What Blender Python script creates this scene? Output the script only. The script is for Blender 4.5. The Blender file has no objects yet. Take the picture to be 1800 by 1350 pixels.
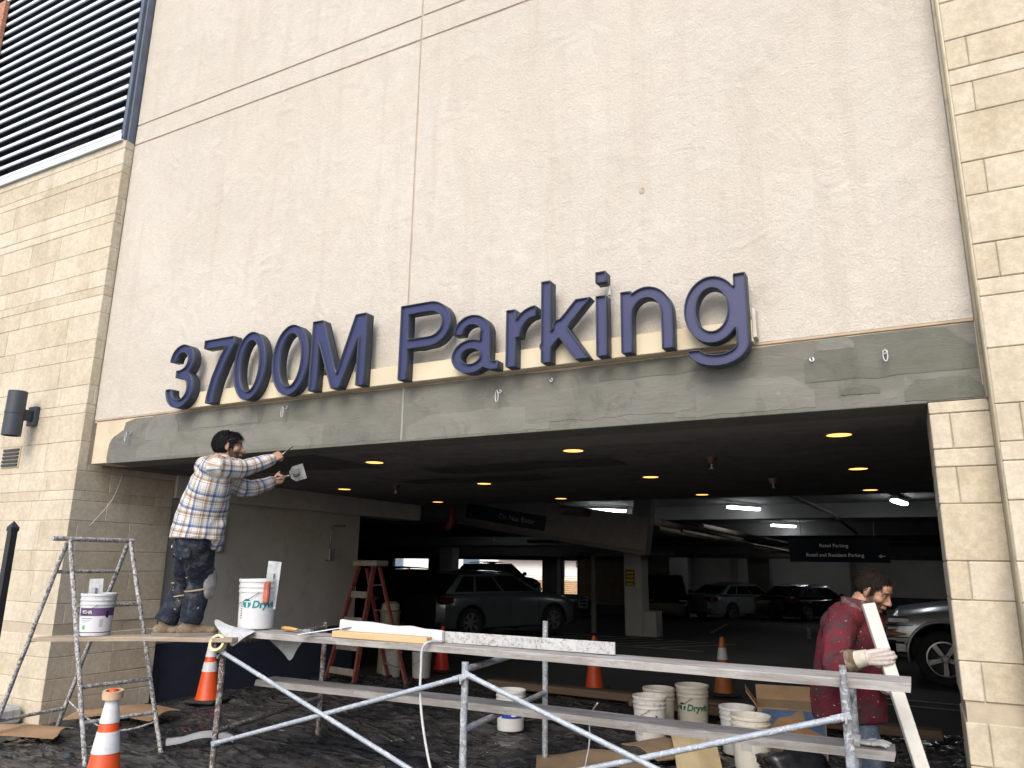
import bpy, bmesh, math, random
import numpy as np
from mathutils import Vector, Matrix, noise
random.seed(7)
S = bpy.context.scene
COL = S.collection
R_ = math.radians
# ------------------------------------------------------------------ camera
cam_d = bpy.data.cameras.new("camera"); cam = bpy.data.objects.new("camera", cam_d); COL.objects.link(cam)
cam_d.sensor_width = 36.0; cam_d.lens = 26.1; cam_d.clip_start = 0.05; cam_d.clip_end = 2000.0
_fwd = Vector((-0.4612, 0.8592, 0.2213)); _up = Vector((0.1054, -0.1952, 0.9751))
CAMROWS = None
def set_cam():
    c = (900.0, 675.0); f = 1305.0
    def cd(x, y): return Vector((x-c[0], y-c[1], f))
    dz = cd(980, -4800).normalized(); dx = -cd(-1636, 949); dx = (dx-dx.dot(dz)*dz).normalized(); dy = dz.cross(dx)
    right = Vector((dx[0], dy[0], dz[0])); up = -Vector((dx[1], dy[1], dz[1])); back = -Vector((dx[2], dy[2], dz[2]))
    m = Matrix((right, up, back)).transposed().to_4x4(); m.translation = Vector((0, 0, 1.65))
    cam.matrix_world = m
set_cam(); S.camera = cam
# ------------------------------------------------------------------ world, sun, exposure
SUN_ELEV, SUN_AZ = R_(42), R_(172)      # azimuth clockwise from +Y: the sun stands behind the camera
w = bpy.data.worlds.new("World"); S.world = w; w.use_nodes = True
nt = w.node_tree; bg = nt.nodes["Background"]
sky = nt.nodes.new("ShaderNodeTexSky"); sky.sky_type = 'NISHITA'; sky.sun_disc = False
sky.sun_elevation = SUN_ELEV; sky.sun_rotation = SUN_AZ; sky.air_density = 1.0; sky.dust_density = 2.5; sky.ozone_density = 1.0
nt.links.new(sky.outputs[0], bg.inputs[0]); bg.inputs[1].default_value = 0.15
sd = bpy.data.lights.new("sun", 'SUN'); sun = bpy.data.objects.new("sun", sd); COL.objects.link(sun)
sd.energy = 1.15; sd.angle = R_(38); sd.color = (1.0, 0.93, 0.83)
_sv = Vector((math.sin(SUN_AZ)*math.cos(SUN_ELEV), math.cos(SUN_AZ)*math.cos(SUN_ELEV), math.sin(SUN_ELEV)))
sun.rotation_euler = _sv.to_track_quat('Z', 'Y').to_euler(); sun.location = _sv*60
S.view_settings.view_transform = 'Standard'; S.view_settings.look = 'None'; S.view_settings.gamma = 1.0
S.view_settings.use_curve_mapping = False; S.view_settings.exposure = 0.90
S.render.engine = 'CYCLES'; S.cycles.use_denoising = True; S.cycles.max_bounces = 7; S.cycles.diffuse_bounces = 4
S.cycles.caustics_reflective = False; S.cycles.caustics_refractive = False; S.cycles.sample_clamp_indirect = 6.0

# ------------------------------------------------------------------ materials
def _n(nt, t, **kw):
    n = nt.nodes.new(t)
    for k, v in kw.items(): setattr(n, k, v)
    return n
def mk(name):
    m = bpy.data.materials.new(name); m.use_nodes = True
    return m, m.node_tree, m.node_tree.nodes["Principled BSDF"]
def mixc(nt, fac, a, b, mode='MIX'):
    n = _n(nt, "ShaderNodeMix", data_type='RGBA', blend_type=mode)
    for sock, v in ((n.inputs[0], fac), (n.inputs[6], a), (n.inputs[7], b)):
        if hasattr(v, 'is_linked') or hasattr(v, 'links'): nt.links.new(v, sock)
        elif isinstance(v, (int, float)): sock.default_value = v
        else: sock.default_value = (v[0], v[1], v[2], 1)
    return n.outputs[2]
def mth(nt, op, a, b=0.0, clamp=False):
    n = _n(nt, "ShaderNodeMath", operation=op, use_clamp=clamp)
    for s_, v in ((n.inputs[0], a), (n.inputs[1], b)):
        if isinstance(v, (int, float)): s_.default_value = v
        else: nt.links.new(v, s_)
    return n.outputs[0]
def coords(nt, kind='Object'):
    return _n(nt, "ShaderNodeTexCoord").outputs[kind]
def world_pos(nt): return _n(nt, "ShaderNodeNewGeometry").outputs['Position']
def nz(nt, co, scale, detail=4, rough=0.55, dist=0.0, stretch=None):
    if stretch:
        mp = _n(nt, "ShaderNodeMapping"); mp.inputs['Scale'].default_value = stretch; nt.links.new(co, mp.inputs[0]); co = mp.outputs[0]
    n = _n(nt, "ShaderNodeTexNoise"); nt.links.new(co, n.inputs['Vector'])
    n.inputs['Scale'].default_value = scale; n.inputs['Detail'].default_value = detail
    n.inputs['Roughness'].default_value = rough; n.inputs['Distortion'].default_value = dist
    return n.outputs[0]
def ramp(nt, fac, stops, interp='LINEAR'):
    n = _n(nt, "ShaderNodeValToRGB"); n.color_ramp.interpolation = interp
    e = n.color_ramp.elements
    while len(e) < len(stops): e.new(0.5)
    for q, (p, c) in zip(e, stops):
        q.position = p; q.color = (c, c, c, 1) if isinstance(c, (int, float)) else (c[0], c[1], c[2], 1)
    nt.links.new(fac, n.inputs[0]); return n.outputs[0]
def bump(nt, bs, h, strength=0.3, dist=0.01):
    b = _n(nt, "ShaderNodeBump"); b.inputs['Strength'].default_value = strength; b.inputs['Distance'].default_value = dist
    nt.links.new(h, b.inputs['Height']); nt.links.new(b.outputs[0], bs.inputs['Normal'])
_mc = {}
def plain(name, col, rough=0.6, metal=0.0, var=0.18, scale=6.0, bmp=0.15, bscale=60, spec=0.5, dirt=0.0, dirtcol=(0.1, 0.09, 0.08), coat=0.0, rvar=0.0):
    if name in _mc: return _mc[name]
    m, nt, bs = mk(name); co = coords(nt)
    a = nz(nt, co, scale, 5)
    k = ramp(nt, a, [(0.3, 0.0), (0.7, 1.0)])
    c = mixc(nt, k, [x*(1-var) for x in col], [min(1, x*(1+var)) for x in col])
    if dirt > 0:
        d = ramp(nt, nz(nt, co, scale*2.3, 6, 0.65, 0.4), [(0.52, 0.0), (0.66, 1.0)])
        c = mixc(nt, mth(nt, 'MULTIPLY', d, dirt), c, dirtcol)
    nt.links.new(c, bs.inputs['Base Color'])
    bs.inputs['Metallic'].default_value = metal; bs.inputs['Specular IOR Level'].default_value = spec
    if rvar > 0:
        r = mth(nt, 'ADD', mth(nt, 'MULTIPLY', nz(nt, co, scale*1.7, 4), rvar*2), rough-rvar, clamp=True); nt.links.new(r, bs.inputs['Roughness'])
    else: bs.inputs['Roughness'].default_value = rough
    if coat: bs.inputs['Coat Weight'].default_value = coat
    if bmp > 0: bump(nt, bs, nz(nt, co, bscale, 4), bmp, 0.004)
    _mc[name] = m; return m
def emis(name, col, strength):
    if name in _mc: return _mc[name]
    m, nt, bs = mk(name); bs.inputs['Base Color'].default_value = (*col, 1)
    bs.inputs['Emission Color'].default_value = (*col, 1); bs.inputs['Emission Strength'].default_value = strength
    _mc[name] = m; return m
def mat_stone(name, c1, c2):
    m, nt, bs = mk(name); co = world_pos(nt)
    rnd = _n(nt, "ShaderNodeObjectInfo").outputs['Random']
    base = mixc(nt, rnd, c1, c2)
    n1 = ramp(nt, nz(nt, co, 3.2, 6, 0.6, 0.6), [(0.35, 0.0), (0.68, 1.0)])
    base = mixc(nt, mth(nt, 'MULTIPLY', n1, 0.35), base, [min(1, x*1.32) for x in c2])
    n2 = ramp(nt, nz(nt, co, 26, 5, 0.7), [(0.4, 0.86), (0.65, 1.06)])
    base = mixc(nt, 1.0, base, n2, 'MULTIPLY')
    streak = ramp(nt, nz(nt, co, 2.0, 5, 0.6, 0.0, (2.2, 2.2, 0.25)), [(0.52, 0.0), (0.72, 0.28)])
    base = mixc(nt, streak, base, [x*0.62 for x in c1])
    nt.links.new(base, bs.inputs['Base Color']); bs.inputs['Roughness'].default_value = 0.88; bs.inputs['Specular IOR Level'].default_value = 0.25
    h = mth(nt, 'ADD', nz(nt, co, 90, 4, 0.7), mth(nt, 'MULTIPLY', nz(nt, co, 14, 4), 1.2))
    bump(nt, bs, h, 0.35, 0.006)
    return m
def mat_stucco():
    m, nt, bs = mk("stucco"); co = world_pos(nt)
    big = ramp(nt, nz(nt, co, 0.5, 5, 0.6, 0.3), [(0.32, 0.0), (0.7, 1.0)])
    c = mixc(nt, big, (0.515, 0.475, 0.41), (0.575, 0.54, 0.48))
    mid = ramp(nt, nz(nt, co, 5, 6, 0.7, 1.2), [(0.3, 0.93), (0.7, 1.05)])
    c = mixc(nt, 1.0, c, mid, 'MULTIPLY')
    warm = ramp(nt, nz(nt, co, 0.9, 4, 0.5, 0.5), [(0.52, 0.0), (0.75, 0.5)])
    c = mixc(nt, warm, c, (0.57, 0.50, 0.415))
    st = ramp(nt, nz(nt, co, 2.2, 5, 0.6, 0.0, (2.6, 2.6, 0.18)), [(0.52, 0.0), (0.76, 0.45)])
    c = mixc(nt, st, c, (0.45, 0.39, 0.32))
    cr = nz(nt, co, 75, 5, 0.75, 0.8)
    c = mixc(nt, 1.0, c, ramp(nt, cr, [(0.36, 0.9), (0.6, 1.04)]), 'MULTIPLY')
    nt.links.new(c, bs.inputs['Base Color']); bs.inputs['Roughness'].default_value = 0.93; bs.inputs['Specular IOR Level'].default_value = 0.2
    wor = _n(nt, "ShaderNodeTexNoise"); wor.noise_type = 'RIDGED_MULTIFRACTAL'; nt.links.new(co, wor.inputs['Vector'])
    wor.inputs['Scale'].default_value = 3.2; wor.inputs['Detail'].default_value = 5; wor.inputs['Distortion'].default_value = 1.5
    h = mth(nt, 'ADD', mth(nt, 'MULTIPLY', cr, 0.55), mth(nt, 'MULTIPLY', wor.outputs[0], 1.1))
    h = mth(nt, 'ADD', h, mth(nt, 'MULTIPLY', nz(nt, co, 16, 6, 0.7, 2.2), 1.1))
    bump(nt, bs, h, 0.75, 0.015)
    return m
def mat_cement(name, c1, c2, dark):
    m, nt, bs = mk(name); co = world_pos(nt)
    a = ramp(nt, nz(nt, co, 1.8, 6, 0.65, 1.2, (0.6, 1, 1.4)), [(0.35, 0.0), (0.66, 1.0)])
    c = mixc(nt, a, c1, c2)
    e = ramp(nt, nz(nt, co, 3.5, 6, 0.7, 0.6), [(0.54, 0.0), (0.62, 1.0)])
    c = mixc(nt, mth(nt, 'MULTIPLY', e, 0.5), c, dark)
    l = ramp(nt, nz(nt, co, 9, 6, 0.75, 1.5, (0.35, 1, 1.8)), [(0.60, 0.0), (0.70, 0.45)])
    c = mixc(nt, l, c, [x*1.6 for x in c2])
    nt.links.new(c, bs.inputs['Base Color'])
    nt.links.new(ramp(nt, nz(nt, co, 4, 4), [(0.3, 0.62), (0.7, 0.92)]), bs.inputs['Roughness'])
    h = mth(nt, 'ADD', nz(nt, co, 6, 6, 0.7, 1.5, (0.4, 1, 1.6)), mth(nt, 'MULTIPLY', nz(nt, co, 70, 3), 0.25))
    bump(nt, bs, h, 0.5, 0.012)
    return m
def mat_splatter(name, base, rust, white=(0.62, 0.62, 0.60), amount=0.5, metal=0.35):
    m, nt, bs = mk(name); co = world_pos(nt)
    r = ramp(nt, nz(nt, co, 9, 5, 0.7, 0.5), [(0.42, 0.0), (0.6, 1.0)])
    c = mixc(nt, r, base, rust)
    s = ramp(nt, nz(nt, co, 46, 5, 0.7, 0.8), [(0.62-amount*0.25, 0.0), (0.68-amount*0.25, 1.0)])
    c = mixc(nt, s, c, white)
    nt.links.new(c, bs.inputs['Base Color']); bs.inputs['Roughness'].default_value = 0.6
    nt.links.new(mth(nt, 'MULTIPLY', mth(nt, 'SUBTRACT', 1.0, s), metal), bs.inputs['Metallic'])
    bump(nt, bs, mth(nt, 'ADD', s, nz(nt, co, 60, 4)), 0.5, 0.004)
    return m
def mat_wood(name, c1, c2, axis=0, splat=0.0, rough=0.8):
    m, nt, bs = mk(name); co = coords(nt)
    st = [14.0, 14.0, 14.0]; st[axis] = 0.7
    g = nz(nt, co, 3.0, 7, 0.7, 0.8, tuple(st))
    c = mixc(nt, ramp(nt, g, [(0.3, 0.0), (0.7, 1.0)]), c1, c2)
    if splat > 0:
        s = ramp(nt, nz(nt, co, 5, 7, 0.75, 0.6, (0.35, 1.6, 1.6) if axis == 0 else None), [(0.56-splat*0.25, 0.0), (0.74-splat*0.2, 1.0)])
        c = mixc(nt, mth(nt, 'MULTIPLY', s, 0.7), c, (0.47, 0.465, 0.46))
        d = ramp(nt, nz(nt, co, 16, 5, 0.7), [(0.66, 0.0), (0.7, 0.7)]); c = mixc(nt, d, c, (0.10, 0.09, 0.08))
    nt.links.new(c, bs.inputs['Base Color']); bs.inputs['Roughness'].default_value = rough
    bump(nt, bs, g, 0.45, 0.004)
    return m
def mat_plastic_sheet():
    m, nt, bs = mk("black_plastic_sheet"); co = world_pos(nt)
    d = ramp(nt, nz(nt, co, 1.6, 4, 0.6, 0.8), [(0.42, 0.0), (0.74, 1.0)])
    c = mixc(nt, mth(nt, 'MULTIPLY', d, 0.6), (0.024, 0.025, 0.028), (0.12, 0.115, 0.107))
    sp = ramp(nt, nz(nt, co, 34, 3, 0.6), [(0.76, 0.0), (0.78, 1.0)]); c = mixc(nt, mth(nt, 'MULTIPLY', sp, 0.5), c, (0.40, 0.39, 0.37))
    nt.links.new(c, bs.inputs['Base Color'])
    nt.links.new(ramp(nt, nz(nt, co, 3.4, 5), [(0.3, 0.13), (0.7, 0.36)]), bs.inputs['Roughness'])
    hs = None
    for (sc, st, wd, amp, dist) in ((0.7, (0.5, 1.5, 1), 0.035, 1.4, 0.4), (1.5, (0.40, 1.7, 1), 0.045, 1.0, 0.5), (3.2, (0.5, 1.5, 1), 0.06, 0.6, 0.6), (1.2, (1.6, 0.5, 1), 0.03, 0.8, 0.5), (6.5, (0.6, 1.4, 1), 0.09, 0.10, 0.6)):
        k = mth(nt, 'ABSOLUTE', mth(nt, 'SUBTRACT', nz(nt, co, sc, 2, 0.45, dist, st), 0.5)); k = mth(nt, 'MULTIPLY', ramp(nt, k, [(0.0, 1.0), (wd, 0.0)], 'EASE'), amp)
        hs = k if hs is None else mth(nt, 'ADD', hs, k)
    bump(nt, bs, hs, 0.6, 0.03)
    return m
def mat_floor(name, c1, c2, scale=0.6, rough=0.75):
    m, nt, bs = mk(name); co = world_pos(nt)
    a = ramp(nt, nz(nt, co, scale, 7, 0.65, 0.6), [(0.3, 0.0), (0.7, 1.0)])
    c = mixc(nt, a, c1, c2); c = mixc(nt, 1.0, c, ramp(nt, nz(nt, co, 40, 4), [(0.3, 0.8), (0.7, 1.15)]), 'MULTIPLY')
    nt.links.new(c, bs.inputs['Base Color']); bs.inputs['Roughness'].default_value = rough
    bump(nt, bs, nz(nt, co, 70, 4), 0.25, 0.004); return m
def mat_glass_dark(name, col=(0.01, 0.012, 0.014)):
    m, nt, bs = mk(name); bs.inputs['Base Color'].default_value = (*col, 1); bs.inputs['Roughness'].default_value = 0.06
    bs.inputs['Specular IOR Level'].default_value = 0.6; return m
def mat_paint(name, col, metal=0.5, rough=0.3):
    m, nt, bs = mk(name); co = coords(nt)
    c = mixc(nt, nz(nt, co, 3.0, 4), [x*0.88 for x in col], [x*1.08 for x in col]); nt.links.new(c, bs.inputs['Base Color'])
    bs.inputs['Metallic'].default_value = metal; bs.inputs['Roughness'].default_value = rough
    bs.inputs['Coat Weight'].default_value = 0.7; bs.inputs['Coat Roughness'].default_value = 0.06; return m

# ------------------------------------------------------------------ mesh helpers
class MB:
    def __init__(s): s.v = []; s.f = []; s.m = []
    def add(s, v, f, mi=0):
        o = len(s.v); s.v += [tuple(p) for p in v]; s.f += [tuple(i+o for i in q) for q in f]; s.m += [mi]*len(f); return s
    def box(s, x0, x1, y0, y1, z0, z1, mi=0, mat=None):
        v = [Vector((x, y, z)) for z in (z0, z1) for y in (y0, y1) for x in (x0, x1)]
        if mat is not None: v = [mat @ p for p in v]
        return s.add(v, [(0, 2, 3, 1), (4, 5, 7, 6), (0, 1, 5, 4), (2, 6, 7, 3), (0, 4, 6, 2), (1, 3, 7, 5)], mi)
    def bbox(s, x0, x1, y0, y1, z0, z1, b=0.004, mat=None, jit=0.0):
        bm = bmesh.new(); bmesh.ops.create_cube(bm, size=1.0)
        for v in bm.verts: v.co = Vector(((x0+x1)/2+v.co.x*(x1-x0), (y0+y1)/2+v.co.y*(y1-y0), (z0+z1)/2+v.co.z*(z1-z0)))
        bmesh.ops.bevel(bm, geom=list(bm.edges), offset=b, segments=1, affect='EDGES', profile=0.5)
        if jit:
            for v in bm.verts: v.co += Vector((random.uniform(-jit, jit), random.uniform(-jit, jit), random.uniform(-jit, jit)))
        return s.bm(bm, mat)
    def bm(s, bm, mat=None, mi=0):
        bm.verts.index_update(); v = [(mat @ x.co) if mat is not None else x.co.copy() for x in bm.verts]
        f = [tuple(q.index for q in p.verts) for p in bm.faces]; bm.free(); return s.add(v, f, mi)
    def tube(s, pts, r, seg=10, caps=True, mi=0):
        pts = [Vector(p) for p in pts]; n = len(pts); rr = r if isinstance(r, (list, tuple)) else [r]*n
        vs = []; ref = None
        for i, p in enumerate(pts):
            t = (pts[min(i+1, n-1)]-pts[max(i-1, 0)]).normalized()
            if ref is None: ref = t.orthogonal().normalized()
            a = (ref-ref.dot(t)*t); a = a.normalized() if a.length > 1e-6 else t.orthogonal().normalized(); ref = a
            b = t.cross(a)
            for k in range(seg):
                th = 2*math.pi*k/seg; vs.append(p+(a*math.cos(th)+b*math.sin(th))*rr[i])
        fs = []
        for i in range(n-1):
            for k in range(seg):
                k2 = (k+1) % seg; fs.append((i*seg+k, i*seg+k2, (i+1)*seg+k2, (i+1)*seg+k))
        if caps: fs.append(tuple(range(seg-1, -1, -1))); fs.append(tuple((n-1)*seg+k for k in range(seg)))
        return s.add(vs, fs, mi)
    def lathe(s, prof, seg=24, mat=None, mi=0, caps=None):
        vs = []; fs = []; n = len(prof)
        for (r, z) in prof:
            for k in range(seg):
                th = 2*math.pi*k/seg; p = Vector((r*math.cos(th), r*math.sin(th), z)); vs.append(mat @ p if mat is not None else p)
        for i in range(n-1):
            for k in range(seg):
                k2 = (k+1) % seg; fs.append((i*seg+k, i*seg+k2, (i+1)*seg+k2, (i+1)*seg+k))
        closed = len(prof) > 2 and abs(prof[0][0]-prof[-1][0]) < 1e-6 and abs(prof[0][1]-prof[-1][1]) < 1e-6
        if closed: caps = False
        if caps is not False and prof[0][0] > 1e-5: fs.append(tuple(range(seg-1, -1, -1)))
        if caps is not False and prof[-1][0] > 1e-5: fs.append(tuple((n-1)*seg+k for k in range(seg)))
        return s.add(vs, fs, mi)
    def ell(s, c, r, rot=None, u=20, v=12):
        bm = bmesh.new(); bmesh.ops.create_uvsphere(bm, u_segments=u, v_segments=v, radius=1.0)
        m = Matrix.Translation(Vector(c)) @ (rot.to_4x4() if rot is not None else Matrix()) @ Matrix.Diagonal((r[0], r[1], r[2], 1))
        return s.bm(bm, m)
    def prism(s, out, a, b, plane='XZ', mi=0):
        # outline extruded from a to b along the remaining axis
        n = len(out)
        def P(p, d): return (p[0], d, p[1]) if plane == 'XZ' else ((p[0], p[1], d) if plane == 'XY' else (d, p[0], p[1]))
        vs = [P(p, a) for p in out]+[P(p, b) for p in out]
        fs = [tuple(range(n)), tuple(range(2*n-1, n-1, -1))]+[(i, n+i, n+(i+1) % n, (i+1) % n) for i in range(n)]
        return s.add(vs, fs, mi)
    def mesh(s, name, smooth=False, sharp=None):
        me = bpy.data.meshes.new(name); me.from_pydata(s.v, [], s.f); 
        me.polygons.foreach_set('material_index', s.m)
        bm = bmesh.new(); bm.from_mesh(me); bmesh.ops.recalc_face_normals(bm, faces=bm.faces); bm.to_mesh(me); bm.free()
        if smooth:
            me.polygons.foreach_set('use_smooth', [True]*len(me.polygons))
            if sharp: me.set_sharp_from_angle(angle=R_(sharp))
        me.update(); return me
    def build(s, name, mat, parent=None, smooth=False, sharp=None):
        me = s.mesh(name, smooth, sharp)
        for m in (mat if isinstance(mat, (list, tuple)) else [mat]): me.materials.append(m)
        return obj(name, me, parent)
def obj(name, me, parent=None):
    o = bpy.data.objects.new(name, me); COL.objects.link(o)
    if parent is not None: o.parent = parent
    return o
def tag(o, label=None, cat=None, group=None, kind=None):
    if label: o["label"] = label
    if cat: o["category"] = cat
    if group: o["group"] = group
    if kind: o["kind"] = kind
    return o
def thing(name, label, cat, loc=(0, 0, 0), rz=0.0, group=None, rot=None):
    o = bpy.data.objects.new(name, None); COL.objects.link(o); o.location = loc; o.rotation_euler = rot if rot else (0, 0, rz)
    o.empty_display_size = 0.1
    return tag(o, label, cat, group)
def copy_tree(o, parent=None):
    c = o.copy(); COL.objects.link(c); c.parent = parent
    for ch in o.children: copy_tree(ch, c)
    return c
def frame_z(d, up=Vector((0, 0, 1))):
    d = Vector(d).normalized(); a = up.cross(d); a = a.normalized() if a.length > 1e-5 else d.orthogonal().normalized(); b = d.cross(a)
    return Matrix((a, b, d)).transposed()
def basis(x, zhint):
    x = Vector(x).normalized(); z = Vector(zhint); z = (z-z.dot(x)*x).normalized(); y = z.cross(x)
    return Matrix((x, y, z)).transposed()
_dg = lambda: bpy.context.evaluated_depsgraph_get()
def evaluated(o):
    dg = _dg(); dg.update(); me = bpy.data.meshes.new_from_object(o.evaluated_get(dg)); return me
def text_mesh(txt, size=1.0, extrude=0.0, fill='BOTH', offset=0.0, shear=0.0, align='LEFT', res=6):
    cu = bpy.data.curves.new("txt", 'FONT'); cu.body = txt; cu.size = size; cu.extrude = extrude; cu.fill_mode = fill
    cu.offset = offset; cu.shear = shear; cu.align_x = align; cu.resolution_u = res
    o = bpy.data.objects.new("txt", cu); COL.objects.link(o); me = evaluated(o)
    bpy.data.objects.remove(o); bpy.data.curves.remove(cu); return me
# ------------------------------------------------------------------ shared materials
M_STONE_L = mat_stone("stone_block", (0.44, 0.375, 0.272), (0.54, 0.485, 0.385))
M_STONE_R = mat_stone("stone_block_warm", (0.44, 0.372, 0.265), (0.535, 0.475, 0.375))
M_MORTAR = plain("mortar", (0.42, 0.36, 0.27), 0.95, var=0.15, bmp=0.3)
M_STUCCO = mat_stucco()
M_GROOVE = plain("groove_sealant", (0.42, 0.335, 0.26), 0.9, var=0.2)
M_CREAM = plain("cream_render", (0.52, 0.44, 0.32), 0.9, var=0.10, scale=3, bmp=0.4, dirt=0.25, dirtcol=(0.35, 0.28, 0.2))
M_CEM = mat_cement("cement_coat", (0.118, 0.116, 0.097), (0.158, 0.155, 0.132), (0.078, 0.077, 0.064))
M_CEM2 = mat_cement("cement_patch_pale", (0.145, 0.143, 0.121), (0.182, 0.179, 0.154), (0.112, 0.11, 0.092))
M_CEM3 = mat_cement("cement_patch_dark", (0.095, 0.095, 0.075), (0.12, 0.12, 0.098), (0.07, 0.07, 0.056))
M_SOFFIT = mat_cement("soffit_plaster", (0.115, 0.112, 0.105), (0.16, 0.155, 0.147), (0.03, 0.031, 0.032))
M_CONC = plain("garage_concrete", (0.17, 0.17, 0.165), 0.85, var=0.15, scale=1.5, bmp=0.25, bscale=30, dirt=0.25, dirtcol=(0.16, 0.155, 0.15))
M_WALLPAINT = plain("painted_wall", (0.52, 0.495, 0.455), 0.8, var=0.08, scale=2, bmp=0.15, dirt=0.2, dirtcol=(0.18, 0.155, 0.12))
M_NAVY = plain("navy_wall_paint", (0.028, 0.035, 0.06), 0.7, var=0.15, bmp=0.15)
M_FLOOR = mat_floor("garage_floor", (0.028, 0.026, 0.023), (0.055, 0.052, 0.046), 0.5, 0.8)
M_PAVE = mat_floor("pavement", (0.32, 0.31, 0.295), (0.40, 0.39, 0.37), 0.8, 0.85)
M_GALV = plain("galvanised", (0.42, 0.43, 0.44), 0.45, metal=0.8, var=0.2, scale=20)
M_STEELDARK = plain("dark_steel", (0.05, 0.05, 0.052), 0.5, metal=0.3, var=0.2)
M_PIPE = plain("old_pipe", (0.16, 0.13, 0.10), 0.6, var=0.3, scale=5, dirt=0.3)
M_WHITEPAINT = plain("white_wall_paint", (0.42, 0.41, 0.39), 0.8, var=0.1, scale=1.2, bmp=0.15, dirt=0.2, dirtcol=(0.24, 0.23, 0.22))
M_LINE = plain("road_paint", (0.42, 0.41, 0.38), 0.8, var=0.25, scale=12, dirt=0.5, dirtcol=(0.1, 0.1, 0.09))

# ------------------------------------------------------------------ ground
def fz(y): return 0.0 if y <= 7 else -0.02*(min(y, 42)-7)
b = MB(); b.add([(-400, -400, 0), (400, -400, 0), (400, 4.96, 0), (-400, 4.96, 0)], [(0, 1, 2, 3)])
tag(b.build("pavement", M_PAVE), kind="structure")
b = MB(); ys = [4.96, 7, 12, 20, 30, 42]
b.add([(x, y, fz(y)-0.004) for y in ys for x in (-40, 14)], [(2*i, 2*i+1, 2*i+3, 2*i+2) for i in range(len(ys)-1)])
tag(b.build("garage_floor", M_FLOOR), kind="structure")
b = MB(); b.add([(-400, 42, -0.72), (400, 42, -0.72), (400, 500, -0.72), (-400, 500, -0.72)], [(0, 1, 2, 3)])
tag(b.build("street", M_PAVE), kind="structure")

# ------------------------------------------------------------------ stone coursing
ZL = [0.0, 0.215, 0.42, 0.63, 0.845, 0.95, 1.155, 1.475, 1.685, 2.002, 2.212, 2.316, 2.525, 2.842, 3.147, 3.25, 3.465, 3.77, 3.985, 4.302, 4.506, 4.612, 4.818, 5.09, 5.40, 5.505, 5.715, 6.03, 6.135, 6.345, 6.45]
ZR = ZL[:24]+[5.30, 5.40, 5.715, 5.92, 6.13, 6.24, 6.55, 6.76, 6.97, 7.08, 7.4]
G = 0.002
def stone(parent, mat, x0, x1, y0, y1, z0, z1):
    jx = random.uniform(-0.0015, 0.0015)
    b = MB(); b.bbox(x0+G, x1-G, y0+jx, y1, z0+G, z1-G, 0.005, jit=0.001)
    return b.build("stone", mat, parent)
def cuts(a, b, z0, z1, first=None):
    h = z1-z0; out = [a]; x = a
    if first: x += first; out.append(x)
    while x < b-0.25:
        L = {True: random.uniform(0.75, 1.0), False: random.uniform(0.40, 0.66)}[h < 0.13]
        if x+L > b-0.22: break
        x += L; out.append(x)
    out.append(b); return out
def inset(z0): return 0.022 if abs(z0-0.845) < 0.01 else 0.0
# wall on the left of the entrance: front face Y 4.83, return X -7.79
XL, YF, YS = -7.79, 4.83, 4.945
wl = thing("stone_wall", "pale stone block wall with wall lamp on the left of the garage entrance", "wall", (-9.5, 4.9, 0))
wl_inv = Matrix.Translation((9.5, -4.9, 0))
def rel(o, root):
    o.matrix_parent_inverse = Matrix.Translation(-Vector(root.location)); return o
b = MB(); b.box(-14, XL-0.006, YF+0.006, 5.6, 0, 6.44); b.box(XL-0.5, XL-0.010, 5.6, 6.05, 0, 2.6); b.box(-14, XL-0.3, 5.6, 6.04, 0, 2.6)
rel(b.build("mortar_core", M_MORTAR, wl), wl)
for i in range(len(ZL)-1):
    z0, z1 = ZL[i], ZL[i+1]; q = inset(z0); tall = (z1-z0) > 0.26
    full = tall or (z1-z0) < 0.15
    # corner stone then the rest leftwards
    cl = random.uniform(0.42, 0.62) if full else random.choice((0.12, 0.5, 0.3))
    endy = 6.06 if z1 <= 2.6 else YS
    xs = cuts(0, 14+XL, z0, z1, first=cl); xs = [XL-t for t in xs]
    first_depth = random.choice((0.10, 0.26, 0.40)) if z1 <= 2.6 else (YS-YF-0.002 if full else 0.07)
    for k in range(len(xs)-1):
        if xs[k] < -13: break
        rel(stone(wl, M_STONE_L, xs[k+1], xs[k]-(q if k == 0 else 0), YF+q, YF+(first_depth if k == 0 else 0.1), z0, z1), wl)
    # return / jamb stones
    y = YF+first_depth
    while y < endy-0.03:
        L = random.uniform(0.38, 0.62) if not z1-z0 < 0.13 else 0.9
        y2 = min(endy, y+L)
        if endy-y2 < 0.14: y2 = endy
        rel(stone(wl, M_STONE_L, XL-0.10, XL-q, y, y2, z0, z1), wl); y = y2
# piece of jamb between course 2.525 and the soffit
for y0, y1 in ((4.95, 5.45), (5.45, 6.06)): rel(stone(wl, M_STONE_L, XL-0.10, XL, y0, y1, 2.529, 2.6), wl)
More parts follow.
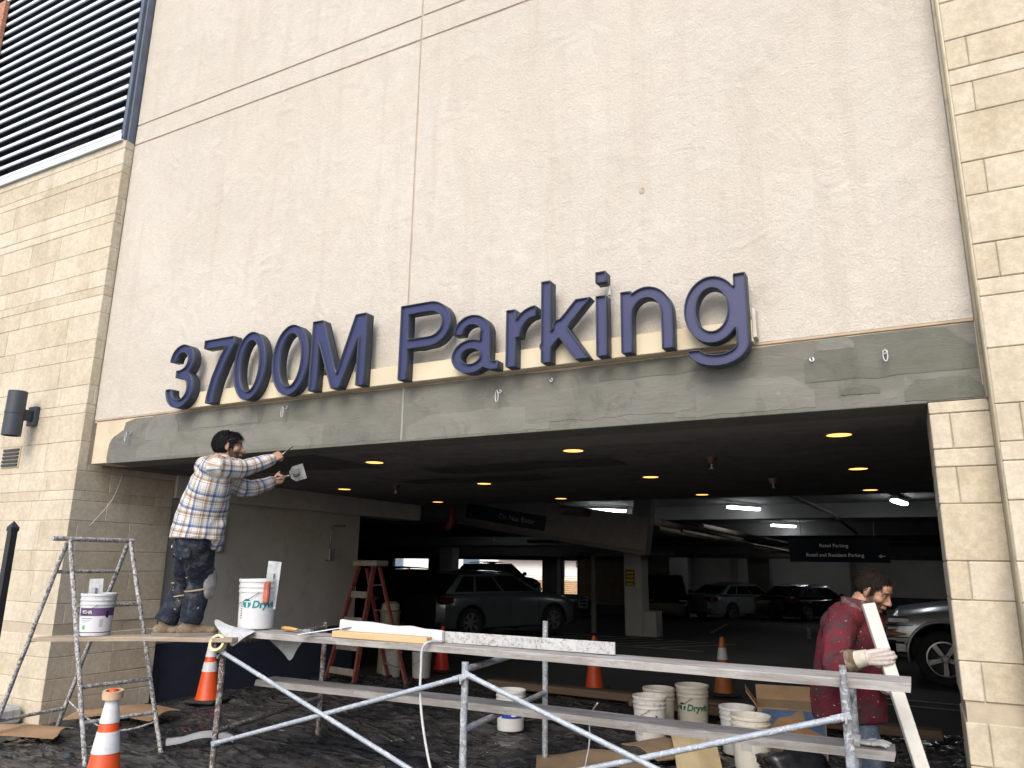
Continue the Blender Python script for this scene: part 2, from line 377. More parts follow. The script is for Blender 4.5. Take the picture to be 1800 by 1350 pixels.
# right pier and jamb
XR0, XR1, YP = 0.165, 0.472, 4.75
wr = thing("stone_wall", "warm stone block wall and jamb on the right of the garage entrance", "wall", (1.2, 4.9, 0))
b = MB(); b.box(XR0+0.012, XR1-0.002, 4.952, 5.6, 0, 2.598); b.box(XR1+0.008, 4.5, YP+0.012, 5.6, 0, 7.4)
rel(b.build("mortar_core", M_MORTAR, wr), wr)
for i in range(len(ZR)-1):
    z0, z1 = ZR[i], ZR[i+1]; q = inset(z0); h = z1-z0
    if z0 < 2.59:
        zt = min(z1, 2.597)
        pieces = [(XR0+q, XR1)] if (h > 0.26 or h < 0.15) else [(XR0+q, XR0+0.105), (XR0+0.105, XR1)]
        for (a, c) in pieces: rel(stone(wr, M_STONE_R, a, c, 4.94+q, 5.15, z0, zt), wr)
        yy = 5.15
        while yy < 5.58: rel(stone(wr, M_STONE_R, XR0+q, XR0+0.1, yy, min(yy+0.45, 5.6), z0, zt), wr); yy += 0.45
    x = XR1+0.003; xs = [x]
    if not (h > 0.26 or h < 0.15): xs.append(x+0.115)
    else: xs.append(x+random.uniform(0.47, 0.55))
    while xs[-1] < 2.6: xs.append(xs[-1]+random.uniform(0.4, 0.6))
    for k in range(len(xs)-1): rel(stone(wr, M_STONE_R, xs[k], xs[k+1], YP+q, YP+0.25, z0, z1), wr)
b = MB(); b.tube([(XR1-0.004, 4.932, 2.6), (XR1-0.004, 4.932, 5.2), (XR1-0.004, 4.932, 7.4)], 0.013, 8)
b.box(XR1-0.004, XR1+0.006, YP+0.006, 4.936, 0.0, 7.4)
rel(b.build("sealant_bead", plain("sealant_bead", (0.52, 0.45, 0.32), 0.8, var=0.15, scale=4, bmp=0.4, dirt=0.3), wr, smooth=True), wr)

# ------------------------------------------------------------------ stucco wall above the entrance
ws = thing("stucco_wall", "pale textured stucco wall above the garage entrance carrying the blue sign", "wall", (-3.6, 5.0, 3.1))
b = MB(); b.box(XL+0.002, XR1, YS+0.010, 5.6, 3.05, 9.4); b.box(-7.84, XL+0.002, 4.97, 5.6, 6.45, 9.4)
rel(b.build("backing", M_GROOVE, ws), ws)
gx, gz = 0.008, 0.010
cols = [(XL+0.004, -3.645-gx), (-3.645+gx, XR1-0.018)]
for (a, c) in cols:
    for (z0, z1) in ((3.082, 6.428-gz), (6.428+gz, 6.69-gz), (6.69+gz, 9.4)):
        bm = MB(); bm.bbox(a, c, YS, YS+0.03, z0, z1, 0.004); rel(bm.build("panel", M_STUCCO, ws), ws)
# small chipped knock in the stucco
b = MB(); b.ell((-1.54, YS, 4.37), (0.022, 0.006, 0.028)); rel(b.build("chipped_spot", plain("chipped_stucco", (0.36, 0.31, 0.24), 0.95, var=0.4, scale=40, bmp=0.8), ws, smooth=True), ws)

# ------------------------------------------------------------------ fascia with the cement repair
fs = thing("fascia_beam", "beam over the garage entrance, mostly covered in fresh grey cement", "beam", (-3.6, 5.0, 2.6))
b = MB(); b.bbox(-7.74, XR1-0.006, YS+0.003, 5.25, 2.60, 3.066, 0.004); rel(b.build("core", M_CREAM, fs), fs)
b = MB(); b.bbox(-7.74, XR1-0.02, YS-0.008, YS+0.02, 3.064, 3.080, 0.003); rel(b.build("drip_edge", plain("drip_edge", (0.40, 0.30, 0.21), 0.85, var=0.2), fs), fs)
def blob(xs_top, xs_bot): return xs_top+xs_bot[::-1]
def wob(x, s, a): return a*(noise.noise(Vector((x*s, 3.3, 1.1)))+0.5*noise.noise(Vector((x*s*3, 7.3, 2.1))))
top = [(-7.24, 2.99), (-7.20, 3.03)]+[(-7.1+i*0.12, min(3.062, 3.052+wob(i*0.12, 2.0, 0.012))) for i in range(63)]+[(0.45, 3.06)]
left = [(-7.455, 2.603), (-7.47, 2.66), (-7.445, 2.70), (-7.48, 2.77), (-7.46, 2.82), (-7.40, 2.88), (-7.31, 2.925), (-7.26, 2.94)]
right = [(0.462, 3.0), (0.468, 2.7), (0.455, 2.603)]
# split in columns so no concave n-gon is needed
def coat(outline_top, zbot, y, mat, thick=0.004, name="cement_coat"):
    b = MB(); n = len(outline_top)
    zb = zbot if callable(zbot) else (lambda x: zbot)
    F = [(x, y, z) for x, z in outline_top]+[(x, y, zb(x)) for x, z in outline_top]
    Bk = [(x, y+thick, z) for x, _, z in F]
    v = F+Bk; f = []
    for i in range(n-1): f.append((i, i+1, n+i+1, n+i))
    N = 2*n
    for i in range(n-1): f.append((i, N+i, N+i+1, i+1)); f.append((n+i, n+i+1, N+n+i+1, N+n+i))
    f.append((0, n, N+n, N)); f.append((n-1, N+n-1, N+2*n-1, 2*n-1)); b.add(v, f)
    return rel(b.build(name, mat, fs), fs)
tl = [(-7.485, 2.66), (-7.47, 2.80), (-7.44, 2.85), (-7.40, 2.88), (-7.35, 2.90), (-7.30, 2.925), (-7.26, 2.94), (-7.24, 3.02)]+top[2:]
b = MB(); b.bbox(-7.45, XR0-0.003, YS-0.003, 5.27, 2.5925, 2.602, 0.002); rel(b.build("underside_coat", M_CEM3, fs), fs)
coat(tl, lambda x: 2.600+(0.05 if x < -7.47 else 0.0), YS-0.002, M_CEM, 0.006)
def patch(x0, x1, z0, z1, y, mat, seed, amp=0.03, n=34, fine=3.0):
    t = []; 
    for i in range(n):
        u = i/(n-1); x = x0+(x1-x0)*u; e = min(1.0, 6*u, 6*(1-u))
        zt = z0+(z1-z0)*(0.5+0.5*e)+amp*e*(noise.noise(Vector((x*1.7*fine, seed, 0)))+0.5*noise.noise(Vector((x*7*fine, seed, 3)))); t.append((x, min(zt, 3.055)))
    zb = lambda x: max(2.604, min(z0+amp*0.8*noise.noise(Vector((x*2.1*fine, seed+9, 0))), 3.0))
    t = [(x, max(z, zb(x)+0.006)) for x, z in t]
    return coat(t, zb, y, mat, 0.003, "cement_patch")
patch(-7.0, -4.3, 2.62, 2.86, YS-0.004, M_CEM2, 1.0, 0.035)
patch(-4.5, -3.66, 2.62, 2.95, YS-0.0042, M_CEM, 2.0, 0.02)
patch(-3.60, -2.3, 2.61, 2.80, YS-0.004, M_CEM2, 3.0, 0.03)
patch(-2.5, -1.2, 2.66, 2.92, YS-0.0046, M_CEM, 4.0, 0.03)
patch(-1.35, -0.45, 2.62, 2.84, YS-0.0042, M_CEM2, 5.0, 0.025)
patch(-0.5, 0.44, 2.78, 3.05, YS-0.005, M_CEM3, 6.0, 0.02)
patch(0.05, 0.455, 2.61, 2.74, YS-0.0055, M_CEM3, 7.0, 0.02)
patch(-6.2, -5.3, 2.88, 3.05, YS-0.0045, M_CEM2, 8.0, 0.02)
patch(-1.9, -0.9, 2.93, 3.05, YS-0.0052, M_CEM3, 9.0, 0.02)
patch(-6.9, -6.4, 2.80, 3.05, YS-0.005, M_CEM2, 10.0, 0.02)
patch(-0.30, -0.08, 2.68, 2.73, YS-0.0065, M_CEM3, 11.0, 0.012, 14, 9)
patch(-0.42, -0.2, 2.98, 3.055, YS-0.0065, M_CEM2, 12.0, 0.012, 14, 9)
b = MB(); b.box(-3.655, -3.635, YS-0.0062, YS+0.01, 2.605, 3.05); rel(b.build("control_joint", plain("joint_bead", (0.24, 0.235, 0.20), 0.8), fs), fs)
# hooks and anchors left in the cement
def hook(x, z, label, ln=0.10, link=True):
    t = thing("anchor_hook", label, "hook", (x, YS-0.005, z), group="hooks in the cement beam")
    b = MB(); b.tube([(0, 0.02, 0), (0, -0.05, 0.004), (0.0, -0.058, 0.0)], 0.006, 8); b.lathe([(0.0, 0), (0.016, 0), (0.016, 0.006), (0, 0.006)], 10, Matrix.Rotation(R_(90), 4, 'X'))
    b.build("bolt", M_GALV, t, smooth=True, sharp=40)
    if link:
        b = MB(); p = [(0.013*math.cos(a), -0.055, -ln/2-0.002+ln/2*math.sin(a)) for a in [k*2*math.pi/16 for k in range(17)]]; b.tube(p, 0.005, 6, False)
        b.build("link", M_GALV, t, smooth=True)
    return t
hook(-7.13, 2.90, "metal hook nearest the left end of the grey cement beam")
hook(-4.95, 2.99, "metal hook with a link below the sign letter M")
hook(-2.72, 2.93, "metal hook with a link below the sign letters a and r", 0.09)
hook(-2.28, 2.98, "short bare bolt below the sign letter k", link=False)
hook(-0.45, 2.93, "thin bent bolt right of the letter g in the cement beam", link=False)
hook(-0.03, 2.93, "thick metal hook nearest the right end of the grey cement beam", 0.07)

# ------------------------------------------------------------------ soffit and garage shell
b = MB(); b.box(-14, 4.0, 5.25, 11.2, 2.6, 3.2); b.box(XL-0.002, XR0, 5.1, 5.25, 2.602, 2.9)
so = tag(b.build("soffit", M_SOFFIT), kind="structure")
M_DARKPL = mat_cement("damp_plaster", (0.035, 0.035, 0.036), (0.055, 0.054, 0.053), (0.02, 0.02, 0.021))
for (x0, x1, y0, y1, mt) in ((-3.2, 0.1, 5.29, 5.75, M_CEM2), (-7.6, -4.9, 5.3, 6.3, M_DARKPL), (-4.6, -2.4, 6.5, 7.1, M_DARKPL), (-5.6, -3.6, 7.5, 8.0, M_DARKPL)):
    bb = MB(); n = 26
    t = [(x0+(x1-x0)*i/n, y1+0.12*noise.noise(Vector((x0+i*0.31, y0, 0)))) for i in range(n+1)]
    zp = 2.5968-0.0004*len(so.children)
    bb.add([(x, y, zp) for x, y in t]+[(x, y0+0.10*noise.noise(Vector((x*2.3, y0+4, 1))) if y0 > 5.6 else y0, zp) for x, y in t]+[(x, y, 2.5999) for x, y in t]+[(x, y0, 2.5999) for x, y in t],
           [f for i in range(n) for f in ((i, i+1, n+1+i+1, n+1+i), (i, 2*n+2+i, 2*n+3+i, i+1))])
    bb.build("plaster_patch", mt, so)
# left painted wall of the entrance bay
pw = thing("painted_wall", "grey-brown painted wall with a navy base inside the entrance on the left", "wall")
b = MB(); b.box(-8.3, -7.92, 6.062, 9.72, 0.65, 2.6); b.build("upper_wall", M_WALLPAINT, pw)
b = MB(); b.box(-8.3, -7.915, 6.062, 9.725, -0.1, 0.65); b.build("navy_base", M_NAVY, pw)
b = MB(); b.box(-8.35, -7.75, 6.07, 11.19, 2.33, 2.598); b.build("beam", M_WALLPAINT, pw)
b = MB(); b.bbox(-7.918, -7.885, 6.75, 6.98, 1.70, 2.15, 0.004); b.bbox(-7.888, -7.88, 6.77, 6.96, 1.72, 2.13, 0.002)
pn = tag(b.build("wall_panel", plain("wall_panel", (0.26, 0.215, 0.155), 0.7)), "flat tan access panel on the painted wall behind the plaid-shirted man", "panel")
eb = thing("electric_box", "small grey electrical box with conduit on the painted wall beside its far corner", "box", (-7.9, 9.0, 1.62))
b = MB(); b.bbox(-0.02, 0.07, -0.06, 0.06, 0, 0.17, 0.006); b.build("case", M_GALV, eb); b = MB(); b.tube([(0.02, 0, 0.17), (0.02, 0, 0.48), (0.03, 0.05, 0.52), (0.03, 0.3, 0.53)], 0.012, 8); b.build("conduit", M_GALV, eb, smooth=True)

# upper floor above the soffit and roof so that daylight cannot leak in
def cz(y): return 3.0-0.02*(max(y, 11.2)-11.2)
b = MB(); yy = [11.2, 20, 30, 42]
b.add([(x, y, cz(y)+dz) for dz in (0, 0.5) for y in yy for x in (-42, 16)],
      [(2*i, 2*i+1, 2*i+3, 2*i+2) for i in range(3)]+[(8+2*i, 8+2*i+2, 8+2*i+3, 8+2*i+1) for i in range(3)]+[(0, 8, 9, 1), (6, 7, 15, 14)]+[(2*i, 2*i+2, 8+2*i+2, 8+2*i) for i in range(3)]+[(2*i+1, 8+2*i+1, 8+2*i+3, 2*i+3) for i in range(3)])
tag(b.build("ceiling", M_CONC), kind="structure")
b = MB(); b.box(-42, 16, 5.6, 11.3, 3.2, 3.6); b.box(-42, -14, 5.6, 11.3, 2.6, 3.2); b.box(4.0, 16, 5.6, 11.3, 2.6, 3.2); b.box(-42, -41.7, 5.5, 42, -1, 3.4); b.box(15.7, 16, 5.5, 42, -1, 3.4)
b.box(-42, -14, 5.4, 5.6, -0.1, 3.3); b.box(4.4, 16, 5.4, 5.6, -0.1, 3.3); b.box(-42, 16, 5.56, 5.9, 3.55, 9.4)
tag(b.build("shell_wall", M_CONC), kind="structure")
for i, (y, d) in enumerate(((16.6, 0.30), (22.0, 0.35), (27.5, 0.4), (33.0, 0.55))):
    b = MB(); b.bbox(-41.6, 15.6, y, y+0.5, cz(y)-d-(0.12 if i == 3 else 0), cz(y)+0.02, 0.01)
    tag(b.build("ceiling_beam", M_CONC), ["concrete ceiling beam nearest the entrance soffit in the garage", "second concrete ceiling beam deeper in the garage", "third concrete ceiling beam, before the hanging text sign's far side", "deepest concrete ceiling beam before the rear garage wall"][i], "beam", "ceiling beams")
# sloping ramp edge beam with the do-not-enter sign
rb = thing("ramp_beam", "sloping pale ramp edge beam carrying the Do Not Enter sign", "beam", (-7.52, 14.0, 2.55), rot=(0, R_(8.5), 0))
b = MB(); b.box(2.75, 3.1, 0.0, 0.3, -0.28, 1.2); b.build("hanger_pier", M_CONC, rb)
b = MB(); b.bbox(-6.0, 3.1, -0.02, 0.25, -0.30, 0.42, 0.01); b.build("beam", plain("ramp_beam_paint", (0.27, 0.265, 0.255), 0.85, var=0.12, dirt=0.3, dirtcol=(0.15, 0.145, 0.14)), rb)
b = MB(); b.bbox(-6.0, 3.1, -0.05, -0.018, -0.31, -0.22, 0.006); b.build("edge_angle", M_CONC, rb)
b = MB(); b.box(-6.0, 2.4, 0.25, 1.2, 0.2, 0.42); b.build("ramp_slab", M_CONC, rb)
sg = thing("hanging_sign", "dark blue Do Not Enter sign on the sloping beam", "sign", (-7.52, 13.94, 2.55), rot=(0, R_(9.0), 0))
b = MB(); b.bbox(-0.95, 0.95, -0.02, 0.015, -0.15, 0.15, 0.003); b.build("board", plain("sign_navy", (0.012, 0.02, 0.04), 0.5, var=0.2), sg)
M_SIGNTXT = plain("sign_lettering", (0.55, 0.54, 0.50), 0.7, var=0.1)
def flat_text(txt, size, parent, mat, loc, rot=(R_(90), 0, 0), name="lettering", align='LEFT', off=0.0):
    me = text_mesh(txt, size, 0.001, offset=off, align=align, res=3); me.materials.append(mat); o = obj(name, me, parent); o.location = loc; o.rotation_euler = rot; return o
flat_text("Do Not Enter", 0.15, sg, M_SIGNTXT, (-0.12, -0.022, -0.05))
# ------------------------------------------------------------------ louvre screen over the left wall
lv = thing("louver_screen", "metal louvre screen with pale horizontal blades above the left stone wall", "louver", (-9.5, 4.9, 6.45))
M_BLADE = plain("louver_blade", (0.68, 0.74, 0.77), 0.45, metal=0.1, var=0.08)
M_FRAME_BLADE_SHADE = plain("louver_frame_blade_shade", (0.10, 0.12, 0.16), 0.5, metal=0.2, var=0.15)
z = 6.60; 
for i in range(26):
    b = MB(); q = Matrix.Translation((0, 4.87, z)) @ Matrix.Rotation(R_(35), 4, 'X')
    b.box(-14, -7.885, -0.040, 0.09, -0.006, 0.006, mat=q); bl_ = rel(b.build("blade", M_FRAME_BLADE_SHADE, lv), lv)  # blade body coloured dark to stand in for the shade on its underside
    b = MB(); b.bbox(-14, -7.886, 4.81, 4.832, z-0.045, z+0.002, 0.003); b.build("nose", M_BLADE, bl_); z += 0.155
b = MB(); b.bbox(-7.885, -7.835, 4.82, 4.97, 6.47, 9.4, 0.003); b.bbox(-7.832, -7.80, 4.86, 4.96, 6.455, 9.4, 0.003); rel(b.build("frame", M_FRAME_BLADE_SHADE, lv), lv)
b = MB(); b.bbox(-14, -7.84, 4.80, 4.99, 6.452, 6.468, 0.003); b.bbox(-14, -7.84, 4.79, 4.805, 6.44, 6.53, 0.003); rel(b.build("sill", M_BLADE, lv), lv)
for x in (-9.0, -10.1, -11.2): 
    b = MB(); b.bbox(x, x+0.09, 5.05, 5.2, 6.45, 9.4, 0.004); rel(b.build("post", plain("louver_post", (0.10, 0.085, 0.08), 0.7), lv), lv)
for k, zz in enumerate((7.0, 7.6, 8.2, 8.8)):
    b = MB(); b.bbox(-11.6, -7.9, 5.22, 5.3, zz, zz+0.16, 0.004); rel(b.build("cross_bar", plain("louver_post", (0.1, 0.085, 0.08)), lv), lv)
b = MB(); b.box(-16, -7.85, 5.5, 5.55, 6.45, 12); rel(b.build("interior_shade_sheet", plain("interior_shade_sheet", (0.028, 0.033, 0.045), 0.6, var=0.3), lv), lv)  # dark sheet whose colour stands in for the unlit space behind the blades
# brick wall beside the louvre
def mat_brick():
    m, nt, bs = mk("red_brick"); co = world_pos(nt); mp = _n(nt, "ShaderNodeMapping"); mp.inputs['Rotation'].default_value = (R_(90), 0, 0); nt.links.new(co, mp.inputs[0])
    br = _n(nt, "ShaderNodeTexBrick"); nt.links.new(mp.outputs[0], br.inputs['Vector']); br.inputs['Color1'].default_value = (0.36, 0.13, 0.07, 1); br.inputs['Color2'].default_value = (0.42, 0.18, 0.10, 1)
    br.inputs['Mortar'].default_value = (0.35, 0.28, 0.22, 1); br.inputs['Scale'].default_value = 4.5; nt.links.new(br.outputs[0], bs.inputs['Base Color']); bs.inputs['Roughness'].default_value = 0.9; return m
b = MB(); b.bbox(-14, -11.05, 4.74, 4.80, 6.6, 9.6, 0.004)
tag(b.build("brick_pier", mat_brick()), "orange-red brick pier at the top left beside the louvre screen", "wall")
# small wall vent at the far left edge
vt = thing("wall_vent", "small dark slatted vent in the stone wall at the far left edge", "vent", (-8.93, YF, 2.6))
b = MB(); b.bbox(-0.28, 0.06, -0.01, 0.01, 0.0, 0.24, 0.003); b.build("frame", M_MORTAR, vt)
for k in range(5):
    b = MB(); b.box(-0.26, 0.04, -0.025, -0.008, 0.02+k*0.043, 0.045+k*0.043); b.build("slat", M_STEELDARK, vt)
# ------------------------------------------------------------------ wall lamp
wlmp = thing("wall_lamp", "dark cylindrical up-and-down wall lamp on the left stone wall", "lamp", (-8.70, 4.60, 2.92))
M_LAMP = plain("lamp_paint", (0.035, 0.042, 0.055), 0.45, var=0.15, bmp=0.05)
b = MB(); b.lathe([(0.0, 0.02), (0.084, 0.02), (0.084, 0.0), (0.094, 0.0), (0.096, 0.02), (0.096, 0.245), (0.101, 0.247), (0.101, 0.262), (0.096, 0.264), (0.096, 0.50), (0.086, 0.50), (0.084, 0.47), (0.0, 0.47)], 32); b.build("shade", M_LAMP, wlmp, smooth=True, sharp=35)
b = MB(); b.bbox(-0.03, 0.03, 0.09, 0.18, 0.19, 0.31, 0.004); b.build("arm", M_LAMP, wlmp)
b = MB(); b.bbox(-0.07, 0.07, 0.175, 0.232, 0.14, 0.36, 0.006); b.build("wall_plate", M_LAMP, wlmp)
# ------------------------------------------------------------------ the sign: raceway and channel letters
sgn = thing("building_sign", "large dark blue channel letters reading 3700M Parking on a cream raceway", "sign", (-3.6, 4.87, 3.06))
b = MB(); b.bbox(-6.28, -0.79, 4.865, YS-0.001, 3.072, 3.225, 0.004); rel(b.build("raceway", plain("raceway_cream", (0.56, 0.49, 0.355), 0.7, var=0.08, scale=2, bmp=0.1, dirt=0.2, dirtcol=(0.5, 0.4, 0.25)), sgn), sgn)
b = MB(); b.bbox(-0.79, -0.765, 4.86, YS-0.002, 3.10, 3.30, 0.003); rel(b.build("end_cap", plain("raceway_cap", (0.5, 0.47, 0.42), 0.6), sgn), sgn)
def mat_letter_face():
    m, nt, bs = mk("letter_face"); co = world_pos(nt)
    vo = _n(nt, "ShaderNodeTexVoronoi"); vo.inputs['Scale'].default_value = 110; vo.inputs['Randomness'].default_value = 0.1; nt.links.new(co, vo.inputs['Vector'])
    d = ramp(nt, vo.outputs['Distance'], [(0.25, 0.0), (0.4, 1.0)])
    c = mixc(nt, d, (0.010, 0.012, 0.042), (0.017, 0.021, 0.092))
    c = mixc(nt, ramp(nt, nz(nt, co, 2.5, 5), [(0.4, 0.0), (0.75, 0.4)]), c, (0.034, 0.039, 0.105))
    nt.links.new(c, bs.inputs['Base Color']); bs.inputs['Roughness'].default_value = 0.45; return m
M_LFACE = mat_letter_face(); M_LRET = plain("letter_return", (0.024, 0.032, 0.055), 0.5, var=0.2, scale=4, bmp=0.05)
def mesh_xform(me, fn):
    for v in me.vertices: v.co = fn(v.co)
    me.update()
BASE, CAP = 3.07, 0.637
letters = [("3", -6.43, -6.05, "digit 3"), ("7", -5.94, -5.53, "digit 7"), ("0", -5.50, -5.10, "first digit 0, beside the 7"), ("0", -5.01, -4.58, "second digit 0, beside the M"), ("M", -4.55, -3.945, "capital M"),
           ("P", -3.585, -3.095, "capital P"), ("a", -3.07, -2.655, "letter a"), ("r", -2.585, -2.335, "letter r"), ("k", -2.30, -1.895, "letter k"), ("i", -1.852, -1.772, "letter i"), ("n", -1.665, -1.295, "letter n"), ("g", -1.215, -0.80, "letter g")]
# grotesque letter shapes drawn as strokes, unit cap height, contoured on a fine grid
def _box(x0, x1, y0, y1): return lambda x, y: np.maximum(np.abs(x-(x0+x1)/2)-(x1-x0)/2, np.abs(y-(y0+y1)/2)-(y1-y0)/2)
def _ell(cx, cy, rx, ry):
    def f(x, y):
        px, py = x-cx, y-cy; k0 = np.hypot(px/rx, py/ry)+1e-9; k1 = np.hypot(px/rx**2, py/ry**2)+1e-9; return k0*(k0-1)/k1
    return f
def _ring(cx, cy, rx, ry, wx, wy=None):
    o, i = _ell(cx, cy, rx, ry), _ell(cx, cy, rx-wx, ry-(wy or wx)); return lambda x, y: np.maximum(o(x, y), -i(x, y))
def _poly(pts):
    n = len(pts); c = (sum(p[0] for p in pts)/n, sum(p[1] for p in pts)/n)
    def f(x, y):
        r = None
        for k in range(n):
            a, b = pts[k], pts[(k+1) % n]; nx, ny = b[1]-a[1], -(b[0]-a[0]); l = math.hypot(nx, ny); nx, ny = nx/l, ny/l
            if (c[0]-a[0])*nx+(c[1]-a[1])*ny > 0: nx, ny = -nx, -ny
            d = (x-a[0])*nx+(y-a[1])*ny; r = d if r is None else np.maximum(r, d)
        return r
    return f
def _line(pts, w):
    def f(x, y):
        r = None
        for a, b in zip(pts[:-1], pts[1:]):
            bx, by = b[0]-a[0], b[1]-a[1]; t = np.clip(((x-a[0])*bx+(y-a[1])*by)/(bx*bx+by*by), 0, 1); d = np.hypot(x-a[0]-t*bx, y-a[1]-t*by)-w/2; r = d if r is None else np.minimum(r, d)
        return r
    return f
def _U(*fs): return lambda x, y: np.minimum.reduce([f(x, y) for f in fs])
def _I(*fs): return lambda x, y: np.maximum.reduce([f(x, y) for f in fs])
_up = lambda c: (lambda x, y: c-y); _dn = lambda c: (lambda x, y: y-c); _rt = lambda c: (lambda x, y: c-x); _lf = lambda c: (lambda x, y: x-c)
WS = 0.124
GL = {
 "3": _U(_I(_ring(.285, .735, .265, .265, WS, .125), _U(_rt(.285), _up(.735))), _I(_ring(.295, .285, .30, .30, WS, .125), _U(_rt(.27), _dn(.30))), _box(.19, .33, .465, .585)),
 "7": _I(_U(_box(0, .64, .865, 1), _line([(.575, .90), (.43, .66), (.30, .36), (.235, .10), (.215, -.12)], .145)), _up(0.0), _dn(1.0)),
 "0": _ring(.315, .495, .315, .515, WS, .125),
 "M": _U(_box(0, WS, 0, 1), _box(.95-WS, .95, 0, 1), _poly([(0, 1), (.19, 1), (.545, 0), (.405, 0)]), _poly([(.95, 1), (.76, 1), (.405, 0), (.545, 0)])),
 "P": _U(_box(0, WS, 0, 1), _box(.05, .45, .872, 1), _box(.05, .45, .405, .533), _I(_ring(.45, .7025, .32, .2975, WS, .128), _rt(.445))),
 "a": _U(_ring(.265, .198, .265, .213, WS, .115), _box(.40, .535, .10, .50), _I(_ring(.275, .49, .26, .235, WS, .12), _up(.49)), _I(_ring(.60, .15, .20, .15, .135, .105), _dn(.15), _lf(.60)), _box(.59, .65, 0.0, .105)),
 "r": _U(_box(0, WS, 0, .71), _I(_ring(.39, .36, .335, .36, WS, .13), _lf(.39), _up(.36))),
 "k": _I(_U(_box(0, WS, 0, 1), _I(_line([(.05, .20), (.62, .79)], .137), _dn(.715)), _line([(.225, .43), (.60, -.10)], .15)), _up(0.0)),
 "i": _U(_box(0, WS, 0, .71), _box(0, WS, .865, 1.0)),
 "n": _U(_box(0, WS, 0, .71), _I(_ring(.29, .41, .29, .32, WS, .125), _up(.41)), _box(.58-WS, .58, 0, .415)),
 "g": _U(_ring(.29, .365, .29, .365, WS, .125), _box(.65-WS, .65, -.03, .72), _I(_ring(.33, -.02, .32, .23, WS, .12), _dn(-.02), _U(_rt(.33), _dn(-.06)))),
}
def contours(fn, x0, x1, y0, y1, h=0.0085):
    nx, ny = int((x1-x0)/h)+2, int((y1-y0)/h)+2; xs = x0+h*np.arange(nx); ys_ = y0+h*np.arange(ny); X, Y = np.meshgrid(xs, ys_, indexing='ij'); F = fn(X, Y); F = np.where(np.abs(F) < 1e-6, 1e-6, F)
    seg = {}
    def ip(i, j, k, l):
        a, b = F[i, j], F[k, l]; t = a/(a-b); return (xs[i]+(xs[k]-xs[i])*t, ys_[j]+(ys_[l]-ys_[j])*t)
    act = np.argwhere((np.minimum.reduce([F[:-1, :-1], F[1:, :-1], F[:-1, 1:], F[1:, 1:]]) < 0) & (np.maximum.reduce([F[:-1, :-1], F[1:, :-1], F[:-1, 1:], F[1:, 1:]]) > 0))
    pos = {}
    for i, j in act:
        i, j = int(i), int(j); cs = [(i, j), (i+1, j), (i+1, j+1), (i, j+1)]; ins = [F[c] < 0 for c in cs]; cr = []
        for k in range(4):
            a, b = cs[k], cs[(k+1) % 4]
            if ins[k] != ins[(k+1) % 4]:
                key = (min(a, b), max(a, b)); pos[key] = ip(*key[0], *key[1]); cr.append((key, ins[k]))
        outs = [c for c, s in cr if s]; inn = [c for c, s in cr if not s]
        for a, b in zip(outs, inn if len(inn) == 1 else inn): seg[a] = b
    loops = []
    while seg:
        st = next(iter(seg)); cur = st; lp = []
        while cur in seg: lp.append(pos[cur]); cur = seg.pop(cur)
        if len(lp) > 6: loops.append(lp)
    return loops
def simplify(lp, tol=0.0011):
    keep = [lp[0]]
    i = 0; n = len(lp)
    while i < n-1:
        j = min(i+14, n-1)
        while j > i+1:
            ax, ay = lp[i]; bx, by = lp[j]; L = math.hypot(bx-ax, by-ay)+1e-9
            if max(abs((bx-ax)*(ay-py)-(ax-px)*(by-ay))/L for px, py in lp[i+1:j]) < tol: break
            j -= 1
        keep.append(lp[j]); i = j
    return keep
def glyph_curve(lps, sx, extrude, fill):
    cu = bpy.data.curves.new("glyph", 'CURVE'); cu.dimensions = '2D'; cu.fill_mode = fill; cu.extrude = extrude
    for lp in lps:
        sp = cu.splines.new('POLY'); sp.points.add(len(lp)-1); sp.use_cyclic_u = True
        for p, (x, y) in zip(sp.points, lp): p.co = (x*sx, y*CAP, 0, 1)
    o = bpy.data.objects.new("glyph", cu); COL.objects.link(o); me = evaluated(o); bpy.data.objects.remove(o); bpy.data.curves.remove(cu); return me
for ch, xl, xr, lab in letters:
    lps = [simplify(l) for l in contours(GL[ch], -0.06, 1.05, -0.34, 1.06)]
    mn = min(p[0] for l in lps for p in l); mx = max(p[0] for l in lps for p in l); sx = (xr-xl)/(mx-mn)
    tr = glyph_curve(lps, sx, 0.05, 'BACK'); fc = glyph_curve(lps, sx, 0.0, 'FRONT')
    fn = lambda c, dy: Vector((xl+(c.x-mn*sx), 4.815-c.z+dy, BASE+c.y))
    mesh_xform(tr, lambda c: fn(c, 0.0)); mesh_xform(fc, lambda c: fn(c, -0.030))
    tr.materials.append(M_LRET); fc.materials.append(M_LFACE)
    lo = rel(obj("letter", tr, sgn), sgn); lo["label"] = lab
    sol = lo.modifiers.new("rim", 'SOLIDIFY'); sol.thickness = 0.007; sol.offset = -1
    fo = obj("letter_face", fc, lo)
    # stand-offs
for x in (-1.81,):
    b = MB(); b.tube([(x+0.03, 4.86, 3.55), (x+0.03, 4.86, 3.62)], 0.012, 8); rel(b.build("dot_strut", plain("raceway_cap", (0.5, 0.47, 0.42)), sgn), sgn)

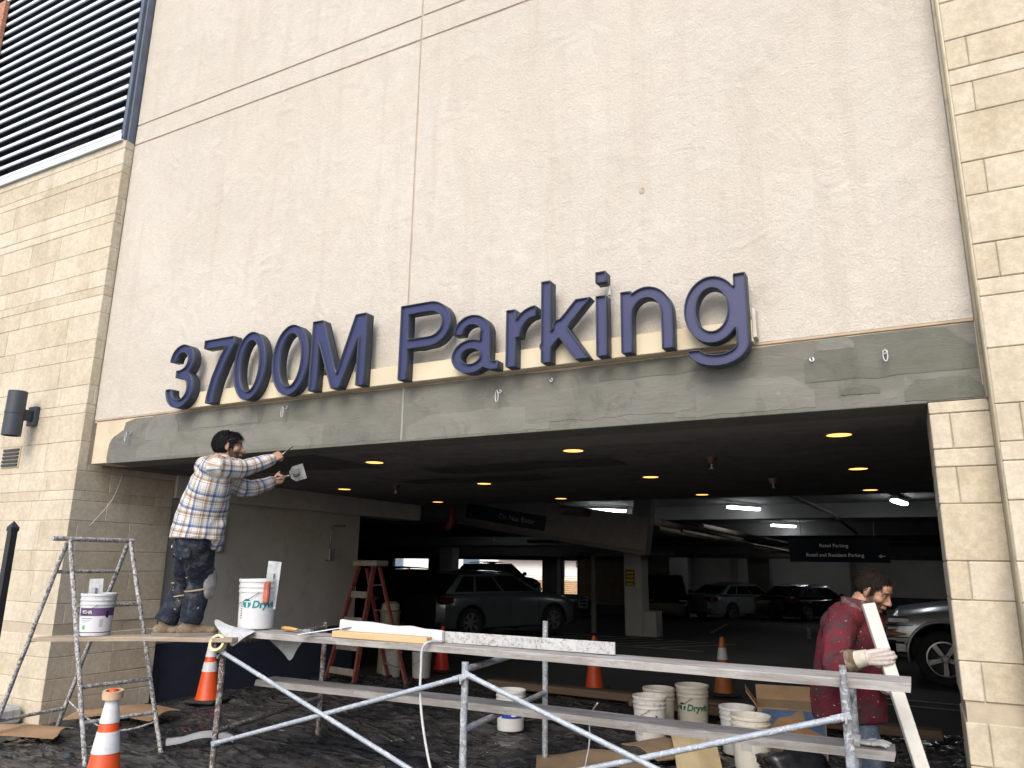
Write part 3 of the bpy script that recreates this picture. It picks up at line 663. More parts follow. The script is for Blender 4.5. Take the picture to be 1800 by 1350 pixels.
# ------------------------------------------------------------------ kerb block and fence post at the far left
b = MB(); b.bbox(-9.6, -8.02, 4.42, 4.80, 0, 0.17, 0.03)
tag(b.build("kerb_block", plain("kerb_concrete", (0.36, 0.37, 0.38), 0.85, var=0.12, dirt=0.3)), "low rounded concrete kerb at the foot of the left stone wall", "kerb")
fp = thing("fence_post", "slim black metal post with pointed cap at the far left edge", "post", (-6.18, 3.40, 0))
b = MB(); b.bbox(-0.027, 0.027, -0.027, 0.027, 0, 1.83, 0.004); b.build("post", plain("black_metal", (0.015, 0.015, 0.018), 0.35, var=0.1), fp)
b = MB(); b.lathe([(0.044, 1.82), (0.044, 1.85), (0.0, 1.90)], 4, Matrix.Rotation(R_(45), 4, 'Z')); b.build("cap", plain("black_metal", (0.015, 0.015, 0.018)), fp)

# ------------------------------------------------------------------ downlights, sprinklers, detector
M_DL = emis("downlight_glow", (1.0, 0.50, 0.13), 1.35); M_TRIM = plain("downlight_trim", (0.25, 0.2, 0.14), 0.5)
proto = None; words_x = {-0.40: "first column from the right", -2.55: "second column from the right", -4.73: "third column from the right", -7.0: "leftmost column"}
words_y = {5.98: "front row", 8.21: "middle row", 10.6: "rear row"}
for x in words_x:
    for y in words_y:
        if (x, y) == (-7.0, 5.98): continue
        lab = f"round warm recessed ceiling light, {words_y[y]}, {words_x[x]}"
        if proto is None:
            proto = thing("recessed_light", lab, "ceiling light", (x, y, 2.6), group="recessed lights in the entrance soffit")
            b = MB(); b.lathe([(0.088, -0.002), (0.108, -0.004), (0.112, 0.0), (0.088, 0.003)], 28, caps=False); b.build("trim_ring", M_TRIM, proto, smooth=True)
            b = MB(); b.lathe([(0.0, -0.0015), (0.088, -0.0015), (0.088, 0.0)], 28); b.build("lens", M_DL, proto)
        else:
            t = copy_tree(proto); t.location = (x, y, 2.594 if y < 5.9 else 2.6); t["label"] = lab
def sprinkler(x, y, lab, col):
    t = thing("sprinkler_head", lab, "sprinkler", (x, y, 2.6), group="sprinkler heads under the soffit")
    b = MB(); b.lathe([(0.05, 0.0), (0.048, -0.012), (0.035, -0.03), (0.034, -0.055), (0.012, -0.06), (0.0, -0.06)], 16); b.build("cup", plain("sprinkler_"+col[1], col[0], 0.5, var=0.3), t, smooth=True, sharp=40)
    b = MB(); b.tube([(0, 0, -0.055), (0, 0, -0.10)], 0.009, 8); b.lathe([(0.0, -0.1), (0.025, -0.1), (0.025, -0.105), (0, -0.105)], 12); b.build("nozzle", M_GALV, t, smooth=True, sharp=40)
sprinkler(-1.55, 6.85, "rust-brown sprinkler head in the open soffit between ceiling lights", ((0.09, 0.045, 0.025), "rust"))
sprinkler(-5.95, 8.0, "dark red sprinkler head above the plaid-shirted man's tools", ((0.06, 0.02, 0.018), "red"))
sprinkler(-1.32, 8.85, "pale cream ceiling detector farther back in the soffit", ((0.24, 0.2, 0.14), "cream"))
# fluorescent fixtures in the garage
M_TUBE = emis("fluorescent_tube", (0.93, 0.97, 1.0), 11.0)
def fluor(x, y, rz, lab, drop=0.12):
    z = cz(y)-drop
    t = thing("fluorescent_light", lab, "ceiling light", (x, y, z), rz, group="fluorescent lights on the garage ceiling")
    b = MB(); b.bbox(-0.50, 0.50, -0.07, 0.07, 0.02, 0.075, 0.01); b.build("housing", plain("fixture_white", (0.5, 0.5, 0.5), 0.5), t)
    b = MB(); b.bbox(-0.48, 0.48, -0.062, 0.062, -0.03, 0.018, 0.02); b.build("diffuser", M_TUBE, t)
    for s in (-0.4, 0.4):
        b = MB(); b.tube([(s, 0, 0.07), (s, 0, drop+0.02)], 0.006, 6); b.build("hanger", M_STEELDARK, t)
fluor(-3.0, 16.0, R_(62), "lit fluorescent ceiling light directly above the garage's centre bay")
fluor(-3.0, 21.4, R_(62), "lit fluorescent ceiling light behind the nearest centre one")
fluor(-2.95, 30.5, R_(62), "far fluorescent ceiling light above the Retail Parking sign")
fluor(-6.0, 15.9, R_(40), "lit fluorescent ceiling light right of the Do Not Enter sign")
fluor(-0.12, 15.4, R_(80), "lit fluorescent ceiling light beside the right stone jamb")
fluor(-16.5, 29.0, R_(20), "far fluorescent ceiling light left of the dark raised car", 0.1)
fluor(-14.0, 25.0, R_(10), "dim far fluorescent ceiling light above the silver SUV", 0.1)
fluor(0.8, 36.6, R_(5), "added fluorescent fill light nearest the rear wall on the right", 0.1)  # added fixture, hidden behind the deepest beam, to brighten the rear wall
fluor(-4.6, 36.8, R_(5), "added fluorescent fill light nearest the rear wall, right of the broad column", 0.1)  # another added fixture behind that beam, there to light the rear wall
fluor(-9.0, 34.0, R_(5), "added fluorescent fill light above the black SUV by the rear wall", 0.1)  # added as well, brightens the back of the garage from behind the beam
# pipes under the ceiling
def pipe(name, lab, pts, r, mat=None, cat="pipe"):
    t = thing(name, lab, cat, pts[0]); b = MB(); b.tube([Vector(p)-Vector(pts[0]) for p in pts], r, 12); b.build("tube", mat or M_PIPE, t, smooth=True, sharp=40)
    n = max(2, len(pts)); 
    for k in range(1, 4):
        p = Vector(pts[0]).lerp(Vector(pts[1]), k/4)-Vector(pts[0]); d = (Vector(pts[1])-Vector(pts[0])).normalized()
        b = MB(); b.tube([p-d*0.05, p+d*0.05], r*1.18, 12); b.build("coupling", mat or M_PIPE, t, smooth=True, sharp=40)
    return t
pipe("ceiling_pipe", "brown cast ceiling pipe running beside the sloping beam", [(-5.9, 13.2, 2.62), (-4.6, 17.5, 2.5), (-4.2, 24, 2.3)], 0.085)
pipe("ceiling_pipe", "thin dark ceiling pipe in the middle of the garage ceiling", [(-2.0, 11.6, 2.9), (-1.3, 15.5, 2.62), (-1.2, 21, 2.45)], 0.035)
pipe("ceiling_pipe", "long dark pipe crossing the deep garage ceiling", [(-12, 24.0, 2.33), (4, 24.0, 2.33)], 0.06)
pipe("ceiling_pipe", "dark pipe crossing low in front of the rear garage wall", [(-14, 31.5, 1.98), (6, 31.5, 1.98)], 0.07)
pipe("ceiling_pipe", "grey pipe crossing left above the silver SUV", [(-20, 20.0, 2.02), (-9.0, 20.0, 2.08)], 0.035, M_CONC)
pipe("drain_pipe", "pale vertical drain pipe elbowed beside the square column", [(-8.1, 20.4, -0.27), (-8.1, 20.4, 1.78), (-8.0, 20.4, 1.88), (-7.2, 20.6, 1.90), (-5.9, 21.0, 1.92)], 0.075, M_CONC)
for i, (dx, dz, r) in enumerate(((0, 0, 0.05), (0.5, -0.06, 0.035), (0.9, 0.03, 0.06))):
    pipe("ceiling_pipe", ["dark pipe running deeper right of the sloping beam's low end", "thin dark pipe just right of the first one past the sloping beam", "thick dark pipe farthest right past the sloping beam"][i], [(-4.6+dx, 15.2, 2.35+dz), (-3.4+dx, 22.0, 2.05+dz), (-2.9+dx, 30.0, 1.95+dz)], r)
vp = thing("red_valve", "dark red pipe valve hanging below the ceiling left of the Do Not Enter sign", "valve", (-7.35, 11.6, 2.2))
b = MB(); b.tube([(0, 0, 0.5), (0, 0, 0.12), (-0.04, 0, 0.05), (-0.12, 0, 0.0)], 0.075, 14); b.build("elbow", plain("valve_red", (0.12, 0.022, 0.015), 0.5), vp, smooth=True)
b = MB(); b.tube([(0, 0, 0.10), (0, 0, 0.16)], 0.10, 14); b.build("flange", plain("valve_red", (0.12, 0.022, 0.015)), vp, smooth=True, sharp=40)
# hanging retail sign
rs = thing("hanging_sign", "dark hanging sign reading Retail Parking above the man in red", "sign", (-1.25, 17.0, 1.74))
b = MB(); b.bbox(-1.05, 0.85, -0.03, 0.03, -0.02, 0.46, 0.004); b.build("board", plain("sign_black", (0.004, 0.005, 0.008), 0.85, var=0.2, spec=0.15), rs)
flat_text("Retail Parking", 0.10, rs, M_SIGNTXT, (-0.45, -0.033, 0.28)); flat_text("Retail and Resident Parking", 0.10, rs, M_SIGNTXT, (-0.72, -0.033, 0.09))
b = MB(); b.box(0.665, 0.77, -0.034, -0.031, 0.10, 0.112); b.prism([(0.645, 0.106), (0.70, 0.14), (0.705, 0.13), (0.665, 0.106), (0.705, 0.082), (0.70, 0.072)], -0.0345, -0.0312); b.build("arrow", M_SIGNTXT, rs)
for s in (-0.8, 0.6):
    b = MB(); b.tube([(s, 0, 0.46), (s, 0, 1.12)], 0.008, 6); b.build("rod", M_STEELDARK, rs)
# ------------------------------------------------------------------ columns and rear walls
def column(x0, x1, y0, y1, lab, mat, ztop=None, extra=None):
    t = thing("square_column", lab, "column", ((x0+x1)/2, (y0+y1)/2, fz(y0)-0.02)); hx, hy = (x1-x0)/2, (y1-y0)/2
    b = MB(); b.bbox(-hx, hx, -hy, hy, 0, (ztop or cz(y0))-fz(y0)+0.02, 0.015); b.build("shaft", mat, t)
    if extra: b = MB(); b.bbox(*extra, 0.012); b.build("base_block", mat, t)
    return t
c1 = column(-7.08, -6.58, 20.1, 20.7, "pale square column with a yellow sign and a block at its foot", M_WHITEPAINT, extra=(0.253, 0.62, -0.28, 0.28, 0, 0.66))
ys = thing("warning_sign", "small black and yellow warning sign on the pale square column", "sign", (-6.9, 20.085, 1.25))
b = MB(); b.bbox(-0.13, 0.13, -0.01, 0.01, -0.22, 0.22, 0.003); b.build("plate", plain("sign_yellowblack", (0.03, 0.027, 0.01), 0.5), ys)
MY = plain("sign_yellow", (0.55, 0.38, 0.02), 0.6)
for k, cells in enumerate(((0.045, 0.04, 0.05, 0.045), (0.05, 0.045, 0.05, 0.03), (0.04, 0.05, 0.06, 0.04), (0.03, 0.03, 0.03, 0.03, 0.03))):
    x = -sum(cells)/2-0.008*(len(cells)-1)/2
    for c_ in cells:
        b = MB(); b.box(x, x+c_, -0.0125, -0.0105, 0.105-k*0.10, 0.165-k*0.10); b.build("print_mark", MY, ys); x += c_+0.008
b = MB(); b.box(-0.115, 0.115, -0.0115, -0.0105, -0.205, -0.20); b.box(-0.115, 0.115, -0.0115, -0.0105, 0.2, 0.205); b.build("border", MY, ys)
column(-10.4, -9.5, 36.0, 36.7, "dim concrete column behind the dark parked SUV", M_CONC)
column(-6.35, -5.45, 33.9, 34.8, "broad dim concrete column right of the pale sedan", M_CONC)
column(-17.1, -16.25, 35.9, 36.4, "dark broad column between the two bright openings", M_CONC)
column(-19.6, -18.9, 30.0, 30.6, "dark column left of the raised black car", M_CONC)
# rear wall right
rw = thing("rear_wall", "rear garage wall painted pale above and navy below", "wall", (0, 40, -0.7))
b = MB(); b.box(-13.0, 16, 40.0, 40.3, 0.25, 3.2); rel(b.build("upper_wall", M_WHITEPAINT, rw), rw)
b = MB(); b.box(-13.0, 16, 39.98, 40.3, -0.75, 0.25); rel(b.build("navy_base", M_NAVY, rw), rw)
for x0, x1 in ((-7.9, -7.4), (-4.0, -2.7), (1.5, 2.3)):
    b = MB(); b.box(x0, x1, 39.6, 39.99, -0.75, 3.0); rel(b.build("pilaster", M_WHITEPAINT, rw), rw)
# rear wall left with openings, shutters and rails
lw = thing("parapet_wall", "rear garage parapet wall with bright street openings and rails", "wall", (-20, 36.5, -0.6))
b = MB(); b.box(-42, -13.0, 36.5, 36.75, -0.75, 0.03); b.box(-42, -13.0, 36.5, 36.75, 1.70, 3.2)
for (x0, x1) in ((-42, -27.1), (-24.6, -23.5), (-17.2, -16.2), (-15.15, -13.0)): b.box(x0, x1, 36.5, 36.75, 0.03, 1.70)
b.box(-13.2, -13.0, 36.5, 40.3, -0.75, 3.2)
rel(b.build("wall", M_CONC, lw), lw)
for k in range(9):
    b = MB(); b.tube([(-27.2, 36.46, 0.1+k*0.10), (-15.0, 36.46, 0.1+k*0.10)], 0.010, 6); rel(b.build("rail", M_STEELDARK, lw), lw)
sh = thing("roller_shutter", "tan roller shutter with horizontal slats left of the pale column", "shutter", (-11.9, 32.0, -0.5))
for k in range(17):
    b = MB(); b.bbox(-1.5, 0.7, -0.02, 0.02, 0.35+k*0.115, 0.455+k*0.115, 0.012); b.build("slat", plain("shutter_tan", (0.17, 0.13, 0.075), 0.6), sh)
b = MB(); b.box(-1.6, 0.8, -0.1, 0.1, -0.1, 0.35); b.box(-1.6, 0.8, 0.03, 0.1, 0.35, 2.4); b.build("frame", M_STEELDARK, sh)
ns = thing("notice_sign", "small pale notice hanging low at the front of the silver SUV", "sign", (-9.9, 24.0, 0.35))
b = MB(); b.bbox(-0.17, 0.17, -0.008, 0.008, -0.2, 0.2, 0.003); b.build("plate", plain("notice_white", (0.35, 0.38, 0.42), 0.6), ns)
MNB = plain("notice_blue", (0.03, 0.05, 0.16), 0.6)
for k in range(3):
    b = MB(); b.box(-0.11, 0.11, -0.011, -0.0085, 0.09-k*0.11, 0.15-k*0.11); b.build("print_line", MNB, ns)
b = MB(); b.tube([(0, 0.01, -0.2), (0, 0.01, -0.69)], 0.02, 8); b.build("stand", M_STEELDARK, ns)
# floor paint
b = MB()
for k in range(7):
    x = -9.0+k*0.62; b.add([(x, 17.2, fz(17.2)+0.004), (x+0.1, 17.2, fz(17.2)+0.004), (x+1.3, 19.4, fz(19.4)+0.004), (x+1.2, 19.4, fz(19.4)+0.004)], [(0, 1, 2, 3)])
for (x0, y0, x1, y1) in ((-9.6, 16.9, -4.2, 17.0), (-9.3, 19.4, -5.0, 19.5), (-0.9, 11.35, 2.0, 11.45), (-0.7, 11.9, 2.0, 12.0), (-0.9, 11.35, -0.65, 12.6)):
    b.add([(x0, y0, fz(y0)+0.0045), (x1, y0, fz(y0)+0.0045), (x1, y1, fz(y1)+0.0045), (x0, y1, fz(y1)+0.0045)], [(0, 1, 2, 3)])
for k in range(5):
    x = -5.5+k*2.7; b.add([(x, 23, fz(23)+0.004), (x+0.1, 23, fz(23)+0.004), (x-0.5, 28, fz(28)+0.004), (x-0.6, 28, fz(28)+0.004)], [(0, 1, 2, 3)])
tag(b.build("floor_marking", M_LINE), kind="structure")
# ------------------------------------------------------------------ street building seen through the rear openings
sb = thing("street_building", "bright pale building across the street seen through the rear openings", "building", (-26, 52, -0.7))
b = MB(); b.box(-26, 18, 0, 6, 0, 9); b.build("wall", plain("street_white", (0.82, 0.79, 0.73), 0.9, var=0.05, scale=0.5), sb)
b = MB(); b.box(-26, 18, -0.06, -0.001, 0, 1.0); b.build("plinth", plain("street_tan", (0.55, 0.36, 0.2), 0.9), sb)
for k in range(4):
    x = -13+k*7.3
    f = MB().box(x, x+1.5, -0.08, -0.002, 1.3, 2.5).build("window", plain("street_frame", (0.25, 0.3, 0.35), 0.5), sb)
    MB().box(x+0.08, x+1.42, -0.10, -0.081, 1.38, 2.42).build("pane", mat_glass_dark("street_glass", (0.12, 0.17, 0.22)), f)
b = MB(); b.box(-2.5, 6, -0.8, -0.1, 2.55, 2.62); b.build("awning", plain("street_red", (0.45, 0.12, 0.06), 0.8), sb)
flat_text("Mendocino", 0.62, sb, plain("street_letters", (0.05, 0.05, 0.05), 0.6), (4.0, -0.12, 1.95))
flat_text("P", 0.9, sb, plain("street_letters", (0.05, 0.05, 0.05)), (8.9, -0.12, 1.7))
# ------------------------------------------------------------------ plastic sheet on the ground
def tarp():
    nx, ny = 340, 300; x0, x1, y0, y1 = -8.6, 1.6, 2.6, 9.4
    V = []; F = []
    def hgt(x, y):
        p = Vector((x*1.1, y*2.1, 0.3)); q = Vector((x*0.9+0.5*noise.noise(Vector((x*1.3, y*1.3, 5)))*1.5, y*2.6+noise.noise(Vector((x, y, 9)))*1.5, 1.0))
        r = 1-abs(noise.noise(q*1.4)); r2 = 1-abs(noise.noise(q*3.1+Vector((4, 2, 7)))); r3 = 1-abs(noise.noise(Vector((x*5+1.5*noise.noise(p*2), y*9, 2.2))))
        r4 = 1-abs(noise.noise(Vector((x*2.2+1.2*noise.noise(p*1.1), y*8.0+noise.noise(p*2), 4.0)))); return max(0.0, 0.026*(max(0, r-0.84)/0.16)**1.2+0.010*(max(0, r2-0.84)/0.16)+0.016*(max(0, r4-0.86)/0.14)+0.008*noise.noise(p*0.6))+0.006
    for j in range(ny+1):
        for i in range(nx+1):
            x = x0+(x1-x0)*i/nx; y = y0+(y1-y0)*j/ny
            e = 0.25*noise.noise(Vector((x*0.8, 3.0, 1)))
            yy = y+e*(j/ny)
            V.append((x, yy, fz(yy)+hgt(x, yy)))
    for j in range(ny):
        for i in range(nx):
            x, y, _ = V[j*(nx+1)+i]
            if y > 4.62 and x < XL+0.03 and y < 6.14: continue
            if y > 6.0 and x < -7.88: continue
            if y > 4.5 and x < XL+0.02: continue
            if 4.68 < y < 5.66 and x > XR0-0.05: continue
            if y > 4.68 and x > 0.9 and y < 5.7: continue
            F.append((j*(nx+1)+i, j*(nx+1)+i+1, (j+1)*(nx+1)+i+1, (j+1)*(nx+1)+i))
    b = MB(); b.add(V, F); o = b.build("plastic_sheet", mat_plastic_sheet(), smooth=True)
    return tag(o, "crumpled black plastic sheet spread over the ground under the scaffold", "plastic sheet")
tarp()
M_CARD = plain("cardboard", (0.30, 0.19, 0.105), 0.85, var=0.15, scale=5, bmp=0.2, dirt=0.25, dirtcol=(0.16, 0.11, 0.07))
def card(name, lab, loc, rz, sx, sy, mat, tilt=(0, 0), cat="cardboard", bend=0.03, th=0.008):
    n = 8; b = MB(); V = []
    for k in (0, 1):
        for j in range(n+1):
            for i in range(n+1):
                u, v = i/n-0.5, j/n-0.5; z = bend*(math.sin(u*5+1)+0.6*math.cos(v*6))+0.01*noise.noise(Vector((u*4+loc[0], v*4, loc[1])))
                V.append((u*sx+(0.02*noise.noise(Vector((v*6, loc[0], 1))) if i in (0, n) else 0), v*sy, z+k*th))
    N = (n+1)**2; F = []
    for j in range(n):
        for i in range(n):
            a = j*(n+1)+i; F += [(a, a+n+1, a+n+2, a+1), (N+a, N+a+1, N+a+n+2, N+a+n+1)]
    for i in range(n):
        for a, c in ((i, i+1), (n*(n+1)+i, n*(n+1)+i+1), (i*(n+1), (i+1)*(n+1)), (i*(n+1)+n, (i+1)*(n+1)+n)): F.append((a, c, N+c, N+a))
    b.add(V, F); o = b.build(name, mat); o.location = loc; o.rotation_euler = (tilt[0], tilt[1], rz); return tag(o, lab, cat)
card("cardboard_sheet", "flat cardboard sheet lying against the left jamb behind the step ladder", (-7.25, 5.35, 0.11), R_(20), 0.95, 0.55, M_CARD)
card("cardboard_sheet", "long cardboard sheet at the bottom left corner beside the kerb", (-7.6, 4.15, 0.09), R_(35), 1.5, 0.42, M_CARD)
card("cardboard_sheet", "tan cardboard board propped on the floor behind the scaffold's right brace", (-1.72, 6.55, 0.16), R_(112), 0.75, 0.36, plain("fibre_board", (0.36, 0.29, 0.17), 0.8, var=0.12), (R_(4), R_(-16)), "board")
card("cardboard_sheet", "dark cardboard flap on the floor between the buckets", (-1.95, 6.75, 0.12), R_(60), 0.8, 0.45, plain("cardboard_dark", (0.2, 0.14, 0.085), 0.85), (R_(5), R_(8)))
card("cardboard_sheet", "brown cardboard sheet at the bottom under the crossing braces", (-2.45, 6.1, 0.10), R_(25), 0.9, 0.5, plain("cardboard_dark", (0.2, 0.14, 0.085), 0.85))
card("mesh_scrap", "grey plastic scrap lying on the sheet behind the step ladder's foot", (-5.7, 5.0, 0.10), R_(40), 0.55, 0.14, plain("grey_scrap", (0.30, 0.31, 0.32), 0.5), cat="scrap")
M_OLDWOOD = mat_wood("dark_old_wood", (0.09, 0.055, 0.035), (0.15, 0.10, 0.06), 0)
for lab, (x0, x1, y, rz) in {"dark timber lying on the garage floor at the edge of the plastic sheet": (-5.2, -1.2, 9.25, -1.5), "second dark timber on the floor in front of the far orange cones": (-3.1, 0.1, 8.9, -2.0)}.items():
    b = MB(); L = (x1-x0)/2; b.bbox(-L, L, -0.09, 0.09, 0, 0.09, 0.01); o = b.build("timber", M_OLDWOOD); o.location = ((x0+x1)/2, y, fz(y)+0.06); o.rotation_euler = (0, 0, R_(rz)); tag(o, lab, "timber")
M_BAG = plain("black_bag", (0.015, 0.016, 0.02), 0.3, var=0.3, bmp=0.6, bscale=12)
def crumple(name, lab, loc, r, mat, cat, seed=1, sub=4):
    bm = bmesh.new(); bmesh.ops.create_icosphere(bm, subdivisions=sub, radius=1.0)
    for v in bm.verts:
        p = v.co.copy(); n_ = noise.noise(p*1.6+Vector((seed, 0, 0))); rr = 1-abs(noise.noise(p*3.2+Vector((0, seed, 2)))); r3 = 1-abs(noise.noise(p*7+Vector((1, seed, 2))))
        s = 0.75+0.35*n_+0.4*(rr-0.6)+0.15*(r3-0.6); v.co = Vector((p.x*r[0]*s, p.y*r[1]*s, max(-0.3, p.z*s)*r[2]))
    b = MB(); b.bm(bm); o = b.build(name, mat, smooth=True); o.location = loc; return tag(o, lab, cat)
crumple("plastic_bag", "crumpled black plastic heap on the floor left of the man in red", (-0.95, 6.35, 0.12), (0.34, 0.26, 0.22), M_BAG, "bag", 3)
crumple("plastic_bag", "small crumpled black plastic bag on the floor at the bottom centre", (-3.55, 5.15, 0.07), (0.24, 0.2, 0.11), M_BAG, "bag", 8)

# ------------------------------------------------------------------ scaffold
M_SCAF1 = mat_splatter("scaffold_rusty", (0.16, 0.15, 0.15), (0.10, 0.055, 0.035), (0.42, 0.40, 0.38), 0.45)
M_SCAF2 = mat_splatter("scaffold_galvanised", (0.34, 0.38, 0.43), (0.23, 0.235, 0.25), (0.48, 0.49, 0.50), 0.45, 0.4)
M_BRACE = mat_splatter("brace_tube", (0.40, 0.45, 0.51), (0.33, 0.37, 0.42), (0.53, 0.55, 0.57), 0.4, 0.4)
def wobble(a, b, n=6, amp=0.002):
    a, b = Vector(a), Vector(b); return [a.lerp(b, k/n)+Vector((random.uniform(-amp, amp), random.uniform(-amp, amp), 0))*(0 if k in (0, n) else 1) for k in range(n+1)]
def frame(lab, fx, fy, rx, ry, h, hr, mat, rungs, extra=0.0):
    t = thing("scaffold", lab, "scaffold frame", (fx, fy, 0), group="scaffold frames")
    d = Vector((rx-fx, ry-fy, 0))
    b = MB(); b.tube(wobble((0, 0, 0.0), (0, 0, h)), 0.0235, 12); b.tube([(0, 0, h), (0, 0, h+extra)], 0.018, 10); b.build("leg", mat, t, smooth=True, sharp=40)
    b = MB(); b.tube(wobble((d.x, d.y, 0.0), (d.x, d.y, hr)), 0.0235, 12); b.tube([(d.x, d.y, hr), (d.x, d.y, hr+extra*0.8)], 0.018, 10); b.build("leg", mat, t, smooth=True, sharp=40)
    for z in rungs:
        b = MB(); b.tube(wobble((0, 0, z), (d.x, d.y, z)), 0.021, 12); b.build("rung", mat, t, smooth=True, sharp=40)
    for (p) in ((0, 0), (d.x, d.y)):
        b = MB(); b.tube([(p[0], p[1]-0.03, 0.9), (p[0], p[1]-0.045, 0.9)], 0.009, 8); b.bbox(p[0]-0.006, p[0]+0.006, p[1]-0.06, p[1]-0.03, 0.875, 0.90, 0.002); b.build("lock_pin", M_GALV, t)
    return t
frame("rust-brown scaffold frame at the left end with masking tape on its leg", -4.88, 4.42, -5.2, 5.95, 1.0, 1.0, M_SCAF1, (0.985, 0.34), 0.045)
frame("galvanised scaffold frame in the middle under the long plank", -2.645, 4.40, -2.80, 5.95, 1.005, 1.16, M_SCAF2, (0.96, 0.595), 0.0)
frame("galvanised scaffold frame at the right end beside the man in red", -0.375, 4.40, -0.40, 5.16, 1.05, 1.14, M_SCAF2, (0.595, 0.93), 0.10)
def brace(lab, a, b_):
    t = thing("cross_brace", lab, "brace", a, group="scaffold cross braces")
    a, b_ = Vector(a), Vector(b_); d = b_-a; n = d.normalized(); bb = MB()
    bb.tube([(0, 0, 0), d], 0.0165, 10); bb.build("tube", M_BRACE, t, smooth=True, sharp=40)
    for p in (Vector((0, 0, 0)), d):
        s = 1 if p.length == 0 else -1; q = MB(); mt = Matrix.Translation(p) @ basis(n*s, (0, 1, 0)).to_4x4(); q.bbox(-0.05, 0.05, -0.019, 0.019, -0.005, 0.005, 0.003, mt); q.build("flat_end", M_BRACE, t)
    return t
brace("cross brace falling rightwards from the left rusty frame", (-4.85, 4.37, 0.93), (-2.62, 4.35, 0.20))
brace("cross brace rising rightwards from the left rusty frame", (-4.83, 4.385, 0.27), (-2.67, 4.37, 0.91))
brace("cross brace falling rightwards from the middle frame", (-2.60, 4.37, 0.93), (-0.36, 4.35, 0.22))
brace("cross brace rising rightwards to the right frame beside the man in red", (-2.62, 4.385, 0.23), (-0.40, 4.37, 0.90))
M_PLANK = mat_wood("weathered_plank", (0.17, 0.155, 0.14), (0.33, 0.31, 0.29), 0, 0.45)
M_PLANK2 = mat_wood("bare_plank", (0.22, 0.17, 0.12), (0.36, 0.29, 0.21), 0, 0.25)
def plank(lab, a, b_, wd, th, mat, group=None, name="scaffold_plank"):
    a, b_ = Vector(a), Vector(b_); d = b_-a; L = d.length; n = 24; V = []; F = []
    for i in range(n+1):
        u = i/n; x = L*(u-0.5)
        for (y, z) in ((-wd/2, -th), (-wd/2, -0.006), (-wd/2+0.006, 0), (wd/2-0.006, 0), (wd/2, -0.006), (wd/2, -th)):
            e = 0.004*noise.noise(Vector((x*3+a.x, y*20, z*20)))
            V.append((x+(0.012*noise.noise(Vector((y*30, z*30, a.x))) if i in (0, n) else 0), y+e, z+0.5*e+0.004*math.sin(u*7+a.y)))
    for i in range(n):
        for k in range(6): F.append((i*6+k, i*6+(k+1) % 6, (i+1)*6+(k+1) % 6, (i+1)*6+k))
    F += [tuple(range(6)), tuple(n*6+k for k in range(6))]
    b = MB(); b.add(V, F); o = b.build(name, mat); m = basis(d, (0, 0, 1)).to_4x4(); m.translation = (a+b_)/2; o.matrix_world = m
    return tag(o, lab, "plank", group)
plank("long paint-stained upper plank along the top of the scaffold", (-5.02, 4.61, 1.082), (-0.07, 4.60, 1.082), 0.27, 0.045, M_PLANK)
plank("long paint-stained lower plank threaded through the scaffold", (-4.92, 4.93, 0.668), (-0.19, 4.98, 0.668), 0.23, 0.048, M_PLANK)
plank("thin board from the step ladder to the scaffold that the man stands on", (-6.86, 4.20, 0.945), (-4.72, 4.46, 1.045), 0.26, 0.032, M_PLANK2)
plank("short warped tan board lying on the upper plank beside the bucket", (-4.95, 4.80, 1.05), (-3.95, 4.80, 1.05), 0.16, 0.03, M_PLANK2)
# ------------------------------------------------------------------ things lying on the upper plank
ZP = 1.084
b = MB(); b.bbox(-0.42, 0.42, -0.035, 0.035, 0, 0.045, 0.003); o = b.build("wood_batten", mat_wood("fresh_timber", (0.50, 0.34, 0.17), (0.62, 0.45, 0.25), 0)); o.location = (-3.42, 4.505, ZP+0.002); tag(o, "fresh yellow timber batten lying on the upper plank", "batten")
def foam():
    b = MB(); n = 30; V = []; F = []
    for i in range(n+1):
        u = i/n; x = -0.45+0.92*u; top = 0.105+0.014*noise.noise(Vector((u*5, 1, 1)))-0.035*u
        for (y, z) in ((-0.012, 0), (-0.012, top*0.5), (-0.010+0.006*noise.noise(Vector((u*9, 0, 4))), top), (0.014, top+0.004), (0.016, 0)): V.append((x, y+0.01*math.sin(u*4), z))
    for i in range(n):
        for k in range(5): F.append((i*5+k, i*5+(k+1) % 5, (i+1)*5+(k+1) % 5, (i+1)*5+k))
    F += [(0, 1, 2, 3, 4), tuple(n*5+k for k in range(5))]; b.add(V, F); return b
o = foam().build("foam_strip", plain("white_foam", (0.62, 0.62, 0.63), 0.7, var=0.05, dirt=0.12, dirtcol=(0.35, 0.33, 0.3))); o.location = (-3.42, 4.60, ZP+0.01); tag(o, "bent white plastic strip standing behind the yellow batten", "trim strip")
b = MB(); b.bbox(-0.75, 0.75, -0.006, 0.006, 0, 0.075, 0.002, jit=0.001); o = b.build("metal_trim", mat_splatter("trim_strip", (0.42, 0.42, 0.42), (0.5, 0.5, 0.5), (0.25, 0.23, 0.2), 0.3, 0.2)); o.location = (-2.45, 4.63, ZP+0.004); o.rotation_euler = (0, 0, R_(0.5)); tag(o, "long dirty white trim strip standing on edge along the upper plank", "trim strip")
b = MB(); b.bbox(-0.2, 0.2, -0.022, 0.022, 0, 0.006, 0.002); o = b.build("plastic_bead", plain("white_bead", (0.7, 0.72, 0.75), 0.5)); o.location = (-3.93, 4.50, ZP+0.04); o.rotation_euler = (0, R_(-9), R_(32)); tag(o, "white plastic corner bead leaning off the plank's front edge", "trim strip")
ch = thing("brush", "wooden-handled brush lying on the upper plank behind the bucket", "brush", (-4.35, 4.62, ZP+0.02), R_(-12))
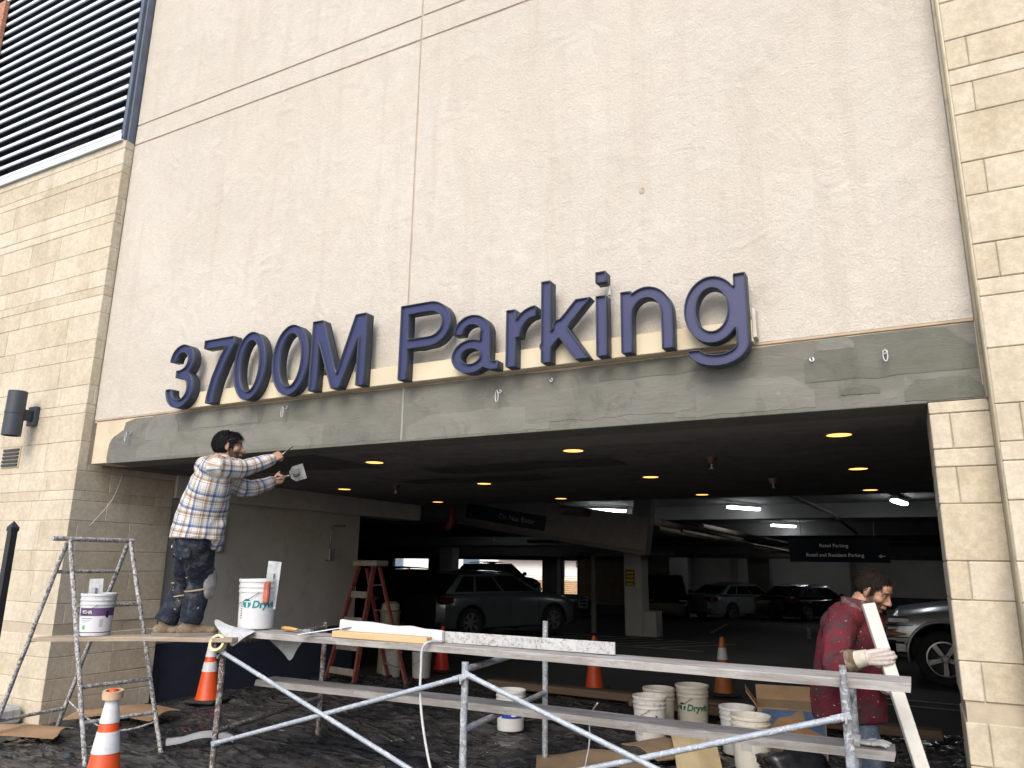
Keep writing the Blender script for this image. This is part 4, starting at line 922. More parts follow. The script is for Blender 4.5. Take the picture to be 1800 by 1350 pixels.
b = MB(); b.tube([(-0.16, 0, 0), (-0.10, 0, 0), (-0.02, 0, 0), (0.04, 0, 0)], [0.013, 0.017, 0.014, 0.010], 12); b.build("handle", plain("brush_handle", (0.5, 0.29, 0.1), 0.5), ch, smooth=True)
b = MB(); b.tube([(0.04, 0, 0), (0.17, 0, 0)], 0.007, 8); b.build("shaft", M_GALV, ch, smooth=True)
b = MB(); b.bbox(0.15, 0.23, -0.02, 0.02, -0.012, 0.014, 0.004); b.build("head", M_GALV, ch)
def cloth_scrap(name, lab, pts, mat, cat):
    # a thin sheet draped along a grid of points
    b = MB(); n = len(pts[0]); V = [p for row in pts for p in row]; F = []
    for j in range(len(pts)-1):
        for i in range(n-1): F.append((j*n+i, j*n+i+1, (j+1)*n+i+1, (j+1)*n+i))
    b.add(V, F); o = b.build(name, mat, smooth=True); s = o.modifiers.new("thickness", 'SOLIDIFY'); s.thickness = 0.002; s2 = o.modifiers.new("round", 'SUBSURF'); s2.levels = 2; s2.render_levels = 2
    return tag(o, lab, cat)
M_MESHF = plain("mesh_fabric", (0.42, 0.43, 0.45), 0.8, var=0.12, scale=30, bmp=0.7, bscale=220)
cloth_scrap("mesh_fabric", "white mesh cloth folded over the left end of the scaffold", [[(-5.10, 4.50, 1.17), (-4.95, 4.48, 1.12), (-4.78, 4.47, 1.10), (-4.60, 4.48, 1.09)], [(-5.05, 4.43, 1.13), (-4.92, 4.42, 1.09), (-4.76, 4.41, 1.075), (-4.58, 4.44, 1.088)], [(-4.90, 4.40, 1.06), (-4.82, 4.395, 1.03), (-4.72, 4.40, 1.04), (-4.60, 4.43, 1.07)], [(-4.80, 4.395, 0.99), (-4.76, 4.39, 0.96), (-4.72, 4.395, 0.99), (-4.66, 4.42, 1.05)]], M_MESHF, "cloth")
cloth_scrap("mesh_fabric", "white mesh cloth hanging under the left end of the scaffold", [[(-4.86, 4.80, 1.03), (-4.62, 4.80, 1.03), (-4.36, 4.80, 1.03)], [(-4.74, 4.78, 0.97), (-4.58, 4.765, 0.95), (-4.42, 4.78, 0.97)], [(-4.60, 4.77, 0.91), (-4.53, 4.755, 0.88), (-4.46, 4.77, 0.91)], [(-4.54, 4.77, 0.86), (-4.51, 4.76, 0.84), (-4.48, 4.77, 0.86)]], M_MESHF, "cloth")
def tape(lab, loc, rot, r=0.055, wd=0.045, col=(0.62, 0.55, 0.33), nm="masking_tape"):
    t = thing("tape_roll", lab, "tape", loc, rot=rot)
    b = MB(); b.lathe([(r*0.72, 0), (r, 0), (r, wd), (r*0.72, wd), (r*0.72, 0)], 30); b.build("tape", plain(nm, col, 0.7), t, smooth=True, sharp=40)
    b = MB(); b.lathe([(r*0.66, 0.001), (r*0.718, 0.001), (r*0.718, wd-0.001), (r*0.66, wd-0.001), (r*0.66, 0.001)], 30); b.build("core", M_CARD, t, smooth=True, sharp=40)
tape("pale masking tape roll hanging on the left scaffold leg", (-4.865, 4.36, 0.985), (R_(70), R_(18), R_(10)), 0.065, 0.05)
# hanging cable
b = MB(); P = [(-2.93, 4.56, 1.10), (-2.97, 4.45, 1.105), (-3.0, 4.42, 1.06), (-3.0, 4.415, 0.95), (-2.99, 4.40, 0.8), (-2.95, 4.38, 0.62), (-2.86, 4.33, 0.42), (-2.72, 4.25, 0.2), (-2.6, 4.15, 0.06), (-2.3, 4.0, 0.05)]
def smooth_path(P, n=6):
    P = [Vector(p) for p in P]; out = []
    for i in range(len(P)-1):
        p0, p1, p2, p3 = P[max(i-1, 0)], P[i], P[i+1], P[min(i+2, len(P)-1)]
        for k in range(n):
            t = k/n; out.append(0.5*((2*p1)+(p2-p0)*t+(2*p0-5*p1+4*p2-p3)*t*t+(3*p1-p0-3*p2+p3)*t**3))
    out.append(P[-1]); return out
b.tube(smooth_path(P), 0.009, 8); tag(b.build("hanging_cable", plain("grey_cable", (0.42, 0.42, 0.42), 0.5), smooth=True), "grey cable looping down from the middle of the upper plank", "cable")
b = MB(); b.tube(smooth_path([(-2.2, 5.6, 0.62), (-2.3, 5.7, 0.5), (-2.33, 5.75, 0.3), (-2.3, 5.6, 0.08), (-2.0, 5.4, 0.05)]), 0.006, 8); tag(b.build("hanging_cable", plain("grey_cable", (0.42, 0.42, 0.42)), smooth=True), "thin cable dropping behind the middle scaffold frame", "cable")
b = MB(); b.tube(smooth_path([(XL+0.02, 5.35, 2.55), (XL+0.05, 5.25, 2.25), (XL+0.02, 5.05, 1.95)]), 0.003, 6); tag(b.build("string", plain("pale_string", (0.6, 0.58, 0.5), 0.8), smooth=True), "thin pale string hanging on the left jamb stones", "string")
# glove on the lower plank
def glove():
    b = MB(); b.ell((0, 0, 0.012), (0.055, 0.045, 0.014)); 
    for k, y in enumerate((-0.03, -0.010, 0.012, 0.032)): b.tube(smooth_path([(0.03, y, 0.012), (0.075, y*1.3, 0.02), (0.11+0.01*(k % 2), y*1.6, 0.01)], 3), [0.012, 0.012, 0.011, 0.011, 0.010, 0.009, 0.007], 8)
    b.tube([(-0.03, 0, 0.012), (-0.11, 0.004, 0.016)], [0.036, 0.042], 12); b.tube([(0, 0.035, 0.012), (0.04, 0.07, 0.02)], [0.012, 0.009], 8); return b
o = glove().build("work_glove", plain("dusty_glove", (0.42, 0.41, 0.40), 0.9, var=0.25, scale=30, bmp=0.6), smooth=True); o.location = (-0.33, 4.95, 0.672); o.rotation_euler = (0, 0, R_(-5)); tag(o, "dusty white work glove lying on the lower plank", "glove")

# ------------------------------------------------------------------ step ladder on the left (painted steel tube)
M_LAD = mat_splatter("ladder_tube", (0.22, 0.22, 0.23), (0.12, 0.10, 0.09), (0.50, 0.49, 0.48), 0.62, 0.3)
sl = thing("step_ladder", "paint-crusted tubular step ladder standing in front of the left jamb", "ladder", (-6.6, 4.4, 0))
A = {'f1': ((-5.98, 4.14, 0), (-6.60, 4.13, 1.775)), 'f2': ((-5.86, 4.74, 0), (-6.60, 4.72, 1.775)), 'r1': ((-7.32, 4.12, 0.02), (-6.64, 4.13, 1.75)), 'r2': ((-7.40, 4.77, 0.02), (-6.64, 4.72, 1.75))}
for k, (p, q) in A.items():
    b = MB(); b.tube(wobble(p, q, 8, 0.003), 0.019, 10); rel(b.build("leg", M_LAD, sl, smooth=True, sharp=40), sl)
b = MB(); b.tube(wobble((-6.615, 3.98, 1.785), (-6.615, 4.76, 1.785), 8, 0.002), 0.021, 12); rel(b.build("top_rail", M_LAD, sl, smooth=True, sharp=40), sl)
def on(k, z): p, q = map(Vector, A[k]); return p.lerp(q, (z-p.z)/(q.z-p.z))
for z in (0.32, 0.585, 1.215): 
    b = MB(); b.tube(wobble(on('f1', z), on('f2', z)), 0.017, 10); rel(b.build("rung", M_LAD, sl, smooth=True, sharp=40), sl)
for z in (0.22, 0.905, 1.50):
    b = MB(); b.tube(wobble(on('r1', z), on('r2', z)), 0.016, 10); rel(b.build("rung", M_LAD, sl, smooth=True, sharp=40), sl)
b = MB(); ch0, ch1 = on('r2', 0.3), on('f2', 0.25); pts = [ch0.lerp(ch1, u)+Vector((0, 0, -0.16*math.sin(math.pi*u))) for u in [k/26 for k in range(27)]]
for i in range(26):
    m = (pts[i]+pts[i+1])/2; d = (pts[i+1]-pts[i]); b.tube([pts[i]-d*0.1, pts[i+1]+d*0.1], 0.006+0.003*(i % 2), 6)
rel(b.build("chain", M_LAD, sl), sl)

# ------------------------------------------------------------------ buckets
def bend_on_cyl(me, r, ang0, z0):
    for v in me.vertices:
        a = ang0+v.co.x/r; v.co = Vector(((r+v.co.z)*math.cos(a), (r+v.co.z)*math.sin(a), z0+v.co.y))
    me.update()
def cyl_patch(r, a0, a1, z0, z1, n=14, taper=0.0):
    b = MB(); V = []
    for i in range(n+1):
        a = a0+(a1-a0)*i/n
        for z in (z0, z1): rr = r+taper*z; V.append((rr*math.cos(a), rr*math.sin(a), z))
    b.add(V, [(2*i, 2*i+2, 2*i+3, 2*i+1) for i in range(n)]); return b
M_INK = plain("bucket_ink", (0.02, 0.02, 0.025), 0.6); M_TEAL = plain("bucket_teal", (0.0, 0.20, 0.22), 0.5); M_GREEN = plain("bucket_green", (0.0, 0.10, 0.055), 0.5); M_BLUE = plain("bucket_blue", (0.01, 0.04, 0.28), 0.5)
def bucket(lab, loc, rz, col, dirt, s=1.0, fill=None, deco=None, lean=0.0, matname=None):
    t = thing("bucket", lab, "bucket", loc, rot=(lean, 0, rz), group="plastic buckets")
    t.scale = (s, s, s)
    mt = plain(matname or "bucket_plastic_%.2f_%.2f" % (col[0], dirt), col, 0.42, var=0.06, scale=9, bmp=0.08, dirt=dirt, dirtcol=(0.22, 0.2, 0.175))
    prof = [(0.0, 0.0), (0.124, 0.0), (0.130, 0.006), (0.1405, 0.268), (0.146, 0.270), (0.1465, 0.283), (0.142, 0.285), (0.1425, 0.304), (0.148, 0.306), (0.1485, 0.318), (0.143, 0.320), (0.144, 0.345), (0.150, 0.347), (0.151, 0.360), (0.149, 0.368), (0.143, 0.368), (0.139, 0.34), (0.127, 0.02), (0.0, 0.018)]
    b = MB(); b.lathe(prof, 44); b.build("body", mt, t, smooth=True, sharp=38)
    b = MB(); pts = [(0.150*math.cos(a), 0.150*math.sin(a), 0.295-0.11*abs(math.sin((a+0.2)))) for a in [0.35*0+k*math.pi/20 for k in range(21)]]; b.tube([(p[0], -p[1]*1.02, p[2]) for p in pts], 0.0022, 6); b.build("handle", M_STEELDARK, t, smooth=True)
    if fill:
        b = MB(); b.lathe([(0.0, 0.30), (0.08, 0.302), (0.137, 0.296)], 30); b.build("contents", fill, t, smooth=True)
    if deco: deco(t)
    return t
def face_cam(loc): return math.atan2(0-loc[1], 0-loc[0])
def deco_dryvit(col, size=0.078, z=0.165, shift=0.0, logo=True):
    def f(t):
        a0 = -0.36+shift
        me = text_mesh("Dryvit", size, 0.0002, offset=0.0025, shear=0.18, res=4); bend_on_cyl(me, 0.1390, a0, z); me.materials.append(col); obj("lettering", me, t)
        if logo:
            b = MB(); V = []; F = []; n = 26; r0 = 0.034; ca = a0-0.31
            V = []; F = []
            for k in range(n+1):
                x_ = -r0*math.cos(math.pi*k/n); y_ = math.sqrt(max(0, r0*r0-x_*x_)); V += [(x_, -y_), (x_, y_)]
            F = [(2*k, 2*k+2, 2*k+3, 2*k+1) for k in range(n)]
            def W(x, y, dr): a = ca+x/0.138; return ((0.1392+dr)*math.cos(a), (0.1392+dr)*math.sin(a), z+0.03+y)
            b.add([W(x, y, 0.0) for x, y in V], F); b.build("logo_disc", col, t)
            b = MB()
            for (x0, x1, y0, y1) in ((-0.024, -0.006, 0.008, 0.016), (-0.006, 0.012, 0.008, 0.016), (0.012, 0.030, 0.008, 0.016), (0.0, 0.009, -0.034, 0.008)): b.add([W(x0, y0, 0.0006), W(x1, y0, 0.0006), W(x1, y1, 0.0006), W(x0, y1, 0.0006)], [(0, 1, 2, 3)])
            b.build("logo_mark", plain("bucket_white", (0.7, 0.7, 0.7), 0.5), t)
        b = MB()
        for k in range(9):
            zz = 0.08+k*0.017; wd = random.uniform(0.02, 0.04); aa = a0-0.72
            b.add([(0.1372*math.cos(aa+q/0.137), 0.1372*math.sin(aa+q/0.137), zz+h) for q in (0, wd*0.6) for h in (0, 0.006)], [(0, 1, 3, 2)])
        o = b.build("small_print", M_INK, t); o["kind"] = "stuff"
    return f
def deco_behr(t):
    cyl_patch(0.1312, -1.2, 1.25, 0.02, 0.245, 20, 0.037).build("label", plain("behr_label", (0.66, 0.66, 0.68), 0.5, var=0.04), t)
    cyl_patch(0.1318, -1.2, 1.25, 0.175, 0.245, 20, 0.037).build("purple_band", plain("behr_purple", (0.11, 0.055, 0.16), 0.5), t)
    cyl_patch(0.1318, -1.2, 1.25, 0.03, 0.038, 20, 0.037).build("purple_line", plain("behr_purple", (0.11, 0.055, 0.16)), t)
    cyl_patch(0.1326, -0.95, -0.55, 0.185, 0.228, 8, 0.037).build("black_badge", M_INK, t)
    me = text_mesh("BEHR", 0.038, 0.0002, offset=0.001, res=3); bend_on_cyl(me, 0.1418, -0.93, 0.197); me.materials.append(plain("bucket_white", (0.7, 0.7, 0.7))); obj("lettering", me, t)
    for (a0, a1, z0, z1) in ((-1.0, -0.25, 0.150, 0.158), (-1.0, -0.35, 0.132, 0.137), (-0.85, -0.6, 0.120, 0.124)): cyl_patch(0.1322, a0, a1, z0, z1, 8, 0.037).build("print_line", plain("label_grey", (0.25, 0.25, 0.27), 0.6), t)
    cyl_patch(0.1322, -0.85, -0.65, 0.06, 0.095, 5, 0.037).build("green_mark", plain("label_green", (0.05, 0.4, 0.12), 0.5), t)
    cyl_patch(0.1322, 0.55, 0.75, 0.16, 0.22, 5, 0.037).build("drop_mark", M_INK, t); cyl_patch(0.1322, 0.2, 0.42, 0.08, 0.15, 5, 0.037).build("grey_panel", plain("label_grey2", (0.45, 0.45, 0.47), 0.6), t)
def deco_blue(t):
    cyl_patch(0.1306, -0.7, 0.9, 0.12, 0.165, 14, 0.037).build("blue_band", M_BLUE, t)
    cyl_patch(0.1312, 0.05, 0.42, 0.14, 0.152, 6, 0.037).build("print_line", plain("bucket_white", (0.7, 0.7, 0.7)), t)
def deco_label(t):
    cyl_patch(0.1306, -0.6, 0.0, 0.14, 0.23, 10, 0.037).build("grey_label", plain("label_grey3", (0.36, 0.36, 0.35), 0.6, var=0.2, scale=40), t)
    cyl_patch(0.1308, 0.55, 0.8, 0.225, 0.27, 5, 0.037).build("red_mark", plain("label_red", (0.35, 0.02, 0.03), 0.6), t)
def deco_blot(t):
    cyl_patch(0.1306, 0.3, 0.52, 0.10, 0.2, 5, 0.037).build("barcode_label", plain("label_grey4", (0.22, 0.24, 0.3), 0.6, var=0.5, scale=60), t)
    cyl_patch(0.1307, 0.33, 0.47, 0.18, 0.225, 5, 0.037).build("blue_mark", M_BLUE, t)
    cyl_patch(0.1306, -0.9, -0.5, 0.06, 0.2, 8, 0.037).build("faded_print", plain("label_grey3", (0.36, 0.36, 0.35)), t)
M_MORT = plain("wet_mortar", (0.13, 0.125, 0.11), 0.6, var=0.2, bmp=0.6, bscale=30)
WHT = (0.60, 0.61, 0.62); OFFW = (0.46, 0.43, 0.36)
L1 = (-4.81, 4.66, 1.086); bucket("clean white Dryvit bucket standing on the upper plank", L1, face_cam(L1)+0.05, WHT, 0.10, 1.06, M_MORT, deco_dryvit(M_TEAL, 0.072, 0.16, 0.02))
L2 = (-6.30, 4.275, 0.977); bucket("white primer bucket with a purple label on the thin board", L2, face_cam(L2), (0.60, 0.61, 0.62), 0.35, 0.95, M_MORT, deco_behr)
L3 = (-3.66, 6.98, 0.04); bucket("white bucket with a blue band on the floor behind the middle frame", L3, face_cam(L3), (0.55, 0.55, 0.54), 0.2, 1.0, None, deco_blue)
L4 = (-2.34, 7.30, 0.03); bucket("white splattered bucket full of mortar behind the lower plank", L4, face_cam(L4), (0.52, 0.51, 0.48), 0.5, 1.08, M_MORT, deco_blot)
L5 = (-2.42, 7.85, 0.02); bucket("cream bucket right behind the splattered mortar bucket", L5, face_cam(L5), OFFW, 0.3, 1.08)
L6 = (-2.13, 8.05, 0.03); bucket("cream Dryvit bucket standing on the floor behind the planks", L6, face_cam(L6), OFFW, 0.12, 1.13, None, deco_dryvit(M_GREEN, 0.075, 0.165, -0.02))
L7 = (-1.32, 6.80, 0.03); bucket("open off-white bucket with a torn grey label near the man in red", L7, face_cam(L7), (0.55, 0.53, 0.47), 0.35, 1.1, None, deco_label)
L8 = (-1.52, 7.25, 0.03); bucket("white bucket with a dark lid behind the torn-label bucket", L8, face_cam(L8), (0.5, 0.5, 0.48), 0.3, 1.05, M_MORT)
L9 = (-1.33, 8.05, 0.02); bucket("narrowly visible white bucket beside the printed cardboard box", L9, face_cam(L9), (0.5, 0.5, 0.47), 0.3, 0.95)
L10 = (-7.02, 9.55, -0.05); bucket("dirty white bucket under the red ladder, nearer the wall", L10, face_cam(L10), (0.48, 0.46, 0.42), 0.3, 0.98)
L11 = (-6.62, 9.75, -0.05); bucket("dirty white bucket right of the red ladder's rear leg", L11, face_cam(L11), (0.48, 0.47, 0.44), 0.3, 1.0)
# tools in the buckets
def float_blade(lab, loc, rot, h, wd, col=(0.5, 0.53, 0.56)):
    t = thing("plaster_trowel", lab, "trowel", loc, rot=rot)
    b = MB(); b.bbox(-wd/2, wd/2, -0.003, 0.003, 0, h, 0.001); b.build("blade", plain("trowel_steel", col, 0.35, metal=0.6, var=0.25, scale=20, dirt=0.3, dirtcol=(0.4, 0.4, 0.38)), t)
    b = MB(); b.bbox(-0.012, 0.012, -0.03, -0.003, h*0.1, h*0.75, 0.003); b.build("spine", M_GALV, t)
    return t
float_blade("steel plasterer's float standing in the Dryvit bucket on the plank", (-4.70, 4.68, 1.24), (R_(3), R_(4), R_(28)), 0.38, 0.11)
hb = thing("float_handle", "red handle of a float hooked over the Dryvit bucket's rim", "tool", (-4.655, 4.60, 1.36), rot=(0, 0, R_(28)))
b = MB(); b.bbox(-0.022, 0.022, -0.03, 0.02, -0.07, 0.10, 0.01); b.build("grip", plain("red_sponge", (0.42, 0.12, 0.08), 0.8, var=0.25, scale=14, dirt=0.3, dirtcol=(0.4, 0.35, 0.3)), hb)
float_blade("mortar-caked float standing in the purple-label bucket", (-6.26, 4.22, 1.16), (R_(2), R_(-2), R_(25)), 0.29, 0.125, (0.34, 0.36, 0.38))

# ------------------------------------------------------------------ traffic cones
M_ORNG = plain("cone_orange", (0.60, 0.07, 0.010), 0.45, var=0.12, scale=6, bmp=0.08, dirt=0.15, dirtcol=(0.3, 0.07, 0.03))
M_CWHT = plain("cone_white", (0.58, 0.58, 0.60), 0.5, var=0.08, scale=14, dirt=0.28, dirtcol=(0.3, 0.29, 0.28)); M_RUB = plain("cone_rubber", (0.02, 0.018, 0.018), 0.8)
def cone(lab, loc, h=0.71, stripes=((0.40, 0.55), (0.63, 0.83)), body=None, rz=0.0, tilt=0.0):
    t = thing("traffic_cone", lab, "traffic cone", loc, rot=(tilt, 0, rz), group="orange traffic cones"); R0, R1 = 0.125*h/0.71, 0.028*h/0.71
    rad = lambda u: R0+(R1-R0)*u
    b = MB(); b.lathe([(R0+0.012, 0.03), (R0, 0.05), (rad(0.97), h*0.97), (rad(1)*0.9, h), (0.012, h)], 28); b.build("cone_body", body or M_ORNG, t, smooth=True, sharp=45)
    for (u0, u1) in stripes:
        b = MB(); n = 3; b.lathe([(rad(u0)+0.0005, 0.05+(h-0.05)*u0), (rad(u0)+0.003, 0.05+(h-0.05)*u0+0.002), (rad(u1)+0.003, 0.05+(h-0.05)*u1-0.002), (rad(u1)+0.0005, 0.05+(h-0.05)*u1)], 28); b.build("white_band", M_CWHT, t, smooth=True, sharp=40)
    q = R0+0.06; b = MB(); b.bbox(-q, q, -q, q, 0, 0.035, 0.012); b.build("base", M_RUB, t)
    return t
cone("orange cone with two white bands in the left foreground, tape on its tip", (-4.98, 3.58, 0.03), 0.72, ((0.40, 0.60), (0.68, 0.90)), rz=0.5)
tape("tan tape roll ringed over the tip of the foreground cone", (-4.98, 3.58, 0.69), (R_(4), R_(3), 0), 0.066, 0.052, (0.50, 0.34, 0.22), "packing_tape")
cone("orange cone with two dirty white bands below the standing man's board", (-7.28, 6.42, 0.04), 0.71, ((0.42, 0.58), (0.66, 0.86)), rz=0.3)
cone("bright orange cone with one worn white band behind the long plank", (-4.05, 10.2, -0.05), 0.70, ((0.62, 0.82),), rz=0.2)
cone("dull orange cone with a torn white band farther right in the garage", (-2.42, 10.8, -0.06), 0.74, ((0.58, 0.80),), plain("cone_dull_orange", (0.42, 0.13, 0.03), 0.55, var=0.15, dirt=0.2), 0.4)
cone("plain red-orange cone standing behind the red ladder", (-6.75, 10.5, -0.06), 0.68, (), plain("cone_red", (0.6, 0.03, 0.01), 0.45), 0.1)

# ------------------------------------------------------------------ red fibreglass ladder
M_FIB = plain("red_fibreglass", (0.18, 0.036, 0.025), 0.55, var=0.2, scale=12, dirt=0.35, dirtcol=(0.30, 0.24, 0.2)); M_ALU = plain("dirty_aluminium", (0.30, 0.27, 0.22), 0.55, metal=0.3, var=0.25, scale=18)
rl = thing("folding_ladder", "red fibreglass folding ladder inside the entrance by the painted wall", "ladder", (-6.9, 8.7, -0.03))
top = Vector((-6.93, 8.78, 1.57))
F1, F2 = (Vector((-7.46, 8.62, -0.03)), top+Vector((-0.17, -0.02, 0))), (Vector((-6.88, 8.52, -0.03)), top+Vector((0.13, -0.06, 0)))
B1, B2 = (Vector((-6.92, 9.35, -0.04)), top+Vector((-0.13, 0.10, -0.05))), (Vector((-6.18, 8.78, -0.03)), top+Vector((0.16, 0.02, -0.02)))
def rail(a, c, name, mat, wx=0.03, wy=0.06):
    d = c-a; m = Matrix.Translation(a) @ basis(d, (0.2, 1, 0)).to_4x4(); b = MB(); b.bbox(0, d.length, -wx/2, wx/2, -wy/2, wy/2, 0.004, m); return rel(b.build(name, mat, rl), rl)
for a, c in (F1, F2): rail(a, c, "side_rail", M_FIB, 0.035, 0.075)
for a, c in (B1, B2): rail(a, c, "rear_rail", M_FIB, 0.03, 0.055)
for u in (0.10, 0.30, 0.52, 0.74):
    p, q = F1[0].lerp(F1[1], u), F2[0].lerp(F2[1], u); rail(p, q, "step", M_ALU, 0.09, 0.02)
for u in (0.14, 0.38, 0.62, 0.84):
    p, q = B1[0].lerp(B1[1], u), B2[0].lerp(B2[1], u); rail(p, q, "rear_rung", M_ALU, 0.015, 0.03)
b = MB(); b.bbox(-0.24, 0.24, -0.11, 0.15, 0, 0.08, 0.012, Matrix.Translation(top-Vector((0, 0, 0.02))) @ Matrix.Rotation(R_(-8), 4, 'Z')); rel(b.build("top_cap", M_ALU, rl), rl)
for (a, c) in (F1, F2, B1, B2):
    b = MB(); b.bbox(-0.035, 0.035, -0.045, 0.045, -0.005, 0.05, 0.006, Matrix.Translation(a)); rel(b.build("foot", M_RUB, rl), rl)
# cooler-like tan canister behind ladder
wb = thing("water_jug", "tan plastic jug with a round lid standing behind the red ladder", "jug", (-7.35, 9.9, -0.06))
b = MB(); b.lathe([(0.0, 0), (0.16, 0), (0.165, 0.02), (0.15, 0.85), (0.16, 0.9), (0.165, 0.92), (0.0, 0.93)], 26); b.build("body", plain("jug_tan", (0.30, 0.25, 0.17), 0.6), wb, smooth=True, sharp=40)
b = MB(); b.lathe([(0.13, 0.93), (0.14, 0.94), (0.14, 1.02), (0.09, 1.06), (0.0, 1.06)], 24); b.build("lid", plain("jug_lid", (0.38, 0.33, 0.26), 0.6), wb, smooth=True, sharp=40)

# ------------------------------------------------------------------ printed cardboard box
cb = thing("cardboard_box", "open cardboard box with orange and blue print left of the man in red", "box", (-1.12, 7.55, 0.02), R_(12))
b = MB()
for (x0, x1, y0, y1) in ((-0.28, 0.28, -0.22, -0.213), (-0.28, 0.28, 0.213, 0.22), (-0.28, -0.273, -0.213, 0.213), (0.273, 0.28, -0.213, 0.213)): b.box(x0, x1, y0, y1, 0.004, 0.40)
b.box(-0.273, 0.273, -0.213, 0.213, 0.004, 0.012); b.build("carton", plain("cardboard_dark", (0.2, 0.14, 0.085), 0.85), cb)
for (y, ang, nm) in ((-0.222, -150, 1), (0.222, 150, 2)):
    q = Matrix.Translation((0, y, 0.40)) @ Matrix.Rotation(R_(ang if nm == 1 else -ang+100), 4, 'X'); b = MB(); b.box(-0.27, 0.27 if nm == 2 else -0.02, -0.004, 0.004, 0, 0.17, mat=q); b.build("flap", M_CARD, cb)
q = Matrix.Translation((-0.28, 0, 0.40)) @ Matrix.Rotation(R_(-35), 4, 'Y'); b = MB(); b.box(-0.003, 0.003, -0.2, 0.2, 0, 0.15, mat=q); b.build("flap", M_CARD, cb)
MO = plain("print_orange", (0.26, 0.125, 0.055), 0.85, var=0.25); MBL = plain("print_blue", (0.045, 0.085, 0.16), 0.85, var=0.3)
b = MB(); n = 22; b.prism([(0.0+0.17*math.cos(k*2*math.pi/n), 0.19+0.13*math.sin(k*2*math.pi/n)) for k in range(n)], -0.2222, -0.2203); b.build("orange_print", MO, cb)
b = MB(); b.prism([(-0.26, 0.28), (-0.24, 0.39), (0.05, 0.39), (0.0, 0.345), (-0.1, 0.33), (-0.18, 0.25)], -0.2228, -0.2206); b.build("blue_print", MBL, cb)
b = MB(); b.prism([(0.12, 0.26), (0.1, 0.39), (0.27, 0.39), (0.27, 0.2)], -0.2228, -0.2206); b.build("blue_print", MBL, cb)
b = MB(); b.prism([(-0.03, 0.10), (-0.03, 0.17), (-0.06, 0.17), (0.02, 0.20), (0.10, 0.17), (0.07, 0.17), (0.07, 0.10)], -0.2236, -0.2218); b.build("blue_print", MBL, cb)
b = MB(); b.box(-0.08, 0.26, -0.2236, -0.2206, 0.03, 0.09); b.build("blue_print", MBL, cb)
# ------------------------------------------------------------------ cars
M_TYRE = plain("tyre_rubber", (0.018, 0.018, 0.019), 0.85, var=0.2, bmp=0.3, bscale=40); M_RIM = plain("alloy_rim", (0.38, 0.38, 0.39), 0.35, metal=0.8, var=0.1)
M_CARBLACK = plain("car_trim_black", (0.012, 0.012, 0.013), 0.55); M_CHROME = plain("chrome", (0.55, 0.55, 0.56), 0.15, metal=1.0, var=0.05, bmp=0)
M_GLASS = mat_glass_dark("car_glass"); M_TAIL = plain("tail_lamp", (0.10, 0.008, 0.008), 0.25, var=0.1, bmp=0); M_HEAD = plain("head_lamp", (0.32, 0.33, 0.34), 0.12, metal=0.5, var=0.2, bmp=0.3, bscale=30)
M_AMBER = plain("amber_lamp", (0.45, 0.13, 0.01), 0.3); M_PLATE = plain("number_plate", (0.45, 0.43, 0.35), 0.5)
def wheel(parent, x, y, r, wd, side, spokes=5):
    t = bpy.data.objects.new("wheel", None); COL.objects.link(t); t.parent = parent; t.location = (x, y, r); t.rotation_euler = (R_(90)*-side, 0, 0)
    b = MB(); k = r*0.64
    b.lathe([(k, -wd/2), (r*0.93, -wd/2), (r, -wd*0.36), (r, wd*0.36), (r*0.93, wd/2), (k+0.012, wd/2), (k, wd/2-0.015), (k, -wd/2)], 36); b.build("tyre", M_TYRE, t, smooth=True, sharp=35)
    b = MB(); b.lathe([(k*0.9, -wd*0.2), (k, -wd*0.2), (k+0.002, wd/2-0.006), (k*0.93, wd/2-0.004), (k*0.9, wd*0.2), (k*0.9, -wd*0.2)], 36)
    b.lathe([(0.0, wd*0.36), (r*0.15, wd*0.36), (r*0.17, wd*0.2), (r*0.17, wd*0.05), (0, wd*0.05)], 20)
    for i in range(spokes):
        a = 2*math.pi*i/spokes+0.3; m = Matrix.Rotation(a, 4, 'Z'); h0, h1 = wd*0.16, wd*0.36
        w0, w1 = r*0.085, r*0.115
        b.add([m @ Vector(p) for p in ((r*0.1, -w0, h0), (r*0.1, w0, h0), (k*0.95, w1, h0), (k*0.95, -w1, h0), (r*0.1, -w0*0.8, h1), (r*0.1, w0*0.8, h1), (k*0.95, w1*0.8, h1), (k*0.95, -w1*0.8, h1))], [(0, 1, 2, 3), (4, 7, 6, 5), (0, 4, 5, 1), (1, 5, 6, 2), (2, 6, 7, 3), (3, 7, 4, 0)])
    b.build("rim", M_RIM, t, smooth=True, sharp=35)
    b = MB(); b.lathe([(0.0, -wd*0.1), (k*0.9, -wd*0.1), (k*0.9, -wd*0.12), (0, -wd*0.12)], 24); b.build("brake_disc", M_CARBLACK, t)
